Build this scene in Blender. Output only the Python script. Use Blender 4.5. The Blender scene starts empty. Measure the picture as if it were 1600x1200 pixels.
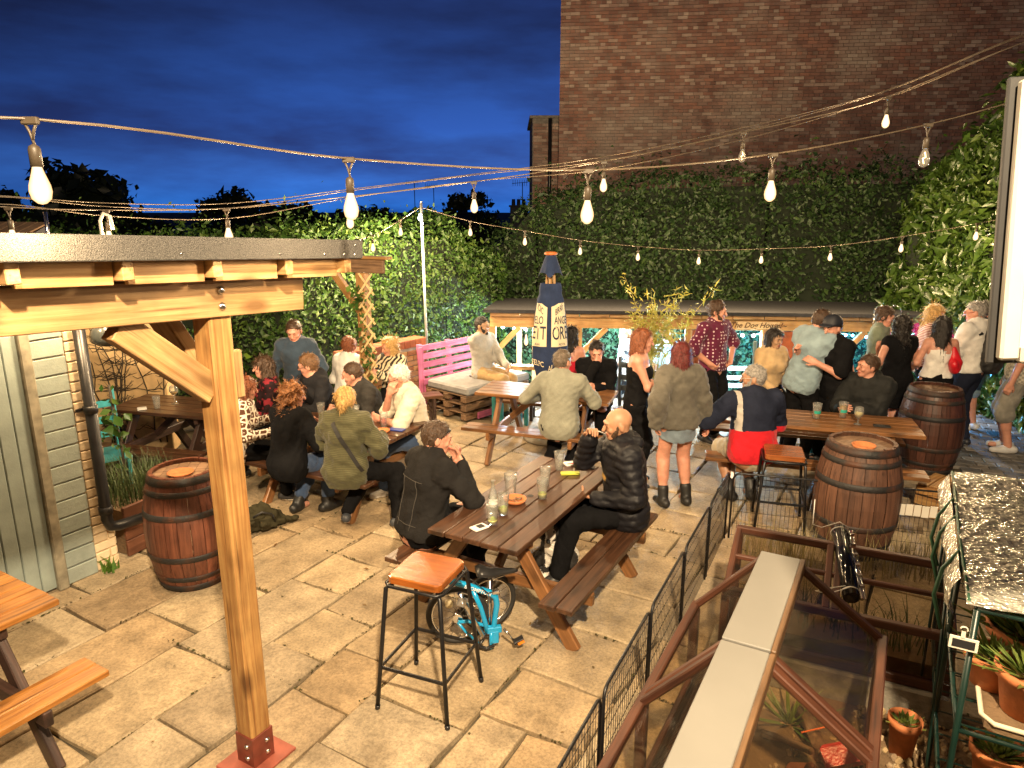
import bpy, math, random
import numpy as np
from mathutils import Vector, Matrix, Euler

random.seed(7)
np.random.seed(7)
S = bpy.context.scene
COL = S.collection
PI = math.pi
R = math.radians

# ------------------------------------------------------------------ camera
cam_d = bpy.data.cameras.new('camera')
cam = bpy.data.objects.new('camera', cam_d)
COL.objects.link(cam)
cam.location = (0, 0, 2.8)
cam.rotation_euler = (R(76), 0, 0)
cam_d.sensor_width = 36
cam_d.lens = 1109 / 1600 * 36
cam_d.clip_start = 0.05
cam_d.clip_end = 600
S.camera = cam

# ------------------------------------------------------------------ colour management
S.view_settings.view_transform = 'Standard'
S.view_settings.look = 'None'
S.view_settings.exposure = 0.0
S.view_settings.gamma = 1.0
S.view_settings.use_curve_mapping = False
S.render.engine = 'CYCLES'
S.cycles.use_denoising = True
S.cycles.max_bounces = 6
S.cycles.transparent_max_bounces = 12
S.cycles.caustics_reflective = False
S.cycles.caustics_refractive = False
S.cycles.sample_clamp_indirect = 4.0

# ------------------------------------------------------------------ dusk sky
W = bpy.data.worlds.new('World')
S.world = W
W.use_nodes = True
wn, wl = W.node_tree.nodes, W.node_tree.links
wn.clear()
def N(nodes, t, **kw):
    n = nodes.new(t)
    for k, v in kw.items():
        setattr(n, k, v)
    return n
w_out = N(wn, 'ShaderNodeOutputWorld')
sky = N(wn, 'ShaderNodeTexSky', sky_type='NISHITA', sun_disc=False)
sky.sun_elevation = R(-3.0)
sky.sun_rotation = R(12)
bg_sky = N(wn, 'ShaderNodeBackground')
bg_sky.inputs[1].default_value = 0.05
wl.new(sky.outputs[0], bg_sky.inputs[0])
tc = N(wn, 'ShaderNodeTexCoord')
sep = N(wn, 'ShaderNodeSeparateXYZ')
wl.new(tc.outputs['Generated'], sep.inputs[0])
ramp = N(wn, 'ShaderNodeValToRGB')            # afterglow near the horizon fading to deep night blue
ramp.color_ramp.elements[0].position = 0.0
ramp.color_ramp.elements[0].color = (0.020, 0.140, 0.58, 1)
ramp.color_ramp.elements[1].position = 0.55
ramp.color_ramp.elements[1].color = (0.0055, 0.0085, 0.036, 1)
e = ramp.color_ramp.elements.new(0.10); e.color = (0.008, 0.056, 0.30, 1)
e = ramp.color_ramp.elements.new(0.24); e.color = (0.005, 0.020, 0.115, 1)
wl.new(sep.outputs[2], ramp.inputs[0])
# brighter towards where the sun went down (roughly straight ahead)
dotn = N(wn, 'ShaderNodeVectorMath', operation='DOT_PRODUCT')
dotn.inputs[1].default_value = (0.10, 0.995, 0.0)
wl.new(tc.outputs['Generated'], dotn.inputs[0])
mr = N(wn, 'ShaderNodeMapRange')
mr.inputs[1].default_value = 0.62; mr.inputs[2].default_value = 1.0
mr.inputs[3].default_value = 0.42; mr.inputs[4].default_value = 1.30
wl.new(dotn.outputs['Value'], mr.inputs[0])
mapn = N(wn, 'ShaderNodeMapping')
mapn.inputs['Scale'].default_value = (2.2, 2.2, 9.0)
mapn.inputs['Rotation'].default_value = (0, R(9), 0)
wl.new(tc.outputs['Generated'], mapn.inputs[0])
nz = N(wn, 'ShaderNodeTexNoise')
nz.inputs['Scale'].default_value = 1.5
nz.inputs['Detail'].default_value = 6
nz.inputs['Roughness'].default_value = 0.55
wl.new(mapn.outputs[0], nz.inputs['Vector'])
cr = N(wn, 'ShaderNodeValToRGB')
cr.color_ramp.elements[0].position = 0.36
cr.color_ramp.elements[0].color = (0.36, 0.42, 0.48, 1)
cr.color_ramp.elements[1].position = 0.66
cr.color_ramp.elements[1].color = (1.5, 1.4, 1.25, 1)
wl.new(nz.outputs[0], cr.inputs[0])
m1 = N(wn, 'ShaderNodeMix', data_type='RGBA', blend_type='MULTIPLY')
m1.inputs[0].default_value = 1
wl.new(ramp.outputs[0], m1.inputs[6]); wl.new(cr.outputs[0], m1.inputs[7])
bg_glow = N(wn, 'ShaderNodeBackground')
wl.new(m1.outputs[2], bg_glow.inputs[0]); wl.new(mr.outputs[0], bg_glow.inputs[1])
w_add = N(wn, 'ShaderNodeAddShader')
wl.new(bg_sky.outputs[0], w_add.inputs[0]); wl.new(bg_glow.outputs[0], w_add.inputs[1])
wl.new(w_add.outputs[0], w_out.inputs[0])

# strengths of the assumed flood lamp and of the bulbs lit in the place (built further down)
ASSUMED_FLOOD_W = 4900.0
ASSUMED_FLOOD_POS = (0.5, -1.0, 5.1)
ASSUMED_FLOOD_COL = (1.0, 0.76, 0.47)
BULB_W = 112.0
BULB_COL = (1.0, 0.70, 0.38)

# ------------------------------------------------------------------ tagging
def tag(o, label=None, cat=None, group=None, kind=None):
    if label: o['label'] = label
    if cat: o['category'] = cat
    if group: o['group'] = group
    if kind: o['kind'] = kind
    return o

def empty(name, loc=(0, 0, 0), rz=0.0, label=None, cat=None, group=None, kind=None):
    o = bpy.data.objects.new(name, None)
    o.empty_display_size = 0.1
    COL.objects.link(o)
    o.location = loc
    o.rotation_euler = (0, 0, R(rz))
    return tag(o, label, cat, group, kind)

def link(name, me, parent=None, loc=None, rot=None, mtx=None):
    o = bpy.data.objects.new(name, me)
    COL.objects.link(o)
    if parent is not None: o.parent = parent
    if mtx is not None:
        o.matrix_local = mtx
    else:
        if loc is not None: o.location = loc
        if rot is not None: o.rotation_euler = rot
    return o

def copy_tree(o, parent=None):
    c = o.copy()
    COL.objects.link(c)
    c.parent = parent
    for ch in list(o.children):
        copy_tree(ch, c)
    return c

# ------------------------------------------------------------------ materials
MATS = {}
def newmat(name):
    m = bpy.data.materials.new(name)
    m.use_nodes = True
    nt = m.node_tree
    return m, nt.nodes, nt.links, nt.nodes['Principled BSDF']

def plain(name, col, rough=0.6, metal=0.0, var=0.12, scale=14.0, bump=0.0, bscale=60.0, spec=0.5, sheen=0.0, coat=0.0):
    """base colour with a little noise variation and optional fine relief"""
    if name in MATS: return MATS[name]
    m, n, l, b = newmat(name)
    t = N(n, 'ShaderNodeTexCoord')
    z = N(n, 'ShaderNodeTexNoise'); z.inputs['Scale'].default_value = scale; z.inputs['Detail'].default_value = 5
    l.new(t.outputs['Object'], z.inputs['Vector'])
    r = N(n, 'ShaderNodeValToRGB')
    r.color_ramp.elements[0].position = 0.3; r.color_ramp.elements[1].position = 0.7
    r.color_ramp.elements[0].color = tuple(max(0, c * (1 - var)) for c in col) + (1,)
    r.color_ramp.elements[1].color = tuple(min(1, c * (1 + var)) for c in col) + (1,)
    l.new(z.outputs[0], r.inputs[0]); l.new(r.outputs[0], b.inputs['Base Color'])
    b.inputs['Roughness'].default_value = rough
    b.inputs['Metallic'].default_value = metal
    b.inputs['Specular IOR Level'].default_value = spec
    if coat: b.inputs['Coat Weight'].default_value = coat; b.inputs['Coat Roughness'].default_value = 0.15
    if sheen: b.inputs['Sheen Weight'].default_value = sheen
    if bump:
        z2 = N(n, 'ShaderNodeTexNoise'); z2.inputs['Scale'].default_value = bscale; z2.inputs['Detail'].default_value = 3
        l.new(t.outputs['Object'], z2.inputs['Vector'])
        bp = N(n, 'ShaderNodeBump'); bp.inputs['Strength'].default_value = bump; bp.inputs['Distance'].default_value = 0.01
        l.new(z2.outputs[0], bp.inputs['Height']); l.new(bp.outputs[0], b.inputs['Normal'])
    MATS[name] = m
    return m

def wood(name, dark, light, rough=0.5, grain=26.0, coat=0.0, knots=True, dirt=None):
    """timber with the grain along each piece's own X axis"""
    if name in MATS: return MATS[name]
    m, n, l, b = newmat(name)
    t = N(n, 'ShaderNodeTexCoord'); oi = N(n, 'ShaderNodeObjectInfo')
    off = N(n, 'ShaderNodeVectorMath', operation='SCALE'); off.inputs[0].default_value = (13.7, 7.1, 3.3)
    l.new(oi.outputs['Random'], off.inputs['Scale'])
    ad = N(n, 'ShaderNodeVectorMath', operation='ADD')
    l.new(t.outputs['Object'], ad.inputs[0]); l.new(off.outputs[0], ad.inputs[1])
    mp = N(n, 'ShaderNodeMapping'); mp.inputs['Scale'].default_value = (1.1, grain, grain)
    l.new(ad.outputs[0], mp.inputs[0])
    z = N(n, 'ShaderNodeTexNoise'); z.inputs['Scale'].default_value = 1.6; z.inputs['Detail'].default_value = 7
    z.inputs['Roughness'].default_value = 0.6; z.inputs['Distortion'].default_value = 0.6
    l.new(mp.outputs[0], z.inputs['Vector'])
    r = N(n, 'ShaderNodeValToRGB')
    r.color_ramp.elements[0].position = 0.33; r.color_ramp.elements[0].color = dark + (1,)
    r.color_ramp.elements[1].position = 0.68; r.color_ramp.elements[1].color = light + (1,)
    l.new(z.outputs[0], r.inputs[0])
    col = r.outputs[0]
    # slow blotches and a per-piece tone
    z2 = N(n, 'ShaderNodeTexNoise'); z2.inputs['Scale'].default_value = 5.0; z2.inputs['Detail'].default_value = 4
    l.new(ad.outputs[0], z2.inputs['Vector'])
    mx = N(n, 'ShaderNodeMix', data_type='RGBA', blend_type='MULTIPLY'); mx.inputs[0].default_value = 0.55
    rr = N(n, 'ShaderNodeValToRGB')
    rr.color_ramp.elements[0].position = 0.3; rr.color_ramp.elements[0].color = (0.45, 0.42, 0.40, 1)
    rr.color_ramp.elements[1].position = 0.65; rr.color_ramp.elements[1].color = (1.15, 1.1, 1.05, 1)
    l.new(z2.outputs[0], rr.inputs[0]); l.new(col, mx.inputs[6]); l.new(rr.outputs[0], mx.inputs[7])
    col = mx.outputs[2]
    hv = N(n, 'ShaderNodeHueSaturation')
    mr = N(n, 'ShaderNodeMapRange'); mr.inputs[3].default_value = 0.75; mr.inputs[4].default_value = 1.2
    l.new(oi.outputs['Random'], mr.inputs[0]); l.new(mr.outputs[0], hv.inputs['Value']); l.new(col, hv.inputs['Color'])
    col = hv.outputs[0]
    if knots:
        v = N(n, 'ShaderNodeTexVoronoi'); v.inputs['Scale'].default_value = 2.6
        mp2 = N(n, 'ShaderNodeMapping'); mp2.inputs['Scale'].default_value = (1.0, 2.6, 2.6)
        l.new(ad.outputs[0], mp2.inputs[0]); l.new(mp2.outputs[0], v.inputs['Vector'])
        kr = N(n, 'ShaderNodeValToRGB')
        kr.color_ramp.elements[0].position = 0.10; kr.color_ramp.elements[0].color = (1, 1, 1, 1)
        kr.color_ramp.elements[1].position = 0.27; kr.color_ramp.elements[1].color = (0, 0, 0, 1)
        l.new(v.outputs['Distance'], kr.inputs[0])
        mk = N(n, 'ShaderNodeMix', data_type='RGBA'); mk.inputs[7].default_value = tuple(c * 0.5 for c in dark) + (1,)
        l.new(kr.outputs[0], mk.inputs[0]); l.new(col, mk.inputs[6]); col = mk.outputs[2]
    mc = N(n, 'ShaderNodeMapping'); mc.inputs['Scale'].default_value = (0.7, 34, 34); l.new(ad.outputs[0], mc.inputs[0])
    zc = N(n, 'ShaderNodeTexNoise'); zc.inputs['Scale'].default_value = 1.7; zc.inputs['Detail'].default_value = 2; l.new(mc.outputs[0], zc.inputs['Vector'])
    rc_ = N(n, 'ShaderNodeValToRGB')   # drying cracks and grime along the grain
    rc_.color_ramp.elements[0].position = 0.64; rc_.color_ramp.elements[0].color = (1, 1, 1, 1); rc_.color_ramp.elements[1].position = 0.72; rc_.color_ramp.elements[1].color = (0.38, 0.34, 0.30, 1)
    l.new(zc.outputs[0], rc_.inputs[0])
    mcx = N(n, 'ShaderNodeMix', data_type='RGBA', blend_type='MULTIPLY'); mcx.inputs[0].default_value = 1
    l.new(col, mcx.inputs[6]); l.new(rc_.outputs[0], mcx.inputs[7]); col = mcx.outputs[2]
    l.new(col, b.inputs['Base Color'])
    b.inputs['Roughness'].default_value = rough
    if coat: b.inputs['Coat Weight'].default_value = coat; b.inputs['Coat Roughness'].default_value = 0.2
    bp = N(n, 'ShaderNodeBump'); bp.inputs['Strength'].default_value = 0.35; bp.inputs['Distance'].default_value = 0.006
    l.new(z.outputs[0], bp.inputs['Height']); l.new(bp.outputs[0], b.inputs['Normal'])
    MATS[name] = m
    return m

def varied(name, cols, rough=0.85, per='island', patch=None, nscale=6.0, bump=0.4, bscale=40.0, spec=0.3, trans=0.0, coord='Object', mottle=0.5, fine=0.0):
    """tone picked per piece (per object or per mesh island) from a ramp, mottled by noise"""
    if name in MATS: return MATS[name]
    m, n, l, b = newmat(name)
    t = N(n, 'ShaderNodeTexCoord')
    src = None
    if per == 'island':
        g = N(n, 'ShaderNodeNewGeometry'); src = g.outputs['Random Per Island']
    else:
        g = N(n, 'ShaderNodeObjectInfo'); src = g.outputs['Random']
    r = N(n, 'ShaderNodeValToRGB'); el = r.color_ramp.elements
    k = len(cols)
    el[0].position = 0; el[0].color = cols[0] + (1,)
    el[1].position = 1; el[1].color = cols[-1] + (1,)
    for i in range(1, k - 1):
        q = el.new(i / (k - 1)); q.color = cols[i] + (1,)
    l.new(src, r.inputs[0]); col = r.outputs[0]
    vec = t.outputs[coord]
    if per == 'object':
        sc = N(n, 'ShaderNodeVectorMath', operation='SCALE'); sc.inputs[0].default_value = (31.0, 17.0, 11.0)
        l.new(src, sc.inputs['Scale'])
        ad = N(n, 'ShaderNodeVectorMath', operation='ADD'); l.new(vec, ad.inputs[0]); l.new(sc.outputs[0], ad.inputs[1]); vec = ad.outputs[0]
    z = N(n, 'ShaderNodeTexNoise'); z.inputs['Scale'].default_value = nscale; z.inputs['Detail'].default_value = 7; z.inputs['Roughness'].default_value = 0.62
    l.new(vec, z.inputs['Vector'])
    rr = N(n, 'ShaderNodeValToRGB')
    rr.color_ramp.elements[0].position = 0.32; rr.color_ramp.elements[0].color = (0.42, 0.40, 0.38, 1)
    rr.color_ramp.elements[1].position = 0.68; rr.color_ramp.elements[1].color = (1.25, 1.22, 1.18, 1)
    l.new(z.outputs[0], rr.inputs[0])
    mx = N(n, 'ShaderNodeMix', data_type='RGBA', blend_type='MULTIPLY'); mx.inputs[0].default_value = mottle
    l.new(col, mx.inputs[6]); l.new(rr.outputs[0], mx.inputs[7]); col = mx.outputs[2]
    if patch:
        pz = N(n, 'ShaderNodeTexNoise'); pz.inputs['Scale'].default_value = patch[1]; pz.inputs['Detail'].default_value = 5
        l.new(t.outputs[patch[4] if len(patch) > 4 else coord], pz.inputs['Vector'])
        pr = N(n, 'ShaderNodeValToRGB')
        pr.color_ramp.elements[0].position = patch[2]; pr.color_ramp.elements[0].color = (0, 0, 0, 1)
        pr.color_ramp.elements[1].position = patch[3]; pr.color_ramp.elements[1].color = (0.75, 0.75, 0.75, 1)
        l.new(pz.outputs[0], pr.inputs[0])
        pm = N(n, 'ShaderNodeMix', data_type='RGBA'); pm.inputs[7].default_value = patch[0] + (1,)
        l.new(pr.outputs[0], pm.inputs[0]); l.new(col, pm.inputs[6]); col = pm.outputs[2]
    if fine:
        fz = N(n, 'ShaderNodeTexNoise'); fz.inputs['Scale'].default_value = 55; fz.inputs['Detail'].default_value = 6; fz.inputs['Roughness'].default_value = 0.75
        l.new(vec, fz.inputs['Vector'])
        fr_ = N(n, 'ShaderNodeValToRGB')
        fr_.color_ramp.elements[0].position = 0.36; fr_.color_ramp.elements[0].color = (0.35, 0.33, 0.30, 1)
        fr_.color_ramp.elements[1].position = 0.60; fr_.color_ramp.elements[1].color = (1.18, 1.16, 1.12, 1)
        l.new(fz.outputs[0], fr_.inputs[0])
        fm = N(n, 'ShaderNodeMix', data_type='RGBA', blend_type='MULTIPLY'); fm.inputs[0].default_value = fine
        l.new(col, fm.inputs[6]); l.new(fr_.outputs[0], fm.inputs[7]); col = fm.outputs[2]
    l.new(col, b.inputs['Base Color'])
    b.inputs['Roughness'].default_value = rough
    b.inputs['Specular IOR Level'].default_value = spec
    if bump:
        z2 = N(n, 'ShaderNodeTexNoise'); z2.inputs['Scale'].default_value = bscale; z2.inputs['Detail'].default_value = 10; z2.inputs['Roughness'].default_value = 0.65
        l.new(vec, z2.inputs['Vector'])
        bp = N(n, 'ShaderNodeBump'); bp.inputs['Strength'].default_value = bump; bp.inputs['Distance'].default_value = 0.012
        l.new(z2.outputs[0], bp.inputs['Height']); l.new(bp.outputs[0], b.inputs['Normal'])
    MATS[name] = m
    return m

def leafmat(name, cols, rough=0.45, spec=0.4):
    if name in MATS: return MATS[name]
    m = varied(name, cols, rough=rough, bump=0.0, mottle=0.35, nscale=1.2, spec=spec)
    n, l = m.node_tree.nodes, m.node_tree.links
    b = n['Principled BSDF']; out = [q for q in n if q.type == 'OUTPUT_MATERIAL'][0]
    tr = N(n, 'ShaderNodeBsdfTranslucent')
    src = b.inputs['Base Color'].links[0].from_socket
    l.new(src, tr.inputs[0])
    ms = N(n, 'ShaderNodeMixShader'); ms.inputs[0].default_value = 0.25
    l.new(b.outputs[0], ms.inputs[1]); l.new(tr.outputs[0], ms.inputs[2]); l.new(ms.outputs[0], out.inputs[0])
    return m

def bulbmat(name, shell, core):
    """hot bulb: warm glowing glass, paler where it is seen edge-on"""
    if name in MATS: return MATS[name]
    m, n, l, b = newmat(name); out = [q for q in n if q.type == 'OUTPUT_MATERIAL'][0]
    e1 = N(n, 'ShaderNodeEmission'); e1.inputs[0].default_value = shell + (1,); e1.inputs[1].default_value = 1.35
    e2 = N(n, 'ShaderNodeEmission'); e2.inputs[0].default_value = core + (1,); e2.inputs[1].default_value = 2.6
    lw = N(n, 'ShaderNodeLayerWeight'); lw.inputs[0].default_value = 0.62; ms = N(n, 'ShaderNodeMixShader')
    l.new(lw.outputs['Facing'], ms.inputs[0]); l.new(e2.outputs[0], ms.inputs[1]); l.new(e1.outputs[0], ms.inputs[2]); l.new(ms.outputs[0], out.inputs[0])
    MATS[name] = m
    return m

def glass(name, col=(1, 1, 1), rough=0.02, alpha=0.25, tint=None, painted_sheen=0.0):
    """thin clear glass: part transparent, part glossy (cheap and shadow friendly)"""
    if name in MATS: return MATS[name]
    m, n, l, b = newmat(name)
    out = [q for q in n if q.type == 'OUTPUT_MATERIAL'][0]
    b.inputs['Base Color'].default_value = col + (1,)
    b.inputs['Roughness'].default_value = rough
    b.inputs['Specular IOR Level'].default_value = 0.8
    tr = N(n, 'ShaderNodeBsdfTransparent'); tr.inputs[0].default_value = (tint or (0.96, 0.97, 0.96)) + (1,)
    gl = N(n, 'ShaderNodeBsdfGlossy'); gl.inputs['Roughness'].default_value = rough
    lw = N(n, 'ShaderNodeLayerWeight'); lw.inputs[0].default_value = 0.28
    ms = N(n, 'ShaderNodeMixShader')
    mq = N(n, 'ShaderNodeMath', operation='MULTIPLY'); mq.inputs[1].default_value = alpha; l.new(lw.outputs['Facing'], mq.inputs[0]); l.new(mq.outputs[0], ms.inputs[0]); l.new(tr.outputs[0], ms.inputs[1]); l.new(gl.outputs[0], ms.inputs[2])
    df = N(n, 'ShaderNodeBsdfDiffuse'); df.inputs[0].default_value = (0.8, 0.8, 0.76, 1)
    m3 = N(n, 'ShaderNodeMixShader'); m3.inputs[0].default_value = painted_sheen  # white diffuse mixed in as painted sheen so the glass reads brighter
    l.new(ms.outputs[0], m3.inputs[1]); l.new(df.outputs[0], m3.inputs[2]); l.new(m3.outputs[0], out.inputs[0])
    MATS[name] = m
    return m

def emit(name, col, strength):
    if name in MATS: return MATS[name]
    m, n, l, b = newmat(name)
    b.inputs['Base Color'].default_value = (0, 0, 0, 1)
    b.inputs['Emission Color'].default_value = col + (1,)
    b.inputs['Emission Strength'].default_value = strength
    MATS[name] = m
    return m

def cloth(name, col, rough=0.9, weave=260.0, var=0.18, pattern=None, sheen=0.15, spec=0.2):
    """woven cloth; pattern = (kind, second colour, scale)"""
    if name in MATS: return MATS[name]
    m, n, l, b = newmat(name)
    t = N(n, 'ShaderNodeTexCoord')
    z = N(n, 'ShaderNodeTexNoise'); z.inputs['Scale'].default_value = 9; z.inputs['Detail'].default_value = 6
    l.new(t.outputs['Object'], z.inputs['Vector'])
    r = N(n, 'ShaderNodeValToRGB')
    r.color_ramp.elements[0].position = 0.3; r.color_ramp.elements[1].position = 0.7
    r.color_ramp.elements[0].color = tuple(c * (1 - var) for c in col) + (1,)
    r.color_ramp.elements[1].color = tuple(min(1, c * (1 + var)) for c in col) + (1,)
    l.new(z.outputs[0], r.inputs[0]); c = r.outputs[0]
    if pattern:
        kind, c2, sc = pattern
        fac = None
        if kind == 'dots':
            v = N(n, 'ShaderNodeTexVoronoi'); v.inputs['Scale'].default_value = sc; v.inputs['Randomness'].default_value = 0.25
            l.new(t.outputs['Object'], v.inputs['Vector'])
            q = N(n, 'ShaderNodeMath', operation='LESS_THAN'); q.inputs[1].default_value = 0.27
            l.new(v.outputs['Distance'], q.inputs[0]); fac = q.outputs[0]
        elif kind in ('zebra', 'stripes', 'rings'):
            wv = N(n, 'ShaderNodeTexWave'); wv.inputs['Scale'].default_value = sc
            wv.bands_direction = 'Z' if kind != 'zebra' else 'DIAGONAL'
            wv.inputs['Distortion'].default_value = {'zebra': 7.0, 'stripes': 0.0, 'rings': 3.0}[kind]
            wv.inputs['Detail'].default_value = 1.5
            l.new(t.outputs['Object'], wv.inputs['Vector'])
            q = N(n, 'ShaderNodeMath', operation='GREATER_THAN'); q.inputs[1].default_value = 0.55
            l.new(wv.outputs['Fac'], q.inputs[0]); fac = q.outputs[0]
        elif kind == 'blotch':
            v = N(n, 'ShaderNodeTexNoise'); v.inputs['Scale'].default_value = sc; v.inputs['Detail'].default_value = 2
            l.new(t.outputs['Object'], v.inputs['Vector'])
            q = N(n, 'ShaderNodeMath', operation='GREATER_THAN'); q.inputs[1].default_value = 0.56
            l.new(v.outputs['Fac'], q.inputs[0]); fac = q.outputs[0]
        elif kind == 'crochet':
            v = N(n, 'ShaderNodeTexVoronoi', feature='DISTANCE_TO_EDGE'); v.inputs['Scale'].default_value = sc; v.inputs['Randomness'].default_value = 0.4
            l.new(t.outputs['Object'], v.inputs['Vector'])
            v2 = N(n, 'ShaderNodeTexVoronoi'); v2.inputs['Scale'].default_value = sc; v2.inputs['Randomness'].default_value = 0.4
            l.new(t.outputs['Object'], v2.inputs['Vector'])
            q = N(n, 'ShaderNodeMath', operation='LESS_THAN'); q.inputs[1].default_value = 0.11
            l.new(v.outputs['Distance'], q.inputs[0])
            q2 = N(n, 'ShaderNodeMath', operation='LESS_THAN'); q2.inputs[1].default_value = 0.2
            l.new(v2.outputs['Distance'], q2.inputs[0])
            q3 = N(n, 'ShaderNodeMath', operation='MAXIMUM'); l.new(q.outputs[0], q3.inputs[0]); l.new(q2.outputs[0], q3.inputs[1]); fac = q3.outputs[0]
        elif kind == 'check':
            v = N(n, 'ShaderNodeTexChecker'); v.inputs['Scale'].default_value = sc
            l.new(t.outputs['Object'], v.inputs['Vector']); fac = v.outputs['Fac']
        mx = N(n, 'ShaderNodeMix', data_type='RGBA'); mx.inputs[7].default_value = c2 + (1,)
        l.new(fac, mx.inputs[0]); l.new(c, mx.inputs[6]); c = mx.outputs[2]
    l.new(c, b.inputs['Base Color'])
    b.inputs['Roughness'].default_value = rough
    b.inputs['Specular IOR Level'].default_value = spec if max(col) > 0.06 else 0.08
    b.inputs['Sheen Weight'].default_value = sheen if max(col) > 0.06 else 0.0
    z2 = N(n, 'ShaderNodeTexNoise'); z2.inputs['Scale'].default_value = 22; z2.inputs['Detail'].default_value = 4; z2.inputs['Distortion'].default_value = 1.2
    l.new(t.outputs['Object'], z2.inputs['Vector'])
    wz = N(n, 'ShaderNodeTexNoise'); wz.inputs['Scale'].default_value = weave
    l.new(t.outputs['Object'], wz.inputs['Vector'])
    am = N(n, 'ShaderNodeMath', operation='MULTIPLY_ADD'); am.inputs[1].default_value = 0.25
    l.new(wz.outputs['Fac'], am.inputs[0]); l.new(z2.outputs['Fac'], am.inputs[2])
    bp = N(n, 'ShaderNodeBump'); bp.inputs['Strength'].default_value = 0.45; bp.inputs['Distance'].default_value = 0.012
    l.new(am.outputs[0], bp.inputs['Height']); l.new(bp.outputs[0], b.inputs['Normal'])
    MATS[name] = m
    return m

def skin(name, col):
    if name in MATS: return MATS[name]
    m = plain(name, col, rough=0.5, var=0.12, scale=22, bump=0.08, bscale=90)
    b = m.node_tree.nodes['Principled BSDF']
    b.inputs['Subsurface Weight'].default_value = 0.12
    b.inputs['Subsurface Radius'].default_value = (0.012, 0.005, 0.003)
    b.inputs['Subsurface Scale'].default_value = 1.0
    return m

# ------------------------------------------------------------------ mesh helpers
def npmesh(name, V, F4=None, F3=None, mats=(), smooth=False, midx=None):
    V = np.asarray(V, dtype=np.float32).reshape(-1, 3)
    F4 = np.zeros((0, 4), np.int32) if F4 is None else np.asarray(F4, dtype=np.int32).reshape(-1, 4)
    F3 = np.zeros((0, 3), np.int32) if F3 is None else np.asarray(F3, dtype=np.int32).reshape(-1, 3)
    me = bpy.data.meshes.new(name)
    me.vertices.add(len(V)); me.vertices.foreach_set('co', V.ravel())
    nl = F4.size + F3.size
    me.loops.add(nl)
    me.loops.foreach_set('vertex_index', np.concatenate([F4.ravel(), F3.ravel()]).astype(np.int32))
    npoly = len(F4) + len(F3)
    me.polygons.add(npoly)
    st = np.concatenate([np.arange(len(F4)) * 4, F4.size + np.arange(len(F3)) * 3]).astype(np.int32)
    me.polygons.foreach_set('loop_start', st)
    if midx is not None:
        me.polygons.foreach_set('material_index', np.asarray(midx, np.int32))
    if smooth:
        me.polygons.foreach_set('use_smooth', np.ones(npoly, dtype=bool))
    for m in mats: me.materials.append(m)
    me.update(calc_edges=True)
    return me

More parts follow.
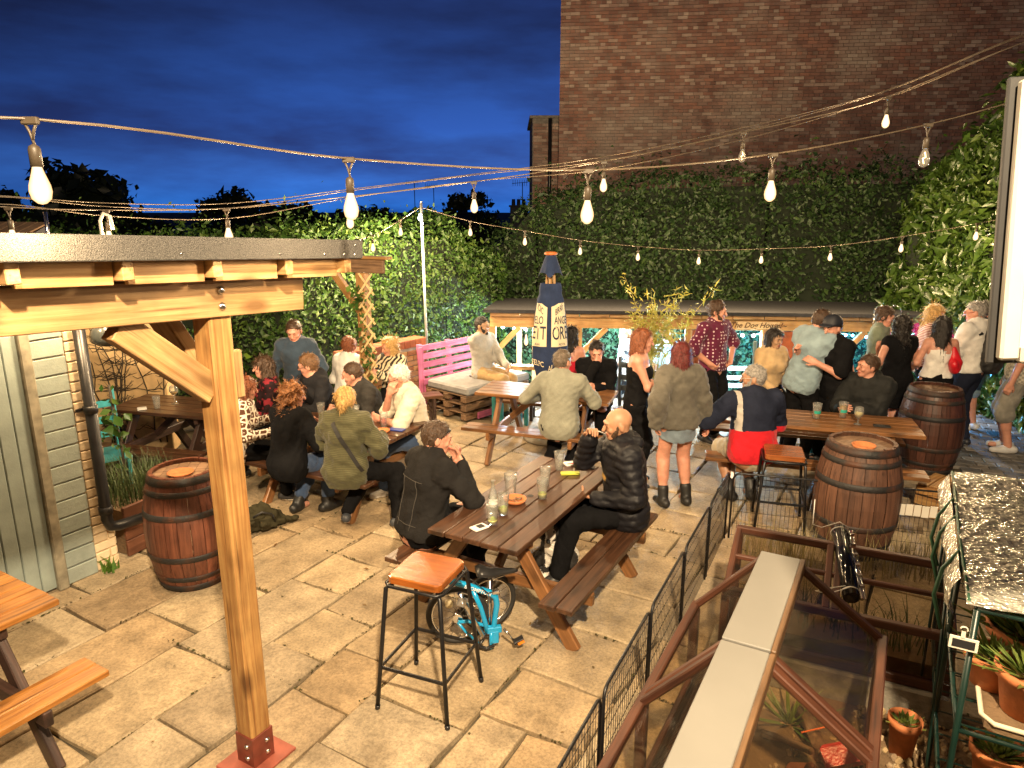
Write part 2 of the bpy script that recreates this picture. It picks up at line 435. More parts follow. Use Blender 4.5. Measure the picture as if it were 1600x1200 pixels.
class MB:
    """collects boxes, tubes, lathes and prisms; build() links them as ONE mesh object"""
    def __init__(s): s.v = []; s.f = []; s.sm = []
    def add(s, V, F, smooth=False):
        k = len(s.v)
        s.v.extend([tuple(p) for p in V]); s.f.extend([tuple(i + k for i in f) for f in F]); s.sm.extend([smooth] * len(F))
        return s
    def box(s, c, d, rot=None, ch=0.0):
        hx, hy, hz = d[0] / 2, d[1] / 2, d[2] / 2
        V, F = chamfer_box(hx, hy, hz, ch)
        M = rot if rot is not None else None
        V = [Vector(p) for p in V]
        if M is not None: V = [M @ p for p in V]
        c = Vector(c)
        return s.add([p + c for p in V], F)
    def bar(s, p0, p1, w, h, roll=0.0, ch=0.0):
        p0, p1 = Vector(p0), Vector(p1)
        M, L = bar_matrix(p0, p1, roll)
        V, F = chamfer_box(L / 2, w / 2, h / 2, ch)
        return s.add([M @ Vector(p) for p in V], F)
    def tube(s, pts, r, n=8, closed=False, caps=True):
        pts = [Vector(p) for p in pts]
        rs = r if isinstance(r, (list, tuple)) else [r] * len(pts)
        V, F = [], []
        m = len(pts)
        up = None
        for i, p in enumerate(pts):
            if closed: t = pts[(i + 1) % m] - pts[(i - 1) % m]
            else: t = pts[min(i + 1, m - 1)] - pts[max(i - 1, 0)]
            if t.length < 1e-9: t = Vector((0, 0, 1))
            t.normalize()
            if up is None:
                up = Vector((0, 0, 1)) if abs(t.z) < 0.9 else Vector((1, 0, 0))
            x = t.cross(up)
            if x.length < 1e-6: x = t.orthogonal()
            x.normalize(); y = x.cross(t); up = y
            for j in range(n):
                a = 2 * PI * j / n
                V.append(p + (x * math.cos(a) + y * math.sin(a)) * rs[i])
        for i in range(m if closed else m - 1):
            a0, b0 = i * n, ((i + 1) % m) * n
            for j in range(n):
                F.append((a0 + j, a0 + (j + 1) % n, b0 + (j + 1) % n, b0 + j))
        s.add(V, F, True)
        if caps and not closed:
            k = len(s.v) - len(V)
            s.f.append(tuple(k + j for j in reversed(range(n)))); s.sm.append(False)
            s.f.append(tuple(k + (m - 1) * n + j for j in range(n))); s.sm.append(False)
        return s
    def lathe(s, prof, n=20, c=(0, 0, 0), smooth=True, a0=0.0, a1=2 * PI):
        full = abs(a1 - a0 - 2 * PI) < 1e-6
        V, F = [], []
        cols = n if full else n + 1
        for (r, z) in prof:
            for j in range(cols):
                a = a0 + (a1 - a0) * j / n
                V.append((c[0] + r * math.cos(a), c[1] + r * math.sin(a), c[2] + z))
        for i in range(len(prof) - 1):
            for j in range(n):
                j2 = (j + 1) % cols
                F.append((i * cols + j, i * cols + j2, (i + 1) * cols + j2, (i + 1) * cols + j))
        return s.add(V, F, smooth)
    def disc(s, r, z, n=20, c=(0, 0)):
        V = [(c[0] + r * math.cos(2 * PI * j / n), c[1] + r * math.sin(2 * PI * j / n), z) for j in range(n)]
        return s.add(V, [tuple(range(n))])
    def prism(s, poly, z0, z1, inset=0.0, M=None):
        """vertical prism over a 2D outline (counter-clockwise)"""
        n = len(poly)
        cx = sum(p[0] for p in poly) / n; cy = sum(p[1] for p in poly) / n
        V = [(p[0], p[1], z0) for p in poly]
        F = []
        if inset:
            V += [(p[0], p[1], z1 - inset) for p in poly]
            for p in poly:
                d = math.hypot(p[0] - cx, p[1] - cy) or 1
                k = max(0.0, 1 - inset * 1.3 / d)
                V.append((cx + (p[0] - cx) * k, cy + (p[1] - cy) * k, z1))
            rings = 3
        else:
            V += [(p[0], p[1], z1) for p in poly]; rings = 2
        for q in range(rings - 1):
            for i in range(n):
                j = (i + 1) % n
                F.append((q * n + i, q * n + j, (q + 1) * n + j, (q + 1) * n + i))
        F.append(tuple((rings - 1) * n + i for i in range(n)))
        F.append(tuple(reversed(range(n))))
        if M is not None: V = [M @ Vector(p) for p in V]
        return s.add(V, F)
    def mesh(s, name, mat):
        me = bpy.data.meshes.new(name)
        me.from_pydata([tuple(p) for p in s.v], [], s.f)
        if mat: me.materials.append(mat)
        if any(s.sm): me.polygons.foreach_set('use_smooth', s.sm)
        me.update()
        return me
    def build(s, name, mat, parent=None, loc=None, rot=None, mtx=None):
        return link(name, s.mesh(name, mat), parent, loc, rot, mtx)

_cb = [(-1, -1, -1), (1, -1, -1), (1, 1, -1), (-1, 1, -1), (-1, -1, 1), (1, -1, 1), (1, 1, 1), (-1, 1, 1)]
def chamfer_box(hx, hy, hz, ch=0.0):
    if ch <= 0:
        return [(x * hx, y * hy, z * hz) for x, y, z in _cb], [(3, 2, 1, 0), (4, 5, 6, 7), (0, 1, 5, 4), (1, 2, 6, 5), (2, 3, 7, 6), (3, 0, 4, 7)]
    ch = min(ch, hx * 0.45, hy * 0.45, hz * 0.45)
    V = []; idx = {}
    for c, (x, y, z) in enumerate(_cb):
        idx[c, 0] = len(V); V.append((x * hx, y * (hy - ch), z * (hz - ch)))
        idx[c, 1] = len(V); V.append((x * (hx - ch), y * hy, z * (hz - ch)))
        idx[c, 2] = len(V); V.append((x * (hx - ch), y * (hy - ch), z * hz))
    F = []
    for f, ax in (((3, 2, 1, 0), 2), ((4, 5, 6, 7), 2), ((0, 1, 5, 4), 1), ((1, 2, 6, 5), 0), ((2, 3, 7, 6), 1), ((3, 0, 4, 7), 0)):
        F.append(tuple(idx[c, ax] for c in f))
    for a, b in ((0, 1), (1, 2), (2, 3), (3, 0), (4, 5), (5, 6), (6, 7), (7, 4), (0, 4), (1, 5), (2, 6), (3, 7)):
        pa, pb = _cb[a], _cb[b]
        ax = [i for i in range(3) if pa[i] != pb[i]][0]
        o = [i for i in range(3) if i != ax]
        q = [idx[a, o[0]], idx[a, o[1]], idx[b, o[1]], idx[b, o[0]]]
        F.append(_orient(V, q))
    for c in range(8):
        F.append(_orient(V, [idx[c, 0], idx[c, 1], idx[c, 2]]))
    return V, F
def _orient(V, q):
    a, b, c = (Vector(V[q[0]]), Vector(V[q[1]]), Vector(V[q[2]]))
    n = (b - a).cross(c - a)
    m = sum((Vector(V[i]) for i in q), Vector()) / len(q)
    return tuple(q) if n.dot(m) > 0 else tuple(reversed(q))

def bar_matrix(p0, p1, roll=0.0):
    p0, p1 = Vector(p0), Vector(p1)
    x = p1 - p0; L = x.length; x.normalize()
    up = Vector((0, 0, 1)) if abs(x.z) < 0.97 else Vector((0, 1, 0))
    y = up.cross(x).normalized(); z = x.cross(y)
    M = Matrix(((x.x, y.x, z.x), (x.y, y.y, z.y), (x.z, y.z, z.z)))
    if roll: M = M @ Matrix.Rotation(roll, 3, 'X')
    M = M.to_4x4(); M.translation = (p0 + p1) / 2
    return M, L

_barcache = {}
def bar(name, p0, p1, w, h, mat, parent=None, roll=0.0, ch=0.006):
    """one squared timber or plank as its own object, grain along its length; w across, h up"""
    M, L = bar_matrix(p0, p1, roll)
    key = (round(L, 3), round(w, 4), round(h, 4), ch, mat.name)
    me = _barcache.get(key)
    if me is None:
        me = MB(); V, F = chamfer_box(L / 2, w / 2, h / 2, ch); me.add(V, F); me = me.mesh(name, mat); _barcache[key] = me
    return link(name, me, parent, mtx=M)

def text_mesh(txt, size=1.0, shear=0.0, bold=0.0, align='CENTER'):
    """flat lettering as (verts, faces), centred on the origin in the XY plane"""
    cu = bpy.data.curves.new('lettering', 'FONT'); cu.body = txt; cu.size = size; cu.shear = shear; cu.offset = bold
    cu.align_x = align; cu.align_y = 'CENTER'; cu.resolution_u = 3
    o = bpy.data.objects.new('lettering', cu); COL.objects.link(o)
    bpy.context.view_layer.update()
    me = bpy.data.meshes.new_from_object(o.evaluated_get(bpy.context.evaluated_depsgraph_get()))
    V = [v.co.copy() for v in me.vertices]; F = [tuple(p.vertices) for p in me.polygons]
    bpy.data.objects.remove(o); bpy.data.curves.remove(cu); bpy.data.meshes.remove(me)
    return V, F
# ------------------------------------------------------------------ the palette
M_post = wood('pine_timber', (0.24, 0.10, 0.026), (0.48, 0.29, 0.105), rough=0.6)
M_beam = wood('pale_pine_timber', (0.29, 0.15, 0.05), (0.52, 0.345, 0.165), rough=0.6)
M_shelterwood = wood('shelter_timber', (0.46, 0.25, 0.09), (0.66, 0.42, 0.18), rough=0.65)
M_table = wood('stained_dark_timber', (0.040, 0.017, 0.009), (0.115, 0.052, 0.026), rough=0.38, coat=0.25)
M_tablewarm = wood('stained_warm_timber', (0.14, 0.060, 0.022), (0.29, 0.135, 0.050), rough=0.4, coat=0.2)
M_tableorange = wood('orange_oiled_timber', (0.24, 0.090, 0.018), (0.46, 0.21, 0.050), rough=0.38, coat=0.3)
M_legdark = wood('dark_leg_timber', (0.035, 0.018, 0.014), (0.085, 0.045, 0.034), rough=0.5)
M_seat = wood('varnished_seat', (0.27, 0.070, 0.010), (0.42, 0.13, 0.022), rough=0.25, coat=0.6, knots=False)
M_seat2 = wood('varnished_dark_seat', (0.20, 0.060, 0.018), (0.30, 0.10, 0.03), rough=0.25, coat=0.6, knots=False)
M_stave = wood('barrel_stave', (0.085, 0.026, 0.016), (0.20, 0.070, 0.040), rough=0.5, coat=0.1, knots=False)
M_stave3 = wood('barrel_stave_worn', (0.060, 0.028, 0.018), (0.15, 0.070, 0.042), rough=0.6, knots=False)
M_stave2 = wood('barrel_stave_dark', (0.050, 0.019, 0.014), (0.11, 0.042, 0.028), rough=0.5, coat=0.1, knots=False)
M_barrelhead = wood('barrel_head_timber', (0.15, 0.085, 0.05), (0.34, 0.22, 0.14), rough=0.6, knots=False)
M_hoop = varied('blackened_hoop', [(0.020, 0.020, 0.022), (0.034, 0.032, 0.031), (0.016, 0.016, 0.018)], rough=0.5, per='object', bump=0.4, bscale=60, patch=((0.10, 0.035, 0.015), 7.0, 0.50, 0.72, 'Object'))
M_pallet = wood('weathered_pallet', (0.10, 0.055, 0.03), (0.26, 0.16, 0.09), rough=0.8)
M_pink = wood('pink_paint', (0.62, 0.13, 0.32), (0.78, 0.24, 0.46), rough=0.6, knots=False)
M_teal = plain('teal_paint', (0.05, 0.36, 0.42), rough=0.5, var=0.2, bump=0.1)
M_greychair = plain('grey_green_paint', (0.13, 0.19, 0.17), rough=0.55, var=0.2, bump=0.1)
M_planter = wood('brown_planter_boards', (0.11, 0.040, 0.020), (0.20, 0.080, 0.045), rough=0.6, knots=False)
M_frame = wood('cold_frame_timber', (0.045, 0.015, 0.008), (0.11, 0.038, 0.018), rough=0.5, coat=0.1, knots=False)
M_steel = plain('black_steel', (0.012, 0.012, 0.014), rough=0.38, metal=0.3, var=0.3)
M_chrome = plain('chrome', (0.75, 0.75, 0.74), rough=0.18, metal=1.0, var=0.05)
M_blackpl = plain('black_plastic', (0.014, 0.014, 0.016), rough=0.35, var=0.3)
M_greendoor = plain('sage_door_paint', (0.24, 0.29, 0.275), rough=0.55, var=0.16, scale=5, bump=0.12)
M_cream = plain('cream_masonry_paint', (0.74, 0.60, 0.40), rough=0.75, var=0.12, scale=5, bump=0.25, bscale=30)
M_mortar = plain('mortar', (0.21, 0.19, 0.165), rough=0.95, var=0.25, bump=0.4, bscale=50)
M_joint = plain('joint_soil', (0.085, 0.068, 0.042), rough=0.98, var=0.5, scale=9, bump=0.6, bscale=60)
M_felt = plain('mineral_roof_felt', (0.070, 0.067, 0.063), rough=0.9, var=0.6, scale=220, bump=0.9, bscale=260)
M_shelterfelt = plain('black_roof_felt', (0.018, 0.018, 0.022), rough=0.9, var=0.4, scale=20, bump=0.4, bscale=120)
M_terra = plain('terracotta', (0.50, 0.17, 0.060), rough=0.75, var=0.2, scale=18, bump=0.2)
M_sash = plain('sash_paint', (0.37, 0.345, 0.295), rough=0.3, var=0.05)
M_trellis = plain('trellis_batten_timber', (0.60, 0.44, 0.22), rough=0.7, var=0.2)
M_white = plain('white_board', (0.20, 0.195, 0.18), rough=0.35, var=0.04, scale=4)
M_whiteframe = plain('white_frame_plastic', (0.62, 0.58, 0.50), rough=0.3, var=0.03)
M_cable = plain('rubber_cable', (0.10, 0.075, 0.05), rough=0.45, var=0.2)
M_socket = plain('lamp_socket', (0.06, 0.045, 0.03), rough=0.5, var=0.2)
M_bulb_on = bulbmat('lit_bulb_glass', (1.0, 0.50, 0.16), (1.0, 0.82, 0.5))
M_bulb_white = emit('cool_lit_bulb_glass', (0.85, 0.92, 1.0), 26.0)
M_filament = emit('lit_filament', (1.0, 0.6, 0.25), 14.0)
M_led_blue = emit('blue_led', (0.12, 0.45, 1.0), 40.0)
M_led_white = emit('white_led', (0.75, 0.9, 1.0), 40.0)
M_glass = glass('clear_glass', alpha=0.85, rough=0.10, painted_sheen=0.10)  # white painted into the clear glass in place of bright highlights
M_pane = glass('cold_frame_glass', alpha=0.22, rough=0.08, tint=(0.84, 0.79, 0.70), painted_sheen=0.006)
M_beer = plain('pale_beer', (0.62, 0.36, 0.05), rough=0.1, var=0.05); M_beer.node_tree.nodes['Principled BSDF'].inputs['Transmission Weight'].default_value = 0.5
M_red = plain('red_beer', (0.40, 0.03, 0.012), rough=0.1, var=0.05)
M_juice = plain('lime_drink', (0.55, 0.55, 0.12), rough=0.2, var=0.1)
M_lime = plain('lime_slice', (0.40, 0.55, 0.06), rough=0.5)
M_dark = plain('near_black', (0.012, 0.012, 0.013), rough=0.6)
M_paper = plain('white_paper', (0.78, 0.76, 0.72), rough=0.6, var=0.04)
M_soil = varied('gravelly_soil', [(0.06, 0.04, 0.025), (0.16, 0.10, 0.055), (0.30, 0.22, 0.13)], bump=0.8)
M_foil = None
M_slab = varied('sandstone_slab', [(0.34, 0.260, 0.170), (0.44, 0.355, 0.235), (0.40, 0.310, 0.200), (0.35, 0.290, 0.210), (0.48, 0.395, 0.270), (0.375, 0.275, 0.165), (0.42, 0.345, 0.240)],
                rough=0.55, per='object', nscale=3.6, bump=0.9, bscale=11.0, mottle=0.70, patch=((0.14, 0.10, 0.060), 2.7, 0.55, 0.78, 'Object'), fine=0.55)
M_sett = varied('grey_sett', [(0.10, 0.10, 0.10), (0.17, 0.165, 0.16), (0.22, 0.20, 0.18)], rough=0.8, per='object', bump=0.5, bscale=30)
BR = [(0.21, 0.115, 0.092), (0.29, 0.155, 0.118), (0.29, 0.195, 0.160), (0.35, 0.18, 0.13), (0.26, 0.14, 0.110), (0.50, 0.39, 0.32), (0.32, 0.18, 0.14)]
M_brick = varied('old_red_brick', BR, per='island', bump=0.5, nscale=3.0, bscale=25, patch=((0.44, 0.37, 0.30), 0.55, 0.52, 0.70, 'Object'))
M_brick1 = varied('old_red_brick_single', BR, per='object', bump=0.5, nscale=8.0, bscale=25)
M_brickpale = varied('buff_brick', [(0.30, 0.16, 0.08), (0.42, 0.27, 0.13), (0.36, 0.20, 0.10), (0.24, 0.11, 0.06)], per='object', bump=0.4, nscale=9, bscale=30)
M_brickcream = varied('cream_painted_brick', [(0.72, 0.57, 0.38), (0.80, 0.66, 0.46), (0.76, 0.61, 0.42)], per='object', bump=0.35, nscale=7, mottle=0.3)
M_bricksage = varied('sage_painted_brick', [(0.25, 0.295, 0.275), (0.30, 0.345, 0.32)], per='object', bump=0.35, nscale=7, mottle=0.3)
M_hedge = leafmat('beech_leaves', [(0.020, 0.058, 0.010), (0.056, 0.125, 0.020), (0.034, 0.085, 0.014), (0.11, 0.18, 0.036)])
M_hedgedark = leafmat('dark_hedge_leaves', [(0.014, 0.038, 0.013), (0.036, 0.075, 0.020), (0.024, 0.054, 0.016), (0.060, 0.105, 0.028)])
M_laurel = leafmat('laurel_leaves', [(0.022, 0.052, 0.009), (0.055, 0.105, 0.016), (0.034, 0.074, 0.011), (0.095, 0.15, 0.028)], rough=0.3, spec=0.6)
M_ivywall = leafmat('ivy_screen_leaves', [(0.03, 0.10, 0.05), (0.09, 0.22, 0.12), (0.055, 0.15, 0.075)])
M_tree = leafmat('distant_tree_leaves', [(0.014, 0.022, 0.012), (0.026, 0.038, 0.018)])
M_bamboo = leafmat('yellow_bamboo_leaves', [(0.34, 0.30, 0.05), (0.48, 0.42, 0.09), (0.28, 0.30, 0.06)])
M_succ = leafmat('succulent_leaves', [(0.09, 0.16, 0.03), (0.20, 0.26, 0.06), (0.14, 0.20, 0.04)])
M_vine = leafmat('vine_leaves', [(0.06, 0.15, 0.02), (0.12, 0.22, 0.03)])
M_lav = leafmat('lavender_leaves', [(0.05, 0.085, 0.03), (0.10, 0.13, 0.05)])
M_bark = plain('bark', (0.06, 0.045, 0.03), rough=0.9, bump=0.6)
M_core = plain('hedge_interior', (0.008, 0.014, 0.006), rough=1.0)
M_navy = cloth('navy_canvas', (0.020, 0.034, 0.085), sheen=0.05)
M_creamprint = plain('cream_print', (0.66, 0.58, 0.40), rough=0.8, var=0.05)
M_navyprint = plain('navy_print', (0.020, 0.028, 0.060), rough=0.8, var=0.1)
M_slate = plain('slate_roof', (0.035, 0.035, 0.05), rough=0.6, var=0.3)
M_ridge = varied('clay_tile', [(0.13, 0.08, 0.05), (0.25, 0.16, 0.10), (0.19, 0.12, 0.075)], per='object')
M_blue = plain('bright_blue_enamel', (0.010, 0.30, 0.60), rough=0.25, var=0.05, coat=0.5)
M_rubber = plain('tyre_rubber', (0.018, 0.017, 0.016), rough=0.7, var=0.3)
M_darkorange = plain('rust_board', (0.32, 0.075, 0.022), rough=0.6, var=0.25, bump=0.15)
M_grey = plain('grey_cushion', (0.22, 0.22, 0.225), rough=0.9, var=0.15, bump=0.2)
M_tubegreen = plain('green_coated_tube', (0.003, 0.018, 0.014), rough=0.35, var=0.2)
M_redbag = plain('red_leather', (0.55, 0.012, 0.022), rough=0.35, var=0.15)
M_pub = plain('pub_render', (0.55, 0.45, 0.33), rough=0.9)
# ------------------------------------------------------------------ the setting
UB = Vector((math.cos(R(60)), math.sin(R(60)), 0))      # long joints of the paving, pen, cold frame, pergola
UA = Vector((math.cos(R(-30)), math.sin(R(-30)), 0))    # across them
_c, _s = math.cos(R(14)), math.sin(R(14))
def in_view(p, m=60):
    """rough visibility: where a point falls in the 1600 x 1200 picture, and its depth"""
    x, y, z = p[0], p[1], p[2] - 2.8
    d = y * _c - z * _s
    if d < 0.3: return None
    u = 800 + 1109 * x / d; v = 600 - 1109 * (y * _s + z * _c) / d
    if -m < u < 1600 + m and -m < v < 1200 + m: return u, v, d
    return None

# one ground sheet with the drop behind the patio
g = MB()
ys = [-60, 10.35, 10.36, 500]; zs = [-0.035, -0.035, -0.9, -0.9]
V = []; F = []
for y, z in zip(ys, zs):
    V += [(-300, y, z), (300, y, z)]
for i in range(3): F.append((2 * i, 2 * i + 1, 2 * i + 3, 2 * i + 2))
g.add(V, F)
ground = tag(g.build('ground', M_joint), kind='structure')

def leaf_quads(P, Nn, size, jitter=0.9, aspect=0.45, rs=None, fold=0.25):
    """one folded 4-point leaf at every P, roughly facing along Nn"""
    rs = rs or np.random
    n = len(P)
    nn = Nn + rs.normal(0, jitter, (n, 3)); nn /= np.linalg.norm(nn, axis=1)[:, None] + 1e-9
    t = rs.normal(0, 1, (n, 3)); t -= nn * (t * nn).sum(1)[:, None]; t[:, 2] -= 0.35
    t -= nn * (t * nn).sum(1)[:, None]; t /= np.linalg.norm(t, axis=1)[:, None] + 1e-9
    b = np.cross(nn, t)
    s = size * np.clip(np.exp(rs.normal(-0.06, 0.42, (n, 1))), 0.4, 2.2)
    base = P - t * s * 0.5; tip = P + t * s * 0.5
    l = P + b * s * aspect * 0.5 + nn * s * fold * 0.4; r = P - b * s * aspect * 0.5 + nn * s * fold * 0.4
    V = np.stack([base, r, tip, l], 1).reshape(-1, 3)
    F = np.arange(n * 4).reshape(n, 4)
    # two triangles folded along the rib
    F3 = np.concatenate([F[:, [0, 1, 2]], F[:, [0, 2, 3]]])
    return V, F3

def fbm(p, sc, seed=0):
    r = np.random.RandomState(seed)
    out = np.zeros(len(p)); a = 1.0
    for o in range(4):
        for _ in range(3):
            k = r.normal(0, 1, 3) * sc * (1.9 ** o)
            out += a * np.sin(p @ k + r.uniform(0, 6.28))
        a *= 0.55
    return out / 3.0

# flagstone patio: every slab its own piece
patio = empty('patio', (0, 0, 0), kind='structure')
rnd = random.Random(3)
slabs = []
a = -7.0
while a < 9.0:
    wrow = rnd.choice((0.46, 0.56, 0.64, 0.70, 0.52))
    b = -3.0 + rnd.random() * 0.5
    while b < 13.0:
        ln = rnd.choice((0.46, 0.6, 0.72, 0.85, 1.0, 0.56))
        parts = [(a, b, wrow, ln)]
        if wrow > 0.55 and rnd.random() < 0.25:
            parts = [(a, b, wrow * 0.5, ln), (a + wrow * 0.5, b, wrow * 0.5, ln)]
        for (pa, pb, pw, pl) in parts:
            c = UA * (pa + pw / 2) + UB * (pb + pl / 2)
            if c.y > 10.15 or c.y < 1.0: continue
            if c.x > 4.95 and c.y > 5.6: continue
            vv = in_view((c.x, c.y, 0), 90)
            if vv is None: continue
            # nothing under the house on the left
            rel = Vector((c.x + 3.2, c.y - 5.25, 0))
            if rel.dot(UA) < -0.15 and rel.dot(UB) < 0.1: continue
            slabs.append((vv[2], c, pw, pl))
        b += ln
    a += wrow
slabs.sort(key=lambda q: q[0])
far = MB()
for k, (d, c, pw, pl) in enumerate(slabs):
    gpx = 0.006 + rnd.random() * 0.007
    hw, hl = pw / 2 - gpx, pl / 2 - gpx
    poly = []
    for (sx, sy) in ((-1, -1), (0, -1), (1, -1), (1, 0), (1, 1), (0, 1), (-1, 1), (-1, 0)):
        j = 0.015
        poly.append((sx * hw + rnd.uniform(-j, j), sy * hl + rnd.uniform(-j, j)))
    h = rnd.uniform(-0.004, 0.006)
    if k < 300:
        m = MB(); m.prism(poly, -0.04, h, inset=0.009)
        o = m.build('paving_slab', M_slab, patio, loc=(c.x, c.y, 0), rot=(R(rnd.uniform(-0.35, 0.35)), R(rnd.uniform(-0.35, 0.35)), R(-30)))
    else:
        M = Matrix.Translation((c.x, c.y, 0)) @ Matrix.Rotation(R(-30), 4, 'Z')
        far.prism(poly, -0.04, h, inset=0.009, M=M)
if far.v:
    o = far.build('paving_slab', varied('sandstone_slab_far', [(0.20, 0.145, 0.085), (0.30, 0.225, 0.13), (0.36, 0.27, 0.155), (0.22, 0.175, 0.125)], per='island', bump=0.5, bscale=14), patio)
    tag(o, kind='stuff')
# moss in the joints, fallen leaves and scraps on the flags
rs = np.random.RandomState(91); P = []; Nm = []
for (d, c, pw, pl) in slabs[:230]:
    for q in range(int(rs.poisson(2.2))):
        e = rs.uniform(-.5, .5); sd = rs.choice((-.5, .5)); lon = rs.rand() < .5
        p = c + (UA * (pw * sd) + UB * (pl * e) if lon else UA * (pw * e) + UB * (pl * sd)); jd = UB if lon else UA
        for w in range(rs.randint(8, 22)): k_ = rs.normal(0, .10); P.append((p.x + jd.x * k_ + rs.normal(0, .006), p.y + jd.y * k_ + rs.normal(0, .006), .001 + abs(rs.normal(0, .003)))); Nm.append((0, 0, 1))
Vv, F3 = leaf_quads(np.array(P), np.array(Nm, float), .013, .5, .8, rs)
tag(link('joint_moss', npmesh('joint_moss', Vv, F3=F3, mats=[varied('moss', [(.035, .040, .012), (.075, .070, .022), (.055, .045, .025)], bump=0)]), patio), kind='stuff')
P = []
for k in range(130):
    d, c, pw, pl = slabs[rs.randint(0, min(260, len(slabs)))]; P.append((c.x + rs.uniform(-.4, .4), c.y + rs.uniform(-.4, .4), .012))
Vv, F3 = leaf_quads(np.array(P), np.tile([0, 0, 1.0], (len(P), 1)), .032, .22, .55, rs)
tag(link('fallen_leaves', npmesh('fallen_leaves', Vv, F3=F3, mats=[varied('dry_leaf', [(.12, .06, .02), (.22, .13, .05), (.07, .05, .02), (.40, .34, .24)], bump=0)])), 'dry leaves and scraps scattered over the flagstones', 'leaf litter', kind='stuff')
# small setts on the right at the back
sett_a, sett_b = Vector((math.cos(R(-20)), math.sin(R(-20)), 0)), Vector((math.cos(R(70)), math.sin(R(70)), 0))
setts = empty('sett_paving', (0, 0, 0), kind='structure')
m = MB(); m.prism([(-0.098, -0.063), (0.098, -0.063), (0.098, 0.063), (-0.098, 0.063)], -0.04, 0.0, inset=0.008)
me_sett = m.mesh('sett', M_sett)
ns = 0; farsett = MB()
cand = []
for i in range(-30, 60):
    for j in range(0, 60):
        c = sett_a * (i * 0.205 + (j % 2) * 0.1) + sett_b * (j * 0.132) + Vector((2.6, 6.0, 0))
        if c.x < 4.95 or c.y > 10.2 or c.y < 5.7: continue
        vv = in_view((c.x, c.y, 0), 20)
        if vv: cand.append((vv[2], c))
cand.sort(key=lambda q: q[0])
for k, (d, c) in enumerate(cand):
    rot = (R(rnd.uniform(-1, 1)), R(rnd.uniform(-1, 1)), R(-20 + rnd.uniform(-2, 2)))
    if k < 300:
        link('sett', me_sett, setts, loc=(c.x, c.y, rnd.uniform(-0.006, 0.003)), rot=rot)
    else:
        farsett.prism([(-0.098, -0.063), (0.098, -0.063), (0.098, 0.063), (-0.098, 0.063)], -0.04, 0.0, inset=0.008,
                      M=Matrix.Translation((c.x, c.y, rnd.uniform(-0.006, 0.003))) @ Euler(rot).to_matrix().to_4x4())
if farsett.v: tag(farsett.build('sett', M_sett, setts), kind='stuff')

# ------------------------------------------------------------------ brickwork helper
def brick_face(parent, origin, xdir, length, z0, z1, bw, bh, joint, depth, mat_single, mat_stuff, max_single=300, name='brick', bond='stretcher', clip=None, hdr=False):
    """courses of bricks standing proud of a wall face; the nearest ones single, the rest joined"""
    o = Vector(origin); xd = Vector(xdir).normalized(); nd = Vector((xd.y, -xd.x, 0))
    rz = math.atan2(xd.y, xd.x)
    L = []
    row = 0; z = z0
    while z + bh <= z1 + 1e-6:
        x = -(bw + joint) * (0.5 if row % 2 else 0.0)
        header = hdr and row % 4 == 3
        step = bw / 2 + 0 if header else bw
        while x < length:
            xa, xb = max(x, 0), min(x + step, length)
            if xb - xa > 0.03:
                c = o + xd * ((xa + xb) / 2) + Vector((0, 0, z + bh / 2)) + nd * (depth / 2 - 0.004)
                if clip is None or clip((xa + xb) / 2, z + bh / 2):
                    vv = in_view(c, 30)
                    L.append((vv[2] if vv else 999, c, xb - xa))
            x += step + joint
        z += bh + joint; row += 1
    L.sort(key=lambda q: q[0])
    st = MB(); cache = {}
    nsing = 0
    for k, (d, c, w) in enumerate(L):
        if d < 900 and nsing < max_single:
            key = round(w, 2)
            if key not in cache:
                mm = MB(); Vb, Fb = chamfer_box(w / 2, depth / 2, bh / 2, 0.004 if bw > 0.12 else 0.0); mm.add(Vb, Fb); cache[key] = mm.mesh(name, mat_single)
            link(name, cache[key], parent, loc=c + nd * rnd.uniform(-0.002, 0.003), rot=(0, 0, rz)); nsing += 1
        else:
            M3 = Matrix.Rotation(rz, 3, 'Z')
            Vb, Fb = chamfer_box(w / 2, depth / 2, bh / 2)
            off = c + nd * rnd.uniform(-0.002, 0.004)
            st.add([M3 @ Vector(p) + off for p in Vb], Fb[:1] + Fb[1:])
    if st.v: tag(st.build(name, mat_stuff, parent), kind='stuff')

# tall brick building behind the hedge
bx0 = Vector((1.14, 18.2, 0)); bdir = Vector((math.cos(R(-7)), math.sin(R(-7)), 0)); bn = Vector((-bdir.y, bdir.x, 0))
bld = empty('brick_building', bx0, 0, 'tall windowless brick building rising behind the dark back hedge', 'building')
bld.rotation_euler = (0, 0, 0)
mb = MB(); Mz = Matrix.Rotation(R(-7), 3, 'Z')
mb.box(bdir * 7.0 + bn * 3.05 + Vector((0, 0, 4.2)), (14, 6, 10.2), rot=Mz)
mb.build('wall', M_mortar, bld)
brick_face(bld, bdir * 0.0 + bn * 0.05, bdir, 13.2, 2.35, 9.0, 0.215, 0.065, 0.010, 0.03, M_brick1, M_brick, 300, hdr=True)
ann = empty('brick_annexe', (0.55, 19.2, 0), 0, 'narrow lower brick annexe at the left end of the tall building', 'building')
mb = MB(); mb.box((0.6, 1.5, 2.05), (1.25, 3, 5.9)); mb.build('wall', M_mortar, ann)
brick_face(ann, (0.0, 0.0, 0), (1, 0, 0), 0.9, 1.8, 4.9, 0.215, 0.065, 0.010, 0.03, M_brick1, M_brick, 0)
mb = MB(); mb.box((0.58, 1.5, 5.03), (1.36, 3.1, 0.07), ch=0.01); mb.build('coping', M_mortar, ann)
mb = MB(); mb.tube([(0.42, -0.10, 1.8), (0.42, -0.10, 4.98)], 0.05, 10); mb.build('drainpipe', M_blackpl, ann)

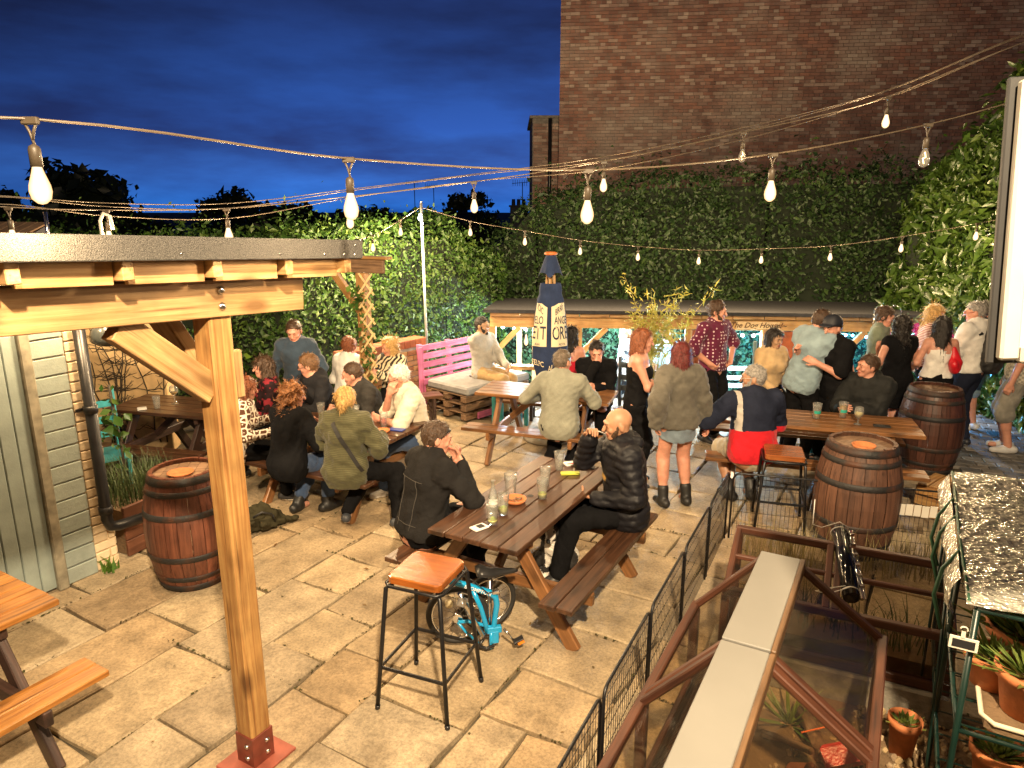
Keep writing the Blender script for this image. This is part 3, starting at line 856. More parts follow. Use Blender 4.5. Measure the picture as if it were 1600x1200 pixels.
# ------------------------------------------------------------------ foliage helpers
def hedge(name, label, path, thick, per_m2, size, mat, z0=-0.05, bump=0.10, jitter=0.8, aspect=0.5, seed=1, singles=0, topfrac=0.6, ragged=0.08, group=None):
    """clipped hedge along a polyline of (x, y, top z): dark core, leaves through its outer layer"""
    rs = np.random.RandomState(seed)
    hd = empty(name, (0, 0, 0), 0, label, 'hedge', group)
    P = []; Nn = []
    core = MB()
    for (x0, y0, h0), (x1, y1, h1) in zip(path[:-1], path[1:]):
        d = np.array([x1 - x0, y1 - y0]); L = np.hypot(*d); d /= L
        nrm = np.array([d[1], -d[0], 0.0])
        n = int(L * (max(h0, h1) - z0) * per_m2)
        t = rs.uniform(-0.02, 1.02, n); hz = h0 + (h1 - h0) * t
        hz = hz + 0.07 * fbm(np.stack([x0 + (x1 - x0) * t, y0 + (y1 - y0) * t, 0 * t], 1), 2.6, seed + 2) + rs.exponential(0.05, n)
        z = z0 + (hz - z0) * rs.uniform(0, 1, n)
        p = np.stack([x0 + (x1 - x0) * t, y0 + (y1 - y0) * t, z], 1)
        P.append(p - nrm * rs.exponential(0.05, (n, 1))); Nn.append(np.tile(nrm + np.array([0, 0, 0.25]), (n, 1)))
        n2 = int(L * thick * per_m2 * topfrac)
        t = rs.uniform(-0.02, 1.02, n2); w = rs.uniform(0, thick, n2)
        p = np.stack([x0 + (x1 - x0) * t, y0 + (y1 - y0) * t, h0 + (h1 - h0) * t + rs.exponential(ragged, n2) + 0.07 * fbm(np.stack([x0 + (x1 - x0) * t, y0 + (y1 - y0) * t, 0 * t], 1), 2.6, seed + 2)], 1) - nrm * w[:, None]
        P.append(p); Nn.append(np.tile(np.array([0, 0, 1.0]), (n2, 1)))
        hi = min(h0, h1)
        a0 = Vector((x0 - nrm[0] * (thick / 2 + bump + .02), y0 - nrm[1] * (thick / 2 + bump + .02), 0)); a1 = Vector((x1 - nrm[0] * (thick / 2 + bump + .02), y1 - nrm[1] * (thick / 2 + bump + .02), 0))
        ex = Vector((d[0], d[1], 0)) * -0.02
        q = []
        for (c, hh) in ((a0 - ex, h0 - 0.16), (a1 + ex, h1 - 0.16)):
            for sd in (-1, 1):
                for zz in (z0, hh): q.append((c.x + sd * nrm[0] * thick / 2, c.y + sd * nrm[1] * thick / 2, zz))
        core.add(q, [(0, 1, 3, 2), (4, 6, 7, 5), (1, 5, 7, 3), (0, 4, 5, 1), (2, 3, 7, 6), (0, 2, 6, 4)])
    P = np.concatenate(P); Nn = np.concatenate(Nn)
    gap = rs.uniform(0, 1, len(P)) < np.clip(0.86 + 0.55 * fbm(P, 3.4, seed + 11), 0.16, 1.0)      # thin patches and hollows
    P = P[gap]; Nn = Nn[gap]
    Nu = Nn / np.linalg.norm(Nn, axis=1)[:, None]
    P = P + Nu * (bump * fbm(P, 2.1, seed) + 0.4 * bump * fbm(P, 6.0, seed + 5))[:, None]
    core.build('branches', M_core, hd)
    if singles:
        dist = np.array([(in_view(p, 0) or (0, 0, 99))[2] for p in P])
        order = np.argsort(dist)[: singles * 3: 3]
        Vl, Fl = leaf_quads(np.zeros((1, 3)), np.array([[0, 0, 1.0]]), 1.0, jitter=0.0, aspect=aspect, rs=np.random.RandomState(2))
        me = npmesh('leaf', *leaf6(1.0, aspect), mats=[varied('laurel_leaf_single', [(0.045, 0.085, 0.014), (0.085, 0.14, 0.022), (0.13, 0.18, 0.035)], rough=0.3, per='object', bump=0, mottle=0.2, spec=0.6)])
        for i in order:
            nn = Vector(Nu[i]) + Vector(rs.normal(0, jitter * 0.7, 3)); 
            q = nn.to_track_quat('Z', 'Y').to_matrix().to_4x4() @ Matrix.Rotation(rs.uniform(0, 6.28), 4, 'Z')
            M = Matrix.Translation(Vector(P[i]) + Vector(Nu[i]) * 0.04) @ q @ Matrix.Scale(size * rs.uniform(0.8, 1.25), 4)
            link('leaf', me, hd, mtx=M)
        keep = np.ones(len(P), bool); keep[order] = False; P = P[keep]; Nu = Nu[keep]
    Vv, F3 = leaf_quads(P, Nu, size, jitter, aspect, rs)
    o = link('leaves', npmesh('leaves', Vv, F3=F3, mats=[mat]), hd); tag(o, kind='stuff')
    return hd

def leaf6(s, aspect):
    V = np.array([(0, -.5, 0), (aspect * .42, -.15, .05), (aspect * .40, .2, .04), (0, .5, -.04), (-aspect * .40, .2, .04), (-aspect * .42, -.15, .05), (0, -.15, 0), (0, .2, 0.01)]) * s
    F3 = np.array([(0, 1, 6), (1, 2, 7), (1, 7, 6), (2, 3, 7), (0, 6, 5), (6, 7, 4), (6, 4, 5), (7, 3, 4)])
    return V, None, F3

hedge('beech_hedge', 'bright green clipped hedge along the left boundary behind the low brick wall',
      [(-6.6, 9.3, 2.40), (-3.1, 9.7, 2.42), (-1.85, 10.6, 2.50), (-0.95, 11.6, 2.42), (-0.15, 12.7, 1.75)], 0.9, 1250, 0.062, M_hedge, bump=0.16, seed=4)
hedge('dark_hedge', 'tall dark hedge right across the back below the brick building',
      [(-0.7, 13.6, 1.7), (0.45, 13.5, 3.0), (2.4, 13.3, 3.28), (4.6, 13.0, 3.34), (7.6, 12.4, 3.36)], 1.0, 900, 0.072, M_hedgedark, z0=-0.9, bump=0.20, seed=9, ragged=0.10)
hedge('laurel_hedge', 'tall glossy laurel hedge with long leaves on the right side',
      [(6.02, 11.4, 2.7), (6.18, 10.4, 3.5), (6.45, 9.3, 4.5), (6.75, 7.6, 5.9)], 1.1, 1150, 0.150, M_laurel, bump=0.20, jitter=0.75, aspect=0.36, seed=12, singles=300, ragged=0.14)

# ------------------------------------------------------------------ far trees, houses
def far_tree(label, x, y, z0, h, w, n, seed, mat=None):
    rs = np.random.RandomState(seed)
    t = empty('far_tree', (x, y, z0), 0, label, 'tree', 'dark trees beyond the hedge')
    mb = MB(); mb.tube([(0, 0, 0), (0.05, 0, h * 0.35), (0, 0.05, h * 0.75)], [w * 0.05, w * 0.035, w * 0.012], 7)
    for k in range(5):
        a = rs.uniform(0, 6.28); zz = h * rs.uniform(0.3, 0.6)
        mb.tube([(0, 0, zz), (math.cos(a) * w * 0.22, math.sin(a) * w * 0.22, zz + h * 0.18)], [w * 0.02, w * 0.008], 5)
    mb.build('trunk', M_bark, t)
    C = []
    for k in range(16):
        a = rs.uniform(0, 6.28); zz = rs.uniform(0.38, 0.93); rr = w * 0.42 * math.sin(PI * min(1, (zz - 0.2) / 0.82)) ** 0.7 * rs.uniform(0.3, 1)
        C.append((math.cos(a) * rr, math.sin(a) * rr, h * zz))
    C = np.array(C)
    idx = rs.randint(0, len(C), n)
    d = rs.normal(0, 1, (n, 3)); d /= np.linalg.norm(d, axis=1)[:, None]
    n = n * 2; idx = rs.randint(0, len(C), n); d = rs.normal(0, 1, (n, 3)); d /= np.linalg.norm(d, axis=1)[:, None]
    P = C[idx] + d * (w * 0.19) * rs.uniform(0.2, 1.05, (n, 1)) * np.array([1, 1, 0.8])
    Vv, F3 = leaf_quads(P, d, w * 0.075, 0.7, 0.65, rs)
    link('crown', npmesh('crown', Vv, F3=F3, mats=[mat or M_tree]), t)
    return t
far_tree('broad dark tree far left, lowest branches behind the pergola roof', -18.0, 30, -1, 5.3, 5.8, 1500, 1)
far_tree('dark tree far left at the very edge, beside the tiled roof corner', -22.5, 30, -1, 5.6, 5.0, 1300, 2)
far_tree('round dark tree above the hedge, over the middle of the pergola roof', -14.4, 40, -1, 4.6, 4.6, 1400, 3)
far_tree('small dark tree peeping over the hedge near the pergola end', -11.9, 40, -1, 4.1, 3.6, 1000, 4)
far_tree('dark rounded tree on the skyline just left of the tall pole', -7.0, 38, -1, 3.7, 3.6, 900, 5)
far_tree('upright loose tree behind the middle of the yard, beside the dark chimneys', -1.75, 35, -1, 5.2, 2.9, 1100, 6)
far_tree('thin dark conifer on the skyline right of the pole', -3.6, 38, -1, 3.1, 1.5, 600, 7)
far_tree('low dark bushy tree above the hedge left of the round one', -10.9, 32, -1, 3.6, 4.2, 900, 8)
far_tree('low dark tree on the skyline between two round trees', -17.0, 42, -1, 4.3, 3.2, 700, 9)
far_tree('low spreading dark tree on the skyline right of the pergola end', -9.0, 44, -1, 3.6, 4.5, 800, 10)
far_tree('low dark bushy tree behind the dark chimneys on the skyline', 2.2, 46, -1, 3.6, 4.6, 800, 11)
far_tree('low dark tree between the pole and the upright loose tree', -5.2, 46, -1, 3.4, 4.0, 800, 12)
far_tree('dark bush filling the skyline beside the small peeping tree', -14.6, 48, -1, 3.5, 5.5, 800, 13)
far_tree('wide dark bush at the far left of the skyline', -24.5, 44, -1, 3.8, 7.0, 900, 14)

def aerial(parent, x, y, z0, z1):
    mb = MB(); mb.tube([(x, y, z0), (x, y, z1)], 0.025, 6); mb.build('aerial_mast', M_dark, parent)
    mb = MB(); mb.tube([(x - 0.55, y, z1 - 0.05), (x + 0.3, y, z1 + 0.02)], 0.015, 5)
    for k in range(7):
        xx = x - 0.5 + k * 0.12; mb.tube([(xx, y, z1 - 0.18), (xx, y, z1 + 0.14)], 0.010, 4)
    mb.build('aerial_array', M_dark, parent)
hs = empty('slate_house', (0.2, 36, -1), 0, 'dark slate roofed house with skylights and chimneys on the skyline', 'house')
mb = MB(); mb.box((0, 3, 1.0), (6.0, 5, 2.0)); mb.build('wall', M_slate, hs)
mb = MB(); mb.add([(-3.2, 0.2, 1.55), (3.2, 0.2, 1.55), (3.2, 3, 2.85), (-3.2, 3, 2.85), (-3.2, 5.8, 1.55), (3.2, 5.8, 1.55)], [(0, 1, 2, 3), (3, 2, 5, 4), (0, 3, 4), (1, 5, 2)])
hroof = mb.build('roof', M_slate, hs)
for (x, y, z, w) in ((-1.75, 1.2, 2.0, 0.55), (-0.75, 0.75, 1.8, 0.45)):
    mb = MB(); mb.box((x, y, z + 0.05), (w, 0.62, 0.07), rot=Matrix.Rotation(R(25), 3, 'X'), ch=0.01); mb.build('skylight', plain('skylight_glass', (0.35, 0.42, 0.55), rough=0.08, var=0.03), hroof)
for (x, w, h) in ((0.15, 0.9, 1.25), (1.35, 0.6, 1.0)):
    mb = MB(); mb.box((x, 3, 2.6 + h / 2), (w, 0.6, h), ch=0.02); mb.box((x, 3, 2.6 + h), (w + 0.14, 0.74, 0.1), ch=0.02)
    for k in range(3): mb.lathe([(0.11, 0), (0.09, 0.34), (0.0, 0.34)], 8, (x - w * 0.3 + k * w * 0.3, 3, 2.62 + h))
    mb.build('chimney', M_slate, hs)
aerial(hs, 0.35, 2.7, 3.6, 5.05)
hs2 = empty('far_house', (-4.4, 44, -1), 0, 'distant dark house with an aerial just left of the tall pole', 'house')
mb = MB(); mb.box((0, 2, 1.4), (4.2, 4, 2.8)); mb.build('wall', M_slate, hs2)
mb = MB(); mb.add([(-2.3, -.2, 2.7), (2.3, -.2, 2.7), (2.3, 2, 3.5), (-2.3, 2, 3.5), (-2.3, 4.2, 2.7), (2.3, 4.2, 2.7)], [(0, 1, 2, 3), (3, 2, 5, 4), (0, 3, 4), (1, 5, 2)]); mb.build('roof', M_slate, hs2)
mb = MB(); mb.box((1.3, 2, 3.7), (0.6, 0.5, 0.7), ch=0.02); mb.build('chimney', M_slate, hs2)
aerial(hs2, -1.7, 2, 3.2, 5.3); aerial(hs2, -0.5, 2, 3.2, 5.1)

# the corner of a neighbouring tiled roof at the far left
nr = empty('tiled_outhouse', (-7.25, 7.9, -0.42), -20, 'corner of a clay tiled outhouse roof at the far left edge', 'building')
mb = MB(); mb.box((0, 0.6, 1.1), (2.4, 1.6, 2.2)); mb.build('wall', M_cream, nr)
mb = MB(); mb.add([(-1.4, -.4, 2.24), (1.45, -.4, 2.24), (1.45, 1.2, 3.0), (-1.4, 1.2, 3.0), (-1.4, 1.2, 2.2), (1.45, 1.2, 2.2)], [(0, 1, 2, 3), (1, 5, 2), (0, 3, 4), (4, 3, 2, 5)])
rf = mb.build('roof', M_slate, nr)
tm = MB(); tm.box((0, 0, 0), (0.165, 0.27, 0.016)); tme = tm.mesh('tile', M_ridge)
for r_ in range(7):
    for q in range(16):
        y = -0.40 + r_ * 0.235; z = 2.27 + (y + 0.4) * 0.475
        link('tile', tme, rf, loc=(-1.28 + q * 0.178 + (r_ % 2) * 0.05, y + 0.1, z + 0.05), rot=(R(22.5), 0, R(rnd.uniform(-1, 1))))

# ------------------------------------------------------------------ left building with the sage door
LB = Vector((-3.2, 5.25, 0))
bl = empty('outbuilding', LB, 60, 'cream painted brick outbuilding with a sage plank door at the left', 'building')
# local x runs back along the facade, local -y faces the yard
mb = MB(); mb.box((-0.205, 0.26, 1.15), (0.41, 0.5, 2.3)); mb.box((-2.2, 0.30, 1.15), (1.6, 0.42, 2.3)); mb.box((-0.9, 0.30, 2.14), (1.0, 0.42, 0.32))
mb.build('wall', M_cream, bl)
def local_bricks(parent, x0, x1, z0, z1, y, mat, bw=0.215, bh=0.067, side=False, rot=0.0):
    row = 0; z = z0; cache = {}
    while z + bh <= z1:
        x = x0 - (bw * 0.5 if row % 2 else 0)
        while x < x1 - 0.02:
            xa, xb = max(x, x0), min(x + bw, x1)
            if xb - xa > 0.03:
                key = round(xb - xa, 2)
                if key not in cache:
                    b = MB(); Vb, Fb = chamfer_box((xb - xa) / 2, 0.012, bh / 2, 0.006); b.add(Vb, Fb); cache[key] = b.mesh('brick', mat)
                c = ((xa + xb) / 2, y + rnd.uniform(-0.002, 0.002), z + bh / 2)
                if side: c = (y + rnd.uniform(-0.002, 0.002), (xa + xb) / 2, z + bh / 2)
                link('brick', cache[key], parent, loc=c, rot=(0, R(rnd.uniform(-0.5, 0.5)), R(90) if side else 0))
            x += bw + 0.010
        z += bh + 0.010; row += 1
local_bricks(bl, -0.165, 0.0, 0.0, 2.2, 0.004, M_brickcream)
local_bricks(bl, 0.012, 0.5, 0.0, 2.2, 0.006, M_brickcream, side=True)
local_bricks(bl, -0.41, -0.175, 0.0, 2.2, -0.012, M_bricksage, bw=0.52, bh=0.125)
dr = empty('door', (-0.93, -0.02, 0), 0); dr.parent = bl
for k in range(9):
    b = MB(); Vb, Fb = chamfer_box(0.049, 0.018, 0.96, 0.006); b.add(Vb, Fb)
    o = b.build('plank', M_greendoor, dr, loc=(-0.43 + k * 0.1025, rnd.uniform(-0.002, 0.002), 0.985))
mb = MB(); mb.box((0.475, 0.0, 1.0), (0.075, 0.10, 2.0), ch=0.008); mb.build('door_frame', plain('weathered_frame_paint', (0.22, 0.20, 0.15), rough=0.7, var=0.35), dr)
mb = MB(); mb.box((0.0, 0.02, 1.99), (1.03, 0.10, 0.05), ch=0.008); mb.build('door_head', M_greendoor, dr)
mb = MB(); mb.box((-0.10, -0.03, 0.78), (0.03, 0.012, 0.13), ch=0.004); mb.tube([(-0.10, -0.035, 0.80), (-0.10, -0.075, 0.80), (-0.20, -0.08, 0.80)], 0.008, 8); mb.build('handle', M_chrome, dr)
mb = MB(); mb.tube([(-0.075, -0.065, 2.2), (-0.075, -0.065, 0.42), (-0.06, -0.075, 0.36), (0.0, -0.08, 0.34), (0.26, -0.09, 0.33)], 0.042, 12)
for z in (1.32, 0.5): mb.tube([(-0.075, -0.065, z - 0.03), (-0.075, -0.065, z + 0.03)], 0.050, 12)
tag(mb.build('drainpipe', M_blackpl, bl))
mb = MB(); mb.bar((-0.16, -0.02, 1.32), (-0.03, -0.02, 1.32), 0.01, 0.02); mb.build('pipe_bracket', M_blackpl, bl)
# dome wall lamp hung by the corner
wl_ = empty('wall_lamp', LB + UB * 0.10 + UA * 0.08 + Vector((0, 0, 1.86)), 60, 'dark grey domed lamp fixed to the outbuilding beside the drainpipe', 'lamp')
mb = MB(); mb.lathe([(0.0, 0.10), (0.05, 0.095), (0.088, 0.05), (0.10, 0.0), (0.098, -0.05), (0.092, -0.05), (0.09, 0.0), (0.0, 0.06)], 20)
o = mb.build('lamp_shade', plain('dark_grey_enamel', (0.06, 0.07, 0.07), rough=0.25, var=0.1), wl_); o.rotation_euler = (R(18), 0, 0)
mb = MB(); mb.tube([(0, 0, 0.10), (-0.02, 0.04, 0.15), (-0.05, 0.08, 0.15)], 0.012, 8); mb.build('bracket', M_blackpl, wl_)
d = bpy.data.lights.new('wall_lamp_fill', 'SPOT'); d.energy = 110; d.color = (1, 0.78, 0.5); d.spot_size = R(120); d.spot_blend = 0.6; d.shadow_soft_size = 0.04  # spot added inside the dome to brighten the creeper wall
lo = bpy.data.objects.new('wall_lamp_fill', d); COL.objects.link(lo); lo.parent = wl_; lo.location = (0.02, 0.0, -0.06); lo.rotation_euler = (R(25), R(-48), 0)

# cream wall with dark creeper stems in the recess
cw = empty('creeper_wall', (-4.05, 8.25, 0), 180 + 8, 'cream wall covered in bare dark creeper stems in the left recess', 'wall')
mb = MB(); mb.box((1.2, 0.12, 0.98), (2.4, 0.24, 2.0), ch=0.01); mb.build('wall_face', plain('ochre_render', (0.70, 0.48, 0.24), rough=0.85, var=0.12, bump=0.4, bscale=20), cw)
cm = MB(); rc = random.Random(5)
for k in range(9):
    x = rc.uniform(0.05, 0.9); z = 0.1; pts = []
    dx = rc.uniform(-0.3, 0.3)
    for q in range(12):
        pts.append((x, 0.252, z)); x += dx * 0.12 + rc.uniform(-0.05, 0.05); z += 0.16
        x = min(max(x, 0.02), 1.4)
    cm.tube(pts, [0.009 - 0.0005 * i for i in range(12)], 5)
    for q in range(1, 11):
        for _ in range(3):
            p = pts[q]; sd = rc.choice((-1, 1)); l = rc.uniform(0.06, 0.24)
            cm.tube([p, (p[0] + sd * l * 0.5, 0.256, p[2] + rc.uniform(-0.03, 0.08)), (p[0] + sd * l, 0.254, p[2] + rc.uniform(-0.04, 0.14))], [0.004, 0.0035, 0.002], 4)
cm.build('creeper', M_bark, cw)

# low brick wall behind the bench corner
lw = empty('low_brick_wall', (-1.78, 9.33, 0), 53, 'low buff brick wall with a dark red coping course left of the pink bench', 'wall')
mb = MB(); mb.box((0.15, 0.11, 0.43), (1.5, 0.20, 0.90)); mb.build('wall_core', M_mortar, lw)
local_bricks(lw, -0.6, 0.9, 0.0, 0.86, 0.005, M_brickpale)
for k in range(14):
    b = MB(); Vb, Fb = chamfer_box(0.049, 0.115, 0.055, 0.006); b.add(Vb, Fb)
    b.build('brick', varied('coping_brick', [(0.26, 0.085, 0.05), (0.36, 0.13, 0.07), (0.20, 0.07, 0.05)], per='object', bump=0.4), lw, loc=(-0.545 + k * 0.1075, 0.11, 0.935))

# the pub wall the picture is taken from, behind the camera, with an assumed flood lamp, out of view, to light the yard
mb = MB(); mb.box((0, -1.45, 3.0), (16, 0.3, 6.4)); pw = mb.build('pub_wall', M_pub); tag(pw, 'rendered rear wall of the pub facing the beer garden', 'building')
fl = empty('assumed_floodlight', ASSUMED_FLOOD_POS, 0, 'assumed warm flood lamp bracketed high on the pub wall, out of view', 'lamp')  # unseen lamp, assumed from the way the yard is lit
mb = MB(); mb.box((0, 0, 0), (0.30, 0.10, 0.22), rot=Matrix.Rotation(R(25), 3, 'X'), ch=0.02); mb.tube([(0, -0.02, 0), (0, -0.31, 0.05)], 0.02, 8); mb.build('housing', M_blackpl, fl)
mb = MB(); mb.box((0, 0.058, -0.027), (0.24, 0.006, 0.16), rot=Matrix.Rotation(R(25), 3, 'X')); mb.build('lens', emit('assumed_flood_lens', ASSUMED_FLOOD_COL, 20.0), fl)
ld = bpy.data.lights.new('assumed_flood_beam', 'SPOT'); ld.energy = ASSUMED_FLOOD_W; ld.color = ASSUMED_FLOOD_COL; ld.spot_size = R(130); ld.spot_blend = 0.9; ld.shadow_soft_size = 0.10
lo = bpy.data.objects.new('assumed_flood_beam', ld); COL.objects.link(lo); lo.parent = fl; lo.location = (0, 0.12, -0.05)
lo.rotation_euler = (Vector((-1.8, 6.5, 0.0)) - Vector(ASSUMED_FLOOD_POS)).to_track_quat('-Z', 'Y').to_euler()
# ------------------------------------------------------------------ front pergola with the felted roof
FP = Vector((-1.335, 3.13, 0))
pg = empty('pergola', FP, 60, 'pale pine pergola with a grey felt roof edge in front of the sage door', 'pergola')
# local x runs along the roof edge (away from the camera), local y runs back to the outbuilding; the roof falls a little to the far end
def pz(x, z): return z - 0.052 * x
PT = R(2.98)
bar('post', (0, 0, 0.14), (0, 0, 2.335), 0.116, 0.116, M_post, pg, ch=0.006)
mb = MB(); mb.box((0, 0, 0.008), (0.30, 0.26, 0.016), ch=0.003); fb = mb.build('base_plate', plain('red_oxide', (0.26, 0.07, 0.045), rough=0.6, var=0.25), pg)
mb = MB(); mb.box((0, 0, 0.10), (0.130, 0.130, 0.17), ch=0.003); sh_ = mb.build('post_shoe', plain('red_oxide_dark', (0.15, 0.035, 0.022), rough=0.45, var=0.3), pg)
for (x, y) in ((0.02, -0.068), (-0.068, -0.02)):
    for z in (0.06, 0.13):
        mb = MB(); mb.lathe([(0.013, -0.004), (0.013, 0.006), (0.0, 0.010)], 8); b = mb.build('bolt', M_chrome, sh_, loc=(x, y, z)); b.rotation_euler = (R(90), 0, 0) if abs(y) > abs(x) else (0, R(-90), 0)
bar('beam', (-3.4, -0.03, pz(-3.4, 2.415)), (0.48, -0.03, pz(.48, 2.415)), 0.095, 0.165, M_beam, pg, ch=0.004)
for z in (2.38, 2.45):
    mb = MB(); mb.lathe([(0.018, -0.003), (0.018, 0.004), (0.010, 0.010), (0.0, 0.011)], 10); b = mb.build('bolt', M_chrome, pg, loc=(0.0, -0.081, z)); b.rotation_euler = (R(90), 0, 0)
bar('brace', (-0.04, 0.0, 2.00), (-0.44, 0.0, 2.35), 0.075, 0.125, M_beam, pg, ch=0.004)
bar('brace', (0.0, 0.05, 1.98), (0.0, 0.40, 2.34), 0.075, 0.11, M_beam, pg, ch=0.004)
bar('packing_block', (0.084, 0.0, 1.93), (0.084, 0.0, 2.16), 0.10, 0.036, M_beam, pg, ch=0.012)
# rafters, falling slightly towards the house
for k in range(11):
    x = 0.645 - k * 0.38
    bar('rafter', (x, -0.225, pz(x, 2.578)), (x, 2.62, pz(x, 2.45)), 0.045, 0.125, M_beam, pg, ch=0.003)
for k in range(10):
    x0 = 0.645 - k * 0.38 - 0.026; bar('blocking_board', (x0, -0.165, pz(x0, 2.556)), (x0 - 0.328, -0.165, pz(x0 - .328, 2.556)), 0.022, 0.118, M_beam, pg, ch=0.002)
q = []
for (x, y, z) in ((-3.2, -.24, 2.645), (.70, -.24, 2.645), (.70, 2.66, 2.518), (-3.2, 2.66, 2.518)): q.append((x, y, pz(x, z)))
mb = MB(); mb.add(q + [(x, y, z + .02) for x, y, z in q], [(3, 2, 1, 0), (4, 5, 6, 7), (0, 1, 5, 4), (1, 2, 6, 5), (2, 3, 7, 6), (3, 0, 4, 7)]); mb.build('roof_deck', M_felt, pg)
fs = empty('felt_fascia', (0, -0.254, 2.632)); fs.parent = pg; fs.rotation_euler = (0, PT, 0)
mb = MB(); mb.box((-1.245, 0, 0), (3.93, 0.020, 0.090), ch=0.004); mb.build('felt_strip', M_felt, fs)
mb = MB(); mb.box((0.712, 1.45, -.066), (0.020, 2.9, 0.090), rot=Matrix.Rotation(R(-2.5), 3, 'X'), ch=0.004); mb.build('felt_strip', M_felt, fs)
for (x, z) in ((-2.2, -.025), (-1.65, -.03), (-0.98, -.025), (-0.30, -.02), (0.18, -.022), (0.45, -.024), (0.58, -.025), (0.66, -.025), (0.66, .02)):
    mb = MB(); mb.lathe([(0.006, -0.002), (0.006, 0.002), (0.0, 0.004)], 8); b = mb.build('clout_nail', M_chrome, fs, loc=(x, -0.011, z)); b.rotation_euler = (R(90), 0, 0)

# ------------------------------------------------------------------ second pergola over the group table, with trellis on its posts
def lattice(parent, cx, cy, z0, z1, w, nrmrot=0.0):
    """criss-cross trellis battens clipped to one side of a post"""
    h = z1 - z0; n = int(h / 0.17)
    for k in range(n):
        za = z0 + k * 0.17
        for sd in (-1, 1):
            b = bar('trellis_batten', Vector((cx - sd * w / 2, cy - 0.012 * sd, za)), Vector((cx + sd * w / 2, cy - 0.012 * sd, min(za + 0.24, z1 + 0.05))), 0.010, 0.022, M_trellis, parent, ch=0.0)
def climber(parent, pts, n, size, mat, seed, spread=0.09, name='climbing_plant'):
    rs = np.random.RandomState(seed); pts = np.array(pts, float)
    t = rs.uniform(0, len(pts) - 1.001, n); i = t.astype(int); f = (t - i)[:, None]
    P = pts[i] * (1 - f) + pts[i + 1] * f + rs.normal(0, spread, (n, 3))
    Vv, F3 = leaf_quads(P, np.tile([0.2, -1, 0.5], (n, 1)), size, 0.9, 0.62, rs)
    return tag(link(name, npmesh(name, Vv, F3=F3, mats=[mat]), parent), kind='stuff')
p2 = empty('trellis_pergola', (-1.74, 8.32, 0), -25, 'open timber pergola with trellised posts over the left group table', 'pergola')
bar('post', (0, 0, 0), (0, 0, 2.06), 0.12, 0.12, M_post, p2)
bar('post', (-2.05, -0.2, 0), (-2.05, -0.2, 2.06), 0.12, 0.12, M_post, p2)
bar('beam', (-2.4, -0.02, 2.14), (0.32, -0.02, 2.14), 0.05, 0.155, M_pallet, p2)
bar('top_rail', (-2.5, -0.02, 2.238), (0.40, -0.02, 2.238), 0.12, 0.035, M_post, p2)
bar('brace', (0.0, 0.0, 1.55), (-0.42, 0.0, 2.06), 0.07, 0.09, M_post, p2)
lattice(p2, 0.11, -0.10, 0.12, 2.12, 0.20); lattice(p2, -2.10, -0.32, 0.1, 1.2, 0.20)
climber(p2, [(0.1, -0.1, 0.3), (0.12, -0.1, 1.1), (0.02, -0.1, 1.7), (-0.05, -.05, 1.9)], 330, 0.05, M_hedge, 21, 0.05)
climber(p2, [(-2.0, -0.36, 0.5), (-2.05, -0.34, 1.0), (-1.98, -0.3, 1.25), (-2.3, -0.4, 1.3)], 260, 0.07, M_vine, 22, 0.08)

# ------------------------------------------------------------------ covered shelter at the back, on lower ground
SH = Vector((-0.32, 10.95, 0)); SA = -5.0
sh = empty('garden_shelter', SH, SA, 'long timber shelter with a black felt roof and fairy lights at the back', 'shelter')
bar('beam', (-0.02, 0, 1.08), (6.9, 0, 1.08), 0.07, 0.17, M_shelterwood, sh)
for k in range(15):
    bar('soffit_board', (0.0 + k * 0.455, -0.10, 1.205), (0.445 + k * 0.455, -0.10, 1.205), 0.10, 0.055, M_beam, sh, ch=0.003)
mb = MB(); mb.add([(-0.1, -0.22, 1.24), (7.0, -0.22, 1.24), (7.0, 2.3, 1.10), (-0.1, 2.3, 1.10), (-0.1, -0.22, 1.29), (7.0, -0.22, 1.29), (7.0, 2.3, 1.15), (-0.1, 2.3, 1.15)],
                  [(3, 2, 1, 0), (4, 5, 6, 7), (0, 1, 5, 4), (1, 2, 6, 5), (2, 3, 7, 6), (3, 0, 4, 7)]); mb.build('roof', M_shelterfelt, sh)
for x in (0.02, 1.36, 3.02, 4.15, 5.2, 6.8):
    bar('post', (x, 0, -0.9), (x, 0, 0.995), 0.10, 0.10, M_shelterwood, sh)
for (x, d) in ((0.02, 1), (1.36, -1), (1.36, 1), (3.02, -1), (5.2, 1)):
    bar('brace', (x + d * 0.05, 0, 0.60), (x + d * 0.42, 0, 0.995), 0.07, 0.08, M_shelterwood, sh)
for x in (0.35, 0.62, 2.1):
    bar('rear_post', (x, 1.1, -0.9), (x, 1.1, 1.12), 0.09, 0.09, M_shelterwood, sh)
bar('seat_rail', (0.0, -0.02, 0.36), (1.3, -0.02, 0.36), 0.16, 0.06, M_shelterwood, sh)
mb = MB(); mb.box((3.17, 0.02, 0.05), (0.30, 0.04, 1.86), ch=0.005); mb.build('side_panel', M_darkorange, sh)
mb = MB(); mb.box((4.78, 0.02, 0.05), (0.80, 0.04, 1.86), ch=0.005); mb.build('side_panel', M_darkorange, sh)
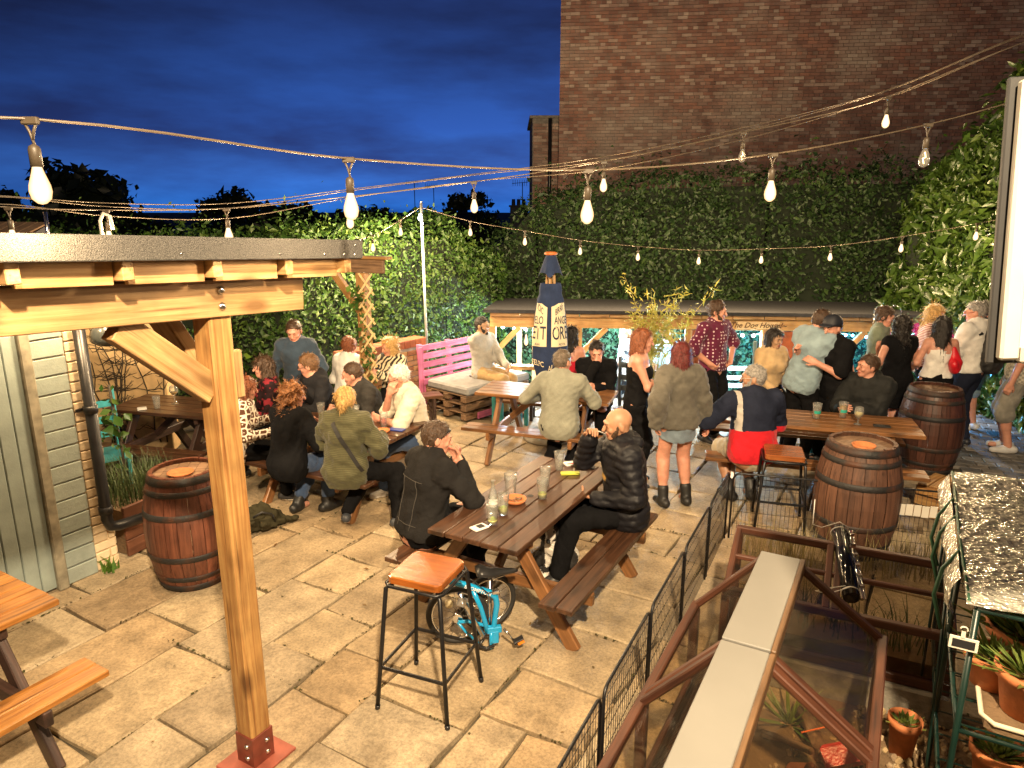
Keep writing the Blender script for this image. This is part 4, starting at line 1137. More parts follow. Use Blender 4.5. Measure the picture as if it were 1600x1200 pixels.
# leafy screen at the back of the shelter, lit by the fairy lights
rs = np.random.RandomState(31); n = 11000
P = np.stack([rs.uniform(-0.1, 7.0, n), 2.05 + rs.exponential(0.03, n), rs.uniform(-0.9, 1.1, n)], 1)
Vv, F3 = leaf_quads(P, np.tile([0, -1.0, 0.2], (n, 1)), 0.062, 0.6, 0.6, rs)
o = link('leaf_screen', npmesh('leaf_screen', Vv, F3=F3, mats=[M_ivywall]), sh); tag(o, kind='stuff')
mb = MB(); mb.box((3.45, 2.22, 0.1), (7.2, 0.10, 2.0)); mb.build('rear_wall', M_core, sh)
mb = MB(); mb.box((3.4, 0.9, -0.885), (7.2, 3.0, 0.02)); mb.build('shelter_floor', plain('pale_floor', (0.34, 0.32, 0.29), rough=0.8, bump=0.2), sh)
# sign on the beam
sg = empty('name_sign', SH, SA, 'small pale wooden sign reading The Dog House! on the shelter beam', 'sign')
mb = MB(); mb.box((4.03, -0.047, 1.075), (0.64, 0.018, 0.115), ch=0.003); mb.build('board', plain('pale_sign_timber', (0.70, 0.52, 0.30), rough=0.6, var=0.1), sg)
Vt, Ft = text_mesh('The Dog House!~', 0.112, shear=0.35, bold=0.0022)
mb = MB(); mb.add([(p.x * 1.0 + 4.03, -0.0575, p.y + 1.075) for p in Vt], Ft); mb.build('lettering', plain('brown_lettering', (0.10, 0.045, 0.02)), sg)
# white slatted bench inside the shelter opening
wb = empty('white_bench', SH, SA, 'white slatted bench seen through the shelter opening under the sign', 'bench')
for z in (-0.05, 0.08, 0.24): bar('slat', (3.5, 0.72, z), (4.62, 0.72, z), 0.02, 0.075, M_whiteframe, wb)
for y in (0.42, 0.54): bar('slat', (3.5, y, -0.42), (4.62, y, -0.42), 0.09, 0.022, M_whiteframe, wb)
for x in (3.55, 4.57):
    bar('leg', (x, 0.74, -0.87), (x, 0.74, 0.30), 0.05, 0.05, M_whiteframe, wb); bar('leg', (x, 0.40, -0.87), (x, 0.40, -0.43), 0.05, 0.05, M_whiteframe, wb)

# fairy lights in the shelter
def fairy(label, pts, n, mat, size, seed, power=0.0, col=(1, 1, 1), npow=3):
    f = empty('fairy_lights', SH, SA, label, 'fairy lights', 'fairy lights in the shelter')
    pts = [Vector(p) for p in pts]
    mb = MB(); mb.tube(pts, 0.004, 4); mb.build('cable', M_cable, f)
    me = MB(); me.lathe([(0, -size), (size * 0.8, -size * 0.5), (size, 0), (size * 0.8, size * 0.5), (0, size)], 8); me = me.mesh('led', mat)
    rr = random.Random(seed)
    segs = len(pts) - 1
    for k in range(n):
        t = (k + 0.5) / n * segs; i = min(int(t), segs - 1)
        p = pts[i].lerp(pts[i + 1], t - i)
        link('led', me, f, loc=p + Vector((0, 0, -0.012 - rr.random() * 0.02)))
    for k in range(npow):
        if power <= 0: break
        t = (k + 0.5) / npow * segs; i = min(int(t), segs - 1); p = pts[i].lerp(pts[i + 1], t - i)
        d = bpy.data.lights.new('fairy_glow', 'POINT'); d.energy = power; d.color = col; d.shadow_soft_size = 0.05
        lo = bpy.data.objects.new('fairy_glow', d); COL.objects.link(lo); lo.parent = f; lo.location = p + Vector((0, 0, -0.08))
fairy('row of small cool white lights along the shelter eaves left of the parasol', [(0.05, 0.35, 0.95), (0.7, 0.35, 0.91), (1.4, 0.35, 0.95)], 7, M_led_white, 0.028, 1, 190.0, (0.75, 0.92, 1.0), 2)
fairy('string of cool blue lights under the shelter eaves behind the bamboo', [(1.45, 0.9, 0.98), (2.2, 0.9, 0.93), (3.0, 0.9, 0.97)], 13, M_led_white, 0.022, 2, 150.0, (0.6, 0.85, 1.0), 2)
fairy('cool white lights across the shelter opening below the sign', [(3.36, 0.10, 0.95), (3.95, 0.10, 0.91), (4.36, 0.10, 0.95)], 6, M_led_white, 0.027, 3, 190.0, (0.45, 0.85, 1.0), 2)
fairy('bright blue lights at the right end of the shelter', [(5.2, 0.3, 0.93), (5.8, 0.3, 0.88), (6.5, 0.3, 0.93)], 12, M_led_blue, 0.022, 4, 260.0, (0.10, 0.45, 1.0), 3)
# warm bulb hanging in the left bay
hb = empty('hanging_bulb', SH + Vector((0.55, 0.45, 0)), SA, 'single warm bulb hanging inside the left bay of the shelter', 'lamp')
mb = MB(); mb.tube([(0, 0, 0.78), (0, 0, 1.2)], 0.004, 5); mb.build('cable', M_cable, hb)
mb = MB(); mb.lathe([(0, 0.60), (0.03, 0.63), (0.035, 0.67), (0.02, 0.73), (0.015, 0.78), (0, 0.78)], 12); mb.build('glass_bulb', M_bulb_on, hb)
d = bpy.data.lights.new('bulb_glow', 'POINT'); d.energy = 60; d.color = (1, 0.7, 0.4); d.shadow_soft_size = 0.05
lo = bpy.data.objects.new('bulb_glow', d); COL.objects.link(lo); lo.parent = hb; lo.location = (0, 0, 0.55)
# ------------------------------------------------------------------ picnic tables
def picnic(label, loc, yaw, L=1.5, W=0.68, H=0.75, top=None, legm=None, nplank=5, boff=0.60, group='picnic tables', sides=(-1, 1), hole=False):
    t = empty('picnic_table', loc, yaw, label, 'picnic table', group)
    top = top or M_table; legm = legm or M_tablewarm
    pw = W / nplank
    for k in range(nplank):
        bar('tabletop_plank', (-L / 2 + rnd.uniform(-.004, .004), -W / 2 + pw * (k + .5), H - 0.019), (L / 2 + rnd.uniform(-.004, .004), -W / 2 + pw * (k + .5), H - 0.019), pw - 0.007, 0.036, top, t, ch=0.005)
    for s in sides:
        for q in (-1, 1):
            y = s * (boff) + q * 0.058
            bar('bench_plank', (-L / 2 + rnd.uniform(-.006, .006), y, 0.432), (L / 2, y, 0.432), 0.110, 0.036, top, t, ch=0.005)
    for e in (-1, 1):
        x = e * (L / 2 - 0.27)
        bar('top_batten', (x, -W / 2 + 0.04, H - 0.072), (x, W / 2 - 0.04, H - 0.072), 0.045, 0.07, legm, t)
        yl = [s * (boff + 0.12) for s in (-1, 1)]
        if len(sides) == 1: yl[0 if sides[0] == 1 else 1] *= 0.55
        bar('cross_bar', (x - e * 0.046, yl[0], 0.372), (x - e * 0.046, yl[1], 0.372), 0.045, 0.085, legm, t)
        for s in (-1, 1):
            bar('leg', (x, s * 0.17, H - 0.06), (x, s * (boff + 0.02) * (1 if s in sides else .6), 0.0), 0.045, 0.095, legm, t, roll=PI / 2 if False else 0)
        bar('brace', (x - e * 0.07, 0, 0.40), (x - e * 0.42, 0, H - 0.05), 0.045, 0.07, legm, t)
    if hole:
        mb = MB(); mb.disc(0.024, H + 0.0012, 16); mb.build('parasol_hole', M_dark, t)
    return t
picnic('dark stained picnic table in the middle foreground with empty glasses on it', (0.135, 4.84, 0), 60.5, 1.62, 0.68, hole=True)
picnic('picnic table at the left crowded by seven drinkers', (-1.66, 6.74, 0), -26, 1.55, 0.68, top=M_table)
picnic('warm brown picnic table between the pink bench and the grey sweatered man', (0.40, 7.88, 0), -19, 1.55, 0.62, top=M_tablewarm, boff=0.60)
picnic('long orange brown picnic table at the right with three part-full beer glasses', (2.98, 6.80, 0), -17, 1.95, 0.62, top=M_tablewarm, boff=0.50)
picnic('dark picnic table in the left recess before the creeper wall', (-3.55, 7.30, 0), -14, 1.35, 0.66, top=M_table, legm=M_legdark)
picnic('orange oiled picnic table cut off by the bottom left corner', (-3.10, 2.95, 0), 60, 1.5, 0.66, top=M_tableorange, legm=M_legdark, nplank=6)

# ------------------------------------------------------------------ barrels
def barrel(label, loc, rz=0, s=1.0, stave=None, group='oak barrels used as tables'):
    b = empty('barrel', loc, rz, label, 'barrel', group); b.scale = (s, s, s)
    H = 0.90
    def rad(z): u = (z - H / 2) / (H / 2); return 0.315 - 0.075 * u * u
    n = 22; prof = [(rad(H * i / 8), H * i / 8) for i in range(9)]
    m = MB(); da = 2 * PI / n - 0.012
    V = []
    for (r, z) in prof: V += [(r * math.cos(-da / 2), r * math.sin(-da / 2), z), (r * math.cos(0), r * math.sin(0), z), (r * math.cos(da / 2), r * math.sin(da / 2), z)]
    k0 = len(V)
    for (r, z) in prof: V += [((r - 0.028) * math.cos(-da / 2), (r - 0.028) * math.sin(-da / 2), z), ((r - 0.028) * math.cos(da / 2), (r - 0.028) * math.sin(da / 2), z)]
    F = []
    for i in range(8):
        a = i * 3
        F += [(a, a + 1, a + 4, a + 3), (a + 1, a + 2, a + 5, a + 4)]
    F += [(24, 25, 26, k0 + 17, k0 + 16)]
    i0, i1 = k0 + 12, k0 + 16
    F += [(k0 + 13, k0 + 12, k0 + 14 , k0 + 15), (k0 + 15, k0 + 14, k0 + 16, k0 + 17)]
    # vertical grain: object X axis up
    Rm = Matrix(((0, 0, 1), (0, 1, 0), (-1, 0, 0)))
    m.add([Rm @ Vector(p) for p in V], F)
    me = m.mesh('stave', stave or M_stave)
    Ri = Rm.inverted().to_4x4()
    for k in range(n):
        link('stave', me, b, mtx=Matrix.Rotation(2 * PI * k / n, 4, 'Z') @ Matrix.Scale(rnd.uniform(0.996, 1.003), 4) @ Ri)
    for (z, h) in ((0.868, 0.055), (0.785, 0.042), (0.615, 0.048), (0.285, 0.048), (0.115, 0.042), (0.032, 0.055)):
        mh = MB(); z0, z1 = z - h / 2, z + h / 2
        mh.lathe([(rad(z0) + 0.0015, z0), (rad(z0) + 0.005, z0 + 0.002), (rad(z) + 0.0055, z), (rad(z1) + 0.005, z1 - 0.002), (rad(z1) + 0.0015, z1)], 36)
        mh.build('hoop', M_hoop, b)
    rr = rad(0.86) - 0.028
    for k in range(6):
        x0 = -rr + 2 * rr * k / 6 + 0.0015; x1 = -rr + 2 * rr * (k + 1) / 6 - 0.0015
        pts = []
        for q in range(7):
            x = x0 + (x1 - x0) * q / 6; pts.append((x, -math.sqrt(max(0, rr * rr - x * x))))
        for q in range(6, -1, -1):
            x = x0 + (x1 - x0) * q / 6; pts.append((x, math.sqrt(max(0, rr * rr - x * x))))
        mh = MB(); mh.prism(pts, 0.84, 0.868); o = mh.build('head_board', M_barrelhead, b)
    return b
def saucer(name, label, loc, r=0.085, mat=None, h=0.028, group='terracotta saucers used as ashtrays', cat='ashtray', filled=True):
    m = MB(); m.lathe([(0.0, 0.0), (r * 0.80, 0.0), (r, h), (r - 0.008, h + 0.002), (r * 0.78, 0.008), (0, 0.007)], 24)
    o = m.build(name, mat or M_terra, None, loc=loc); tag(o, label, cat, group)
    return o
barrel('reddish barrel standing by the brown planter beside the outbuilding door', (-2.47, 5.02, 0), 10, 1.0)
barrel('barrel behind the black wire pen with a deep terracotta saucer on it', (2.86, 5.50, 0), 30, 1.06, M_stave3)
barrel('tall dark barrel at the right below the man with the backpack', (4.56, 7.40, 0), 50, 1.03, M_stave2)
saucer('saucer', 'shallow terracotta saucer on the barrel by the planter', (-2.47, 4.97, 0.869), 0.095, h=0.018)
saucer('saucer', 'deep orange terracotta saucer on the barrel behind the pen', (2.82, 5.40, 0.9205), 0.092, h=0.034)
saucer('saucer', 'terracotta saucer with cigarette ends on the foreground table', (0.02, 4.73, 0.7505), 0.085)
saucer('saucer', 'small saucer on the crowded left table near the blue phone', (-1.22, 6.36, 0.7505), 0.075, h=0.02)
mb = MB()
for k in range(9):
    a = rnd.uniform(0, 6.28); q = rnd.uniform(0, 0.045); p = Vector((0.02 + q * math.cos(a), 4.73 + q * math.sin(a), 0.764)); d = Vector((rnd.uniform(-1, 1), rnd.uniform(-1, 1), 0)).normalized() * 0.018
    mb.tube([p - d, p + d + Vector((0, 0, 0.006))], 0.005, 6)
tag(mb.build('cigarette_ends', plain('tobacco', (0.20, 0.11, 0.06), var=0.6, scale=80)), 'cigarette ends in the saucer on the foreground table', 'cigarette ends', kind='stuff')

# ------------------------------------------------------------------ bar stools
def stool(label, loc, rz, seat, H=0.83, sp=0.225):
    s = empty('bar_stool', loc, rz, label, 'bar stool', 'metal bar stools with wooden seats')
    q = 0.165
    m = MB(); poly = []
    for (sx, sy) in ((1, -1), (1, 1), (-1, 1), (-1, -1)):
        a0 = math.atan2(sy, sx)
        for k in (-1, 0, 1):
            a = a0 + k * 0.6; poly.append((sx * (q - 0.035) + 0.035 * math.cos(a), sy * (q - 0.035) + 0.035 * math.sin(a)))
    m.prism(poly, H - 0.042, H, inset=0.006); m.build('seat', seat, s)
    m = MB(); k = q + 0.012
    m.tube([(k, -k + .03, H - 0.055), (k, k - .03, H - 0.055), (k - .03, k, H - 0.055), (-k + .03, k, H - 0.055), (-k, k - .03, H - 0.055), (-k, -k + .03, H - 0.055), (-k + .03, -k, H - 0.055), (k - .03, -k, H - 0.055)], 0.0095, 8, closed=True)
    m.build('seat_frame', M_steel, s)
    def lp(sx, sy, z): t = 1 - z / (H - 0.07); d = (k - 0.01) + (sp - k + 0.01) * t; return Vector((sx * d, sy * d, z))
    for (sx, sy) in ((1, 1), (1, -1), (-1, 1), (-1, -1)):
        m = MB(); m.tube([Vector((sx * (k - 0.04), sy * (k - 0.04), H - 0.058)), lp(sx, sy, H - 0.075), lp(sx, sy, 0.5), lp(sx, sy, 0.018)], 0.0125, 10); m.build('leg', M_steel, s)
        m = MB(); m.tube([lp(sx, sy, 0.03), lp(sx, sy, 0.0)], 0.015, 10); m.build('foot_cap', M_blackpl, s)
    zf = 0.27
    for a, b in (((1, 1), (1, -1)), ((1, -1), (-1, -1)), ((-1, -1), (-1, 1)), ((-1, 1), (1, 1))):
        bar('foot_rail', lp(*a, zf), lp(*b, zf), 0.012, 0.020, M_steel, s, ch=0.002)
    return s
stool('tall bar stool with bright orange varnished seat before the folded bicycle', (-0.48, 3.63, 0), -22, M_seat)
stool('bar stool with dark brown seat behind the wire pen by the barrel', (2.42, 5.98, 0), -16, M_seat2, H=0.70, sp=0.21)

# ------------------------------------------------------------------ folded bicycle leaning by the stool
bk = empty('folding_bicycle', (-0.255, 4.12, 0), 12, 'small bright blue bicycle folded up beside the orange seated stool', 'bicycle')
def wheel(name, c, r, yaw, spokes=16):
    w = empty(name, c, yaw); w.parent = bk
    def ring(rr, tr, nm, mt, n=36, seg=8):
        m = MB(); m.tube([(rr * math.cos(2 * PI * k / n), 0, rr * math.sin(2 * PI * k / n)) for k in range(n)], tr, seg, closed=True); m.build(nm, mt, w)
    ring(r - 0.018, 0.018, 'tyre', M_rubber); ring(r - 0.040, 0.008, 'rim', M_chrome)
    m = MB(); m.tube([(0, -0.035, 0), (0, 0.035, 0)], 0.022, 12); m.tube([(0, -0.045, 0), (0, -0.03, 0)], 0.032, 14)
    for k in range(spokes):
        a = 2 * PI * k / spokes; sd = 0.02 if k % 2 else -0.02
        m.tube([(0.02 * math.cos(a), sd, 0.02 * math.sin(a)), ((r - 0.04) * math.cos(a + .12), 0, (r - 0.04) * math.sin(a + .12))], 0.0016, 4)
    m.build('hub', M_chrome, w)
wheel('rear_wheel', (-0.10, 0.0, 0.235), 0.205, -8); wheel('front_wheel', (0.13, 0.15, 0.215), 0.205, 14)
def bt(name, pts, r, mat, parent=bk, n=10): m = MB(); m.tube(pts, r, n); return m.build(name, mat, parent)
fr = bt('frame', [(-0.20, -0.075, 0.545), (-0.05, -0.075, 0.485), (0.10, -0.075, 0.415), (0.135, -0.075, 0.385), (0.145, -0.075, 0.33), (0.125, -0.075, 0.17), (0.115, -0.075, 0.13)], [0.021, 0.022, 0.022, 0.022, 0.02, 0.018, 0.018], M_blue)
bt('rear_stay', [(-0.105, -0.06, 0.225), (-0.02, -0.06, 0.215), (0.10, -0.07, 0.165), (0.17, -0.07, 0.165)], 0.012, M_blue); bt('rear_stay', [(-0.105, -0.06, 0.22), (-0.06, -0.06, 0.15), (0.04, -0.06, 0.035)], 0.009, M_blue)
bt('seat_tube', [(-0.01, -0.075, 0.45), (0.04, -0.08, 0.32), (0.07, -0.08, 0.20), (0.075, -0.08, 0.14)], 0.016, M_blue)
mb = MB(); mb.box((0.125, -0.08, 0.15), (0.10, 0.03, 0.045), ch=0.006); mb.box((0.13, -0.085, 0.10), (0.05, 0.025, 0.09), ch=0.006); mb.build('frame_lug', M_blue, bk)
bt('rear_stay', [(0.105, -0.09, 0.14), (0.10, -0.09, 0.02)], 0.011, M_blue); bt('front_fork', [(0.15, -0.06, 0.14), (0.125, -0.02, 0.03)], 0.010, M_blue)
bt('handlepost', [(-0.10, -0.115, 0.46), (-0.06, -0.115, 0.37), (0.045, -0.115, 0.14)], 0.015, M_chrome)
mb = MB(); mb.box((-0.085, -0.12, 0.40), (0.055, 0.03, 0.06), rot=Matrix.Rotation(R(28), 3, 'Y'), ch=0.006); mb.lathe([(0.012, 0.0), (0.012, 0.006), (0.004, 0.008), (0, 0.008)], 12, (-0.085, -0.139, 0.40)); mb.build('hinge_clamp', plain('brushed_alloy', (0.6, 0.6, 0.6), rough=0.35, metal=0.9), bk)
m = MB(); m.lathe([(0.026, -0.012), (0.026, 0.012), (0, 0.014)], 14); o = m.build('roller', plain('cream_plastic', (0.6, 0.5, 0.3)), bk, loc=(-0.16, -0.06, 0.36)); o.rotation_euler = (R(90), 0, 0)
# saddle
V = []; F = []
prof = [(-0.135, 0.066, 0.030), (-0.10, 0.074, 0.038), (-0.04, 0.056, 0.034), (0.03, 0.030, 0.026), (0.10, 0.021, 0.020), (0.135, 0.012, 0.012)]
for (x, w, h) in prof:
    for k in range(10):
        a = 2 * PI * k / 10; V.append((0.155 + x, -0.03 + w * math.cos(a), 0.525 + h * math.sin(a) * (1 if math.sin(a) > 0 else .5) + (0.02 if x < -.08 else 0)))
for i in range(len(prof) - 1):
    for k in range(10): F.append((i * 10 + k, i * 10 + (k + 1) % 10, (i + 1) * 10 + (k + 1) % 10, (i + 1) * 10 + k))
F += [tuple(reversed(range(10))), tuple(range(50, 60))]
mb = MB(); mb.add(V, F, True); sd_ = mb.build('saddle', plain('black_vinyl', (0.02, 0.02, 0.021), rough=0.3, var=0.2), bk)
bt('saddle_rail', [(0.07, -0.03, 0.515), (0.14, -0.03, 0.485), (0.25, -0.03, 0.515)], 0.005, M_chrome, sd_)
bt('seatpost', [(0.11, -0.03, 0.50), (0.10, -0.05, 0.10)], 0.015, M_chrome)
bt('crank', [(0.19, -0.09, 0.15), (0.245, -0.11, 0.075)], 0.008, M_chrome)
mb = MB(); mb.box((0.275, -0.13, 0.085), (0.07, 0.05, 0.018), rot=Matrix.Rotation(R(-25), 3, 'Y'), ch=0.004); pd = mb.build('pedal', M_blackpl, bk)
mb = MB(); mb.box((0.288, -0.157, 0.082), (0.045, 0.008, 0.016), rot=Matrix.Rotation(R(-25), 3, 'Y')); mb.build('reflector', plain('orange_reflector', (0.75, 0.22, 0.02), rough=0.2), pd)
bt('handlebar', [(-0.26, -0.02, 0.60), (-0.18, -0.02, 0.60), (-0.12, -0.02, 0.585), (-0.09, -0.02, 0.53), (-0.08, 0.02, 0.45)], 0.011, M_blackpl)
bt('bar_clamp', [(-0.285, -0.05, 0.635), (-0.25, -0.05, 0.60)], 0.022, M_blue)
bt('chain_guard', [(0.05, -0.10, 0.10), (0.02, -0.10, 0.06), (0.07, -0.10, 0.03), (0.12, -0.10, 0.05)], 0.012, M_blackpl)
bt('brake_cable', [(-0.12, -0.06, 0.58), (0.0, -0.10, 0.52), (0.08, -0.12, 0.44), (0.14, -0.1, 0.44), (0.16, -0.09, 0.40)], 0.003, M_blackpl)
mb = MB(); mb.box((0.135, -0.085, 0.425), (0.05, 0.04, 0.025), ch=0.005); mb.build('frame_hinge', M_chrome, bk)
Vt, Ft = text_mesh('BROMPTON', 0.034, bold=0.0006)
ang = math.atan2(0.485 - 0.415, -0.15); ca, sa = math.cos(math.atan2(-0.07, 0.15)), math.sin(math.atan2(-0.07, 0.15))
mb = MB(); mb.add([(0.02 + p.x * ca - p.y * sa, -0.0985, 0.452 + p.x * sa + p.y * ca) for p in Vt], Ft); mb.build('lettering', M_paper, fr)

# ------------------------------------------------------------------ pink pallet sofa
sf = empty('pallet_sofa', (-1.20, 9.55, 0), 48, 'pallet sofa with a pink slatted back and grey cushion below the hedge', 'sofa')
for k, z in enumerate((0.08, 0.20, 0.32)):
    for y in (-0.06, -0.40, -0.74):
        bar('pallet_runner', (0.0, y, z), (1.28, y, z), 0.10, 0.075, M_pallet, sf)
    for q in range(6): bar('pallet_slat', (0.06 + q * 0.232, 0.0, z + 0.048), (0.06 + q * 0.232, -0.80, z + 0.048), 0.095, 0.018, M_pallet, sf)
for q in range(5):
    bar('back_slat', (0.0, 0.035 + 0.02 * q, 0.44 + q * 0.115), (1.15, 0.035 + 0.02 * q, 0.44 + q * 0.115), 0.02, 0.085, M_pink, sf)
for x in (0.04, 0.58, 1.11): bar('back_post', (x, 0.07, 0.05), (x, 0.16, 0.95), 0.07, 0.05, M_pink, sf)
for z in (0.90,): bar('back_slat', (-0.02, 0.05, 0.10), (-0.02, 0.06, 0.93), 0.09, 0.02, M_pink, sf)
bar('pallet_slat', (0.2, -0.815, 0.08), (0.6, -0.815, 0.08), 0.02, 0.09, M_pink, sf)
mb = MB(); V, F = chamfer_box(0.63, 0.40, 0.055, 0.03); mb.add(V, F); mb.build('cushion', M_grey, sf, loc=(0.64, -0.42, 0.435))
m = MB(); m.box((0, 0, 0.004), (0.15, 0.075, 0.009), ch=0.003); tag(m.build('phone', M_dark, None, loc=(-0.52, 9.72, 0.492), rot=(0, 0, R(20))), 'black phone lying on the grey sofa cushion', 'phone')
# low plank benches near the sofa
def bench(label, loc, rz, L, H=0.42, mat=None, W=0.26, legs=None):
    b = empty('bench', loc, rz, label, 'bench')
    for q in (-1, 1): bar('seat_plank', (-L / 2, q * W / 4, H - 0.02), (L / 2, q * W / 4, H - 0.02), W / 2 - 0.006, 0.04, mat or M_table, b)
    for x in (-L / 2 + 0.12, L / 2 - 0.12):
        for q in (-1, 1): bar('leg', (x, q * (W / 2 - 0.03), 0), (x, q * (W / 2 - 0.03), H - 0.04), 0.045, 0.045, legs or M_legdark, b)
        bar('leg_rail', (x, -W / 2, 0.18), (x, W / 2, 0.18), 0.03, 0.05, legs or M_legdark, b)
    return b
bench('short dark plank bench in front of the low brick wall', (-1.32, 9.0, 0), 20, 0.8, 0.40)
bench('dark bench along the hedge behind the left group', (-2.3, 8.35, 0), -20, 1.5, 0.45)
bench('plank bench between the parasol and the pallet sofa', (0.05, 9.3, 0), -10, 0.7, 0.40, M_tablewarm)
# teal framed box stools
def tealbox(label, loc, rz, w=0.34, h=0.46):
    b = empty('teal_stool', loc, rz, label, 'stool')
    for (x, y) in ((1, 1), (1, -1), (-1, 1), (-1, -1)): bar('leg', (x * w / 2, y * w / 2, 0), (x * w / 2, y * w / 2, h), 0.05, 0.05, M_teal, b)
    mb = MB(); mb.box((0, 0, h + 0.015), (w + 0.06, w + 0.06, 0.03), ch=0.005); mb.build('seat', M_teal, b)
    for y in (-1, 1): bar('rail', (-w / 2, y * w / 2, h - 0.05), (w / 2, y * w / 2, h - 0.05), 0.03, 0.05, M_teal, b)
tealbox('bright teal painted stool under the end of the middle picnic table', (-0.02, 8.85, 0), -15)
rtb = empty('red_table', (3.87, 8.05, 0), -15, 'small red topped table with teal legs carrying beers beside the hooded man', 'table')
mb = MB(); mb.box((0, 0, 0.69), (0.7, 0.6, 0.04), ch=0.006); mb.build('tabletop', plain('dark_red_paint', (0.30, 0.02, 0.03), rough=0.4), rtb)
for (x, y) in ((1, 1), (1, -1), (-1, 1), (-1, -1)): bar('leg', (x * .3, y * .25, 0), (x * .3, y * .25, 0.67), 0.05, 0.05, M_teal, rtb)
def chair(label, loc, rz, mat, H=0.45, B=0.95):
    c = empty('chair', loc, rz, label, 'chair')
    mb = MB(); mb.box((0, 0, H), (0.42, 0.42, 0.035), ch=0.008); mb.build('seat', mat, c)
    for x in (-1, 1):
        bar('leg', (x * .18, -.18, 0), (x * .18, -.18, H - .018), 0.04, 0.04, mat, c); bar('back_post', (x * .18, .18, 0), (x * .18, .24, B), 0.04, 0.04, mat, c)
    for z in (0.6, 0.74, 0.90): bar('back_rail', (-.17, .20 + (z - .45) * .1, z), (.17, .20 + (z - .45) * .1, z), 0.02, 0.07, mat, c)
chair('grey green painted tall chair behind the navy and red sweatered man', (3.22, 8.35, 0), 100, M_greychair, H=0.6, B=1.22)
chair('grey painted chair behind the black sweatered man at the middle table', (1.62, 8.75, 0), 150, plain('slate_grey_paint', (0.09, 0.11, 0.13), rough=0.6, var=0.3), B=1.0)
chair('teal painted chair in the recess beyond the drainpipe', (-3.98, 6.55, 0), 40, M_teal, B=1.05)
mb = MB(); mb.box((0, 0, 0.14), (0.36, 0.30, 0.28), ch=0.01); cr_ = None
crt = empty('wooden_crate', (4.02, 6.20, 0), 40, 'small wooden box of slatted boards at the foot of the dark right barrel', 'crate')
for z in (0.05, 0.15, 0.25):
    for y in (-.15, .15): bar('slat', (-.19, y, z), (.19, y, z), 0.018, 0.085, M_post, crt)
    for x in (-.19, .19): bar('slat', (x, -.15, z), (x, .15, z), 0.018, 0.085, M_post, crt)
for y in (-.1, 0, .1): bar('slat', (-.20, y, 0.305), (.20, y, 0.305), 0.09, 0.018, M_post, crt)

# planter by the outbuilding
pl = empty('planter', (-3.16, 5.33, 0), 66, 'brown boarded planter with lavender between the drainpipe and the barrel', 'planter')
for k in range(3):
    bar('board', (0.0, 0.0, 0.075 + k * 0.145), (0.62, 0.0, 0.075 + k * 0.145), 0.03, 0.138, M_planter, pl); bar('board', (0.62, 0.02, 0.075 + k * 0.145), (0.62, 0.5, 0.075 + k * 0.145), 0.03, 0.138, M_planter, pl)
mb = MB(); mb.box((0.31, 0.25, 0.2), (0.58, 0.46, 0.38)); mb.build('soil', M_soil, pl)
def blades(n, area, h, w, seed, lean=0.35):
    rs = np.random.RandomState(seed); V = []; F = []
    for k in range(n):
        x, y = rs.uniform(-1, 1, 2) * area; a = rs.uniform(0, 6.28); hh = h * rs.uniform(0.5, 1.1); l = lean * hh * rs.uniform(0.3, 1.2)
        dx, dy = math.cos(a), math.sin(a); b = len(V)
        V += [(x - dy * w, y + dx * w, 0), (x + dy * w, y - dx * w, 0), (x + dx * l * .35 + dy * w * .7, y + dy * l * .35 - dx * w * .7, hh * .6), (x + dx * l * .35 - dy * w * .7, y + dy * l * .35 + dx * w * .7, hh * .6), (x + dx * l, y + dy * l, hh)]
        F += [(b, b + 1, b + 2, b + 3), (b + 3, b + 2, b + 4)]
    return V, F
mb = MB(); V, F = blades(420, np.array([0.28, 0.2]), 0.34, 0.004, 3, 0.6); mb.add(V, F)
lv = tag(mb.build('lavender', M_lav, None, loc=(-3.24, 5.70, 0.40), rot=(0, 0, R(66))), 'wispy lavender growing in the brown planter', 'plant')
mb = MB(); V, F = blades(30, np.array([0.05, 0.05]), 0.12, 0.010, 8, 0.8); mb.add(V, F)
tag(mb.build('weed', M_vine, None, loc=(-3.18, 5.10, 0.0)), 'small green weed at the foot of the cream wall corner', 'plant')
climb = empty('wall_climber', (-3.62, 6.15, 0), 0, 'yellow green climber hanging beside the drainpipe by the teal chair', 'plant')
climber(climb, [(0.05, 0, 0.5), (0, 0, 0.9), (0.05, 0, 1.2)], 46, 0.085, M_hedge, 41, 0.06, 'leaves')
mb = MB(); mb.tube([(0, 0.05, 0), (0.04, 0.03, 0.6), (0, 0.03, 1.25)], 0.012, 6); mb.build('stem', M_bark, climb)

# ------------------------------------------------------------------ closed parasol
um = empty('closed_parasol', (0.455, 8.42, 0), 0, 'closed navy parasol with cream printed panels behind the middle table', 'parasol')
mb = MB(); mb.tube([(0, 0, 0), (0, 0, 2.26)], 0.022, 12); mb.build('pole', M_post, um)
mb = MB(); mb.lathe([(0.0, 0), (0.30, 0), (0.32, 0.02), (0.30, 0.07), (0.05, 0.09), (0.05, 0.16), (0.0, 0.16)], 24); mb.build('base', plain('concrete', (0.30, 0.27, 0.22), rough=0.9, bump=0.4), um)
mb = MB(); mb.lathe([(0.05, 2.255), (0.075, 2.262), (0.075, 2.285), (0.05, 2.295), (0, 2.30)], 16); mb.build('cap', plain('orange_wood_cap', (0.5, 0.15, 0.04)), um)
for a in range(6):
    an = a * PI / 3 + 0.3; bar('rib', (0.04 * math.cos(an), 0.04 * math.sin(an), 2.2), (0.055 * math.cos(an), 0.055 * math.sin(an), 1.88), 0.02, 0.02, M_beam, um, ch=0.0)
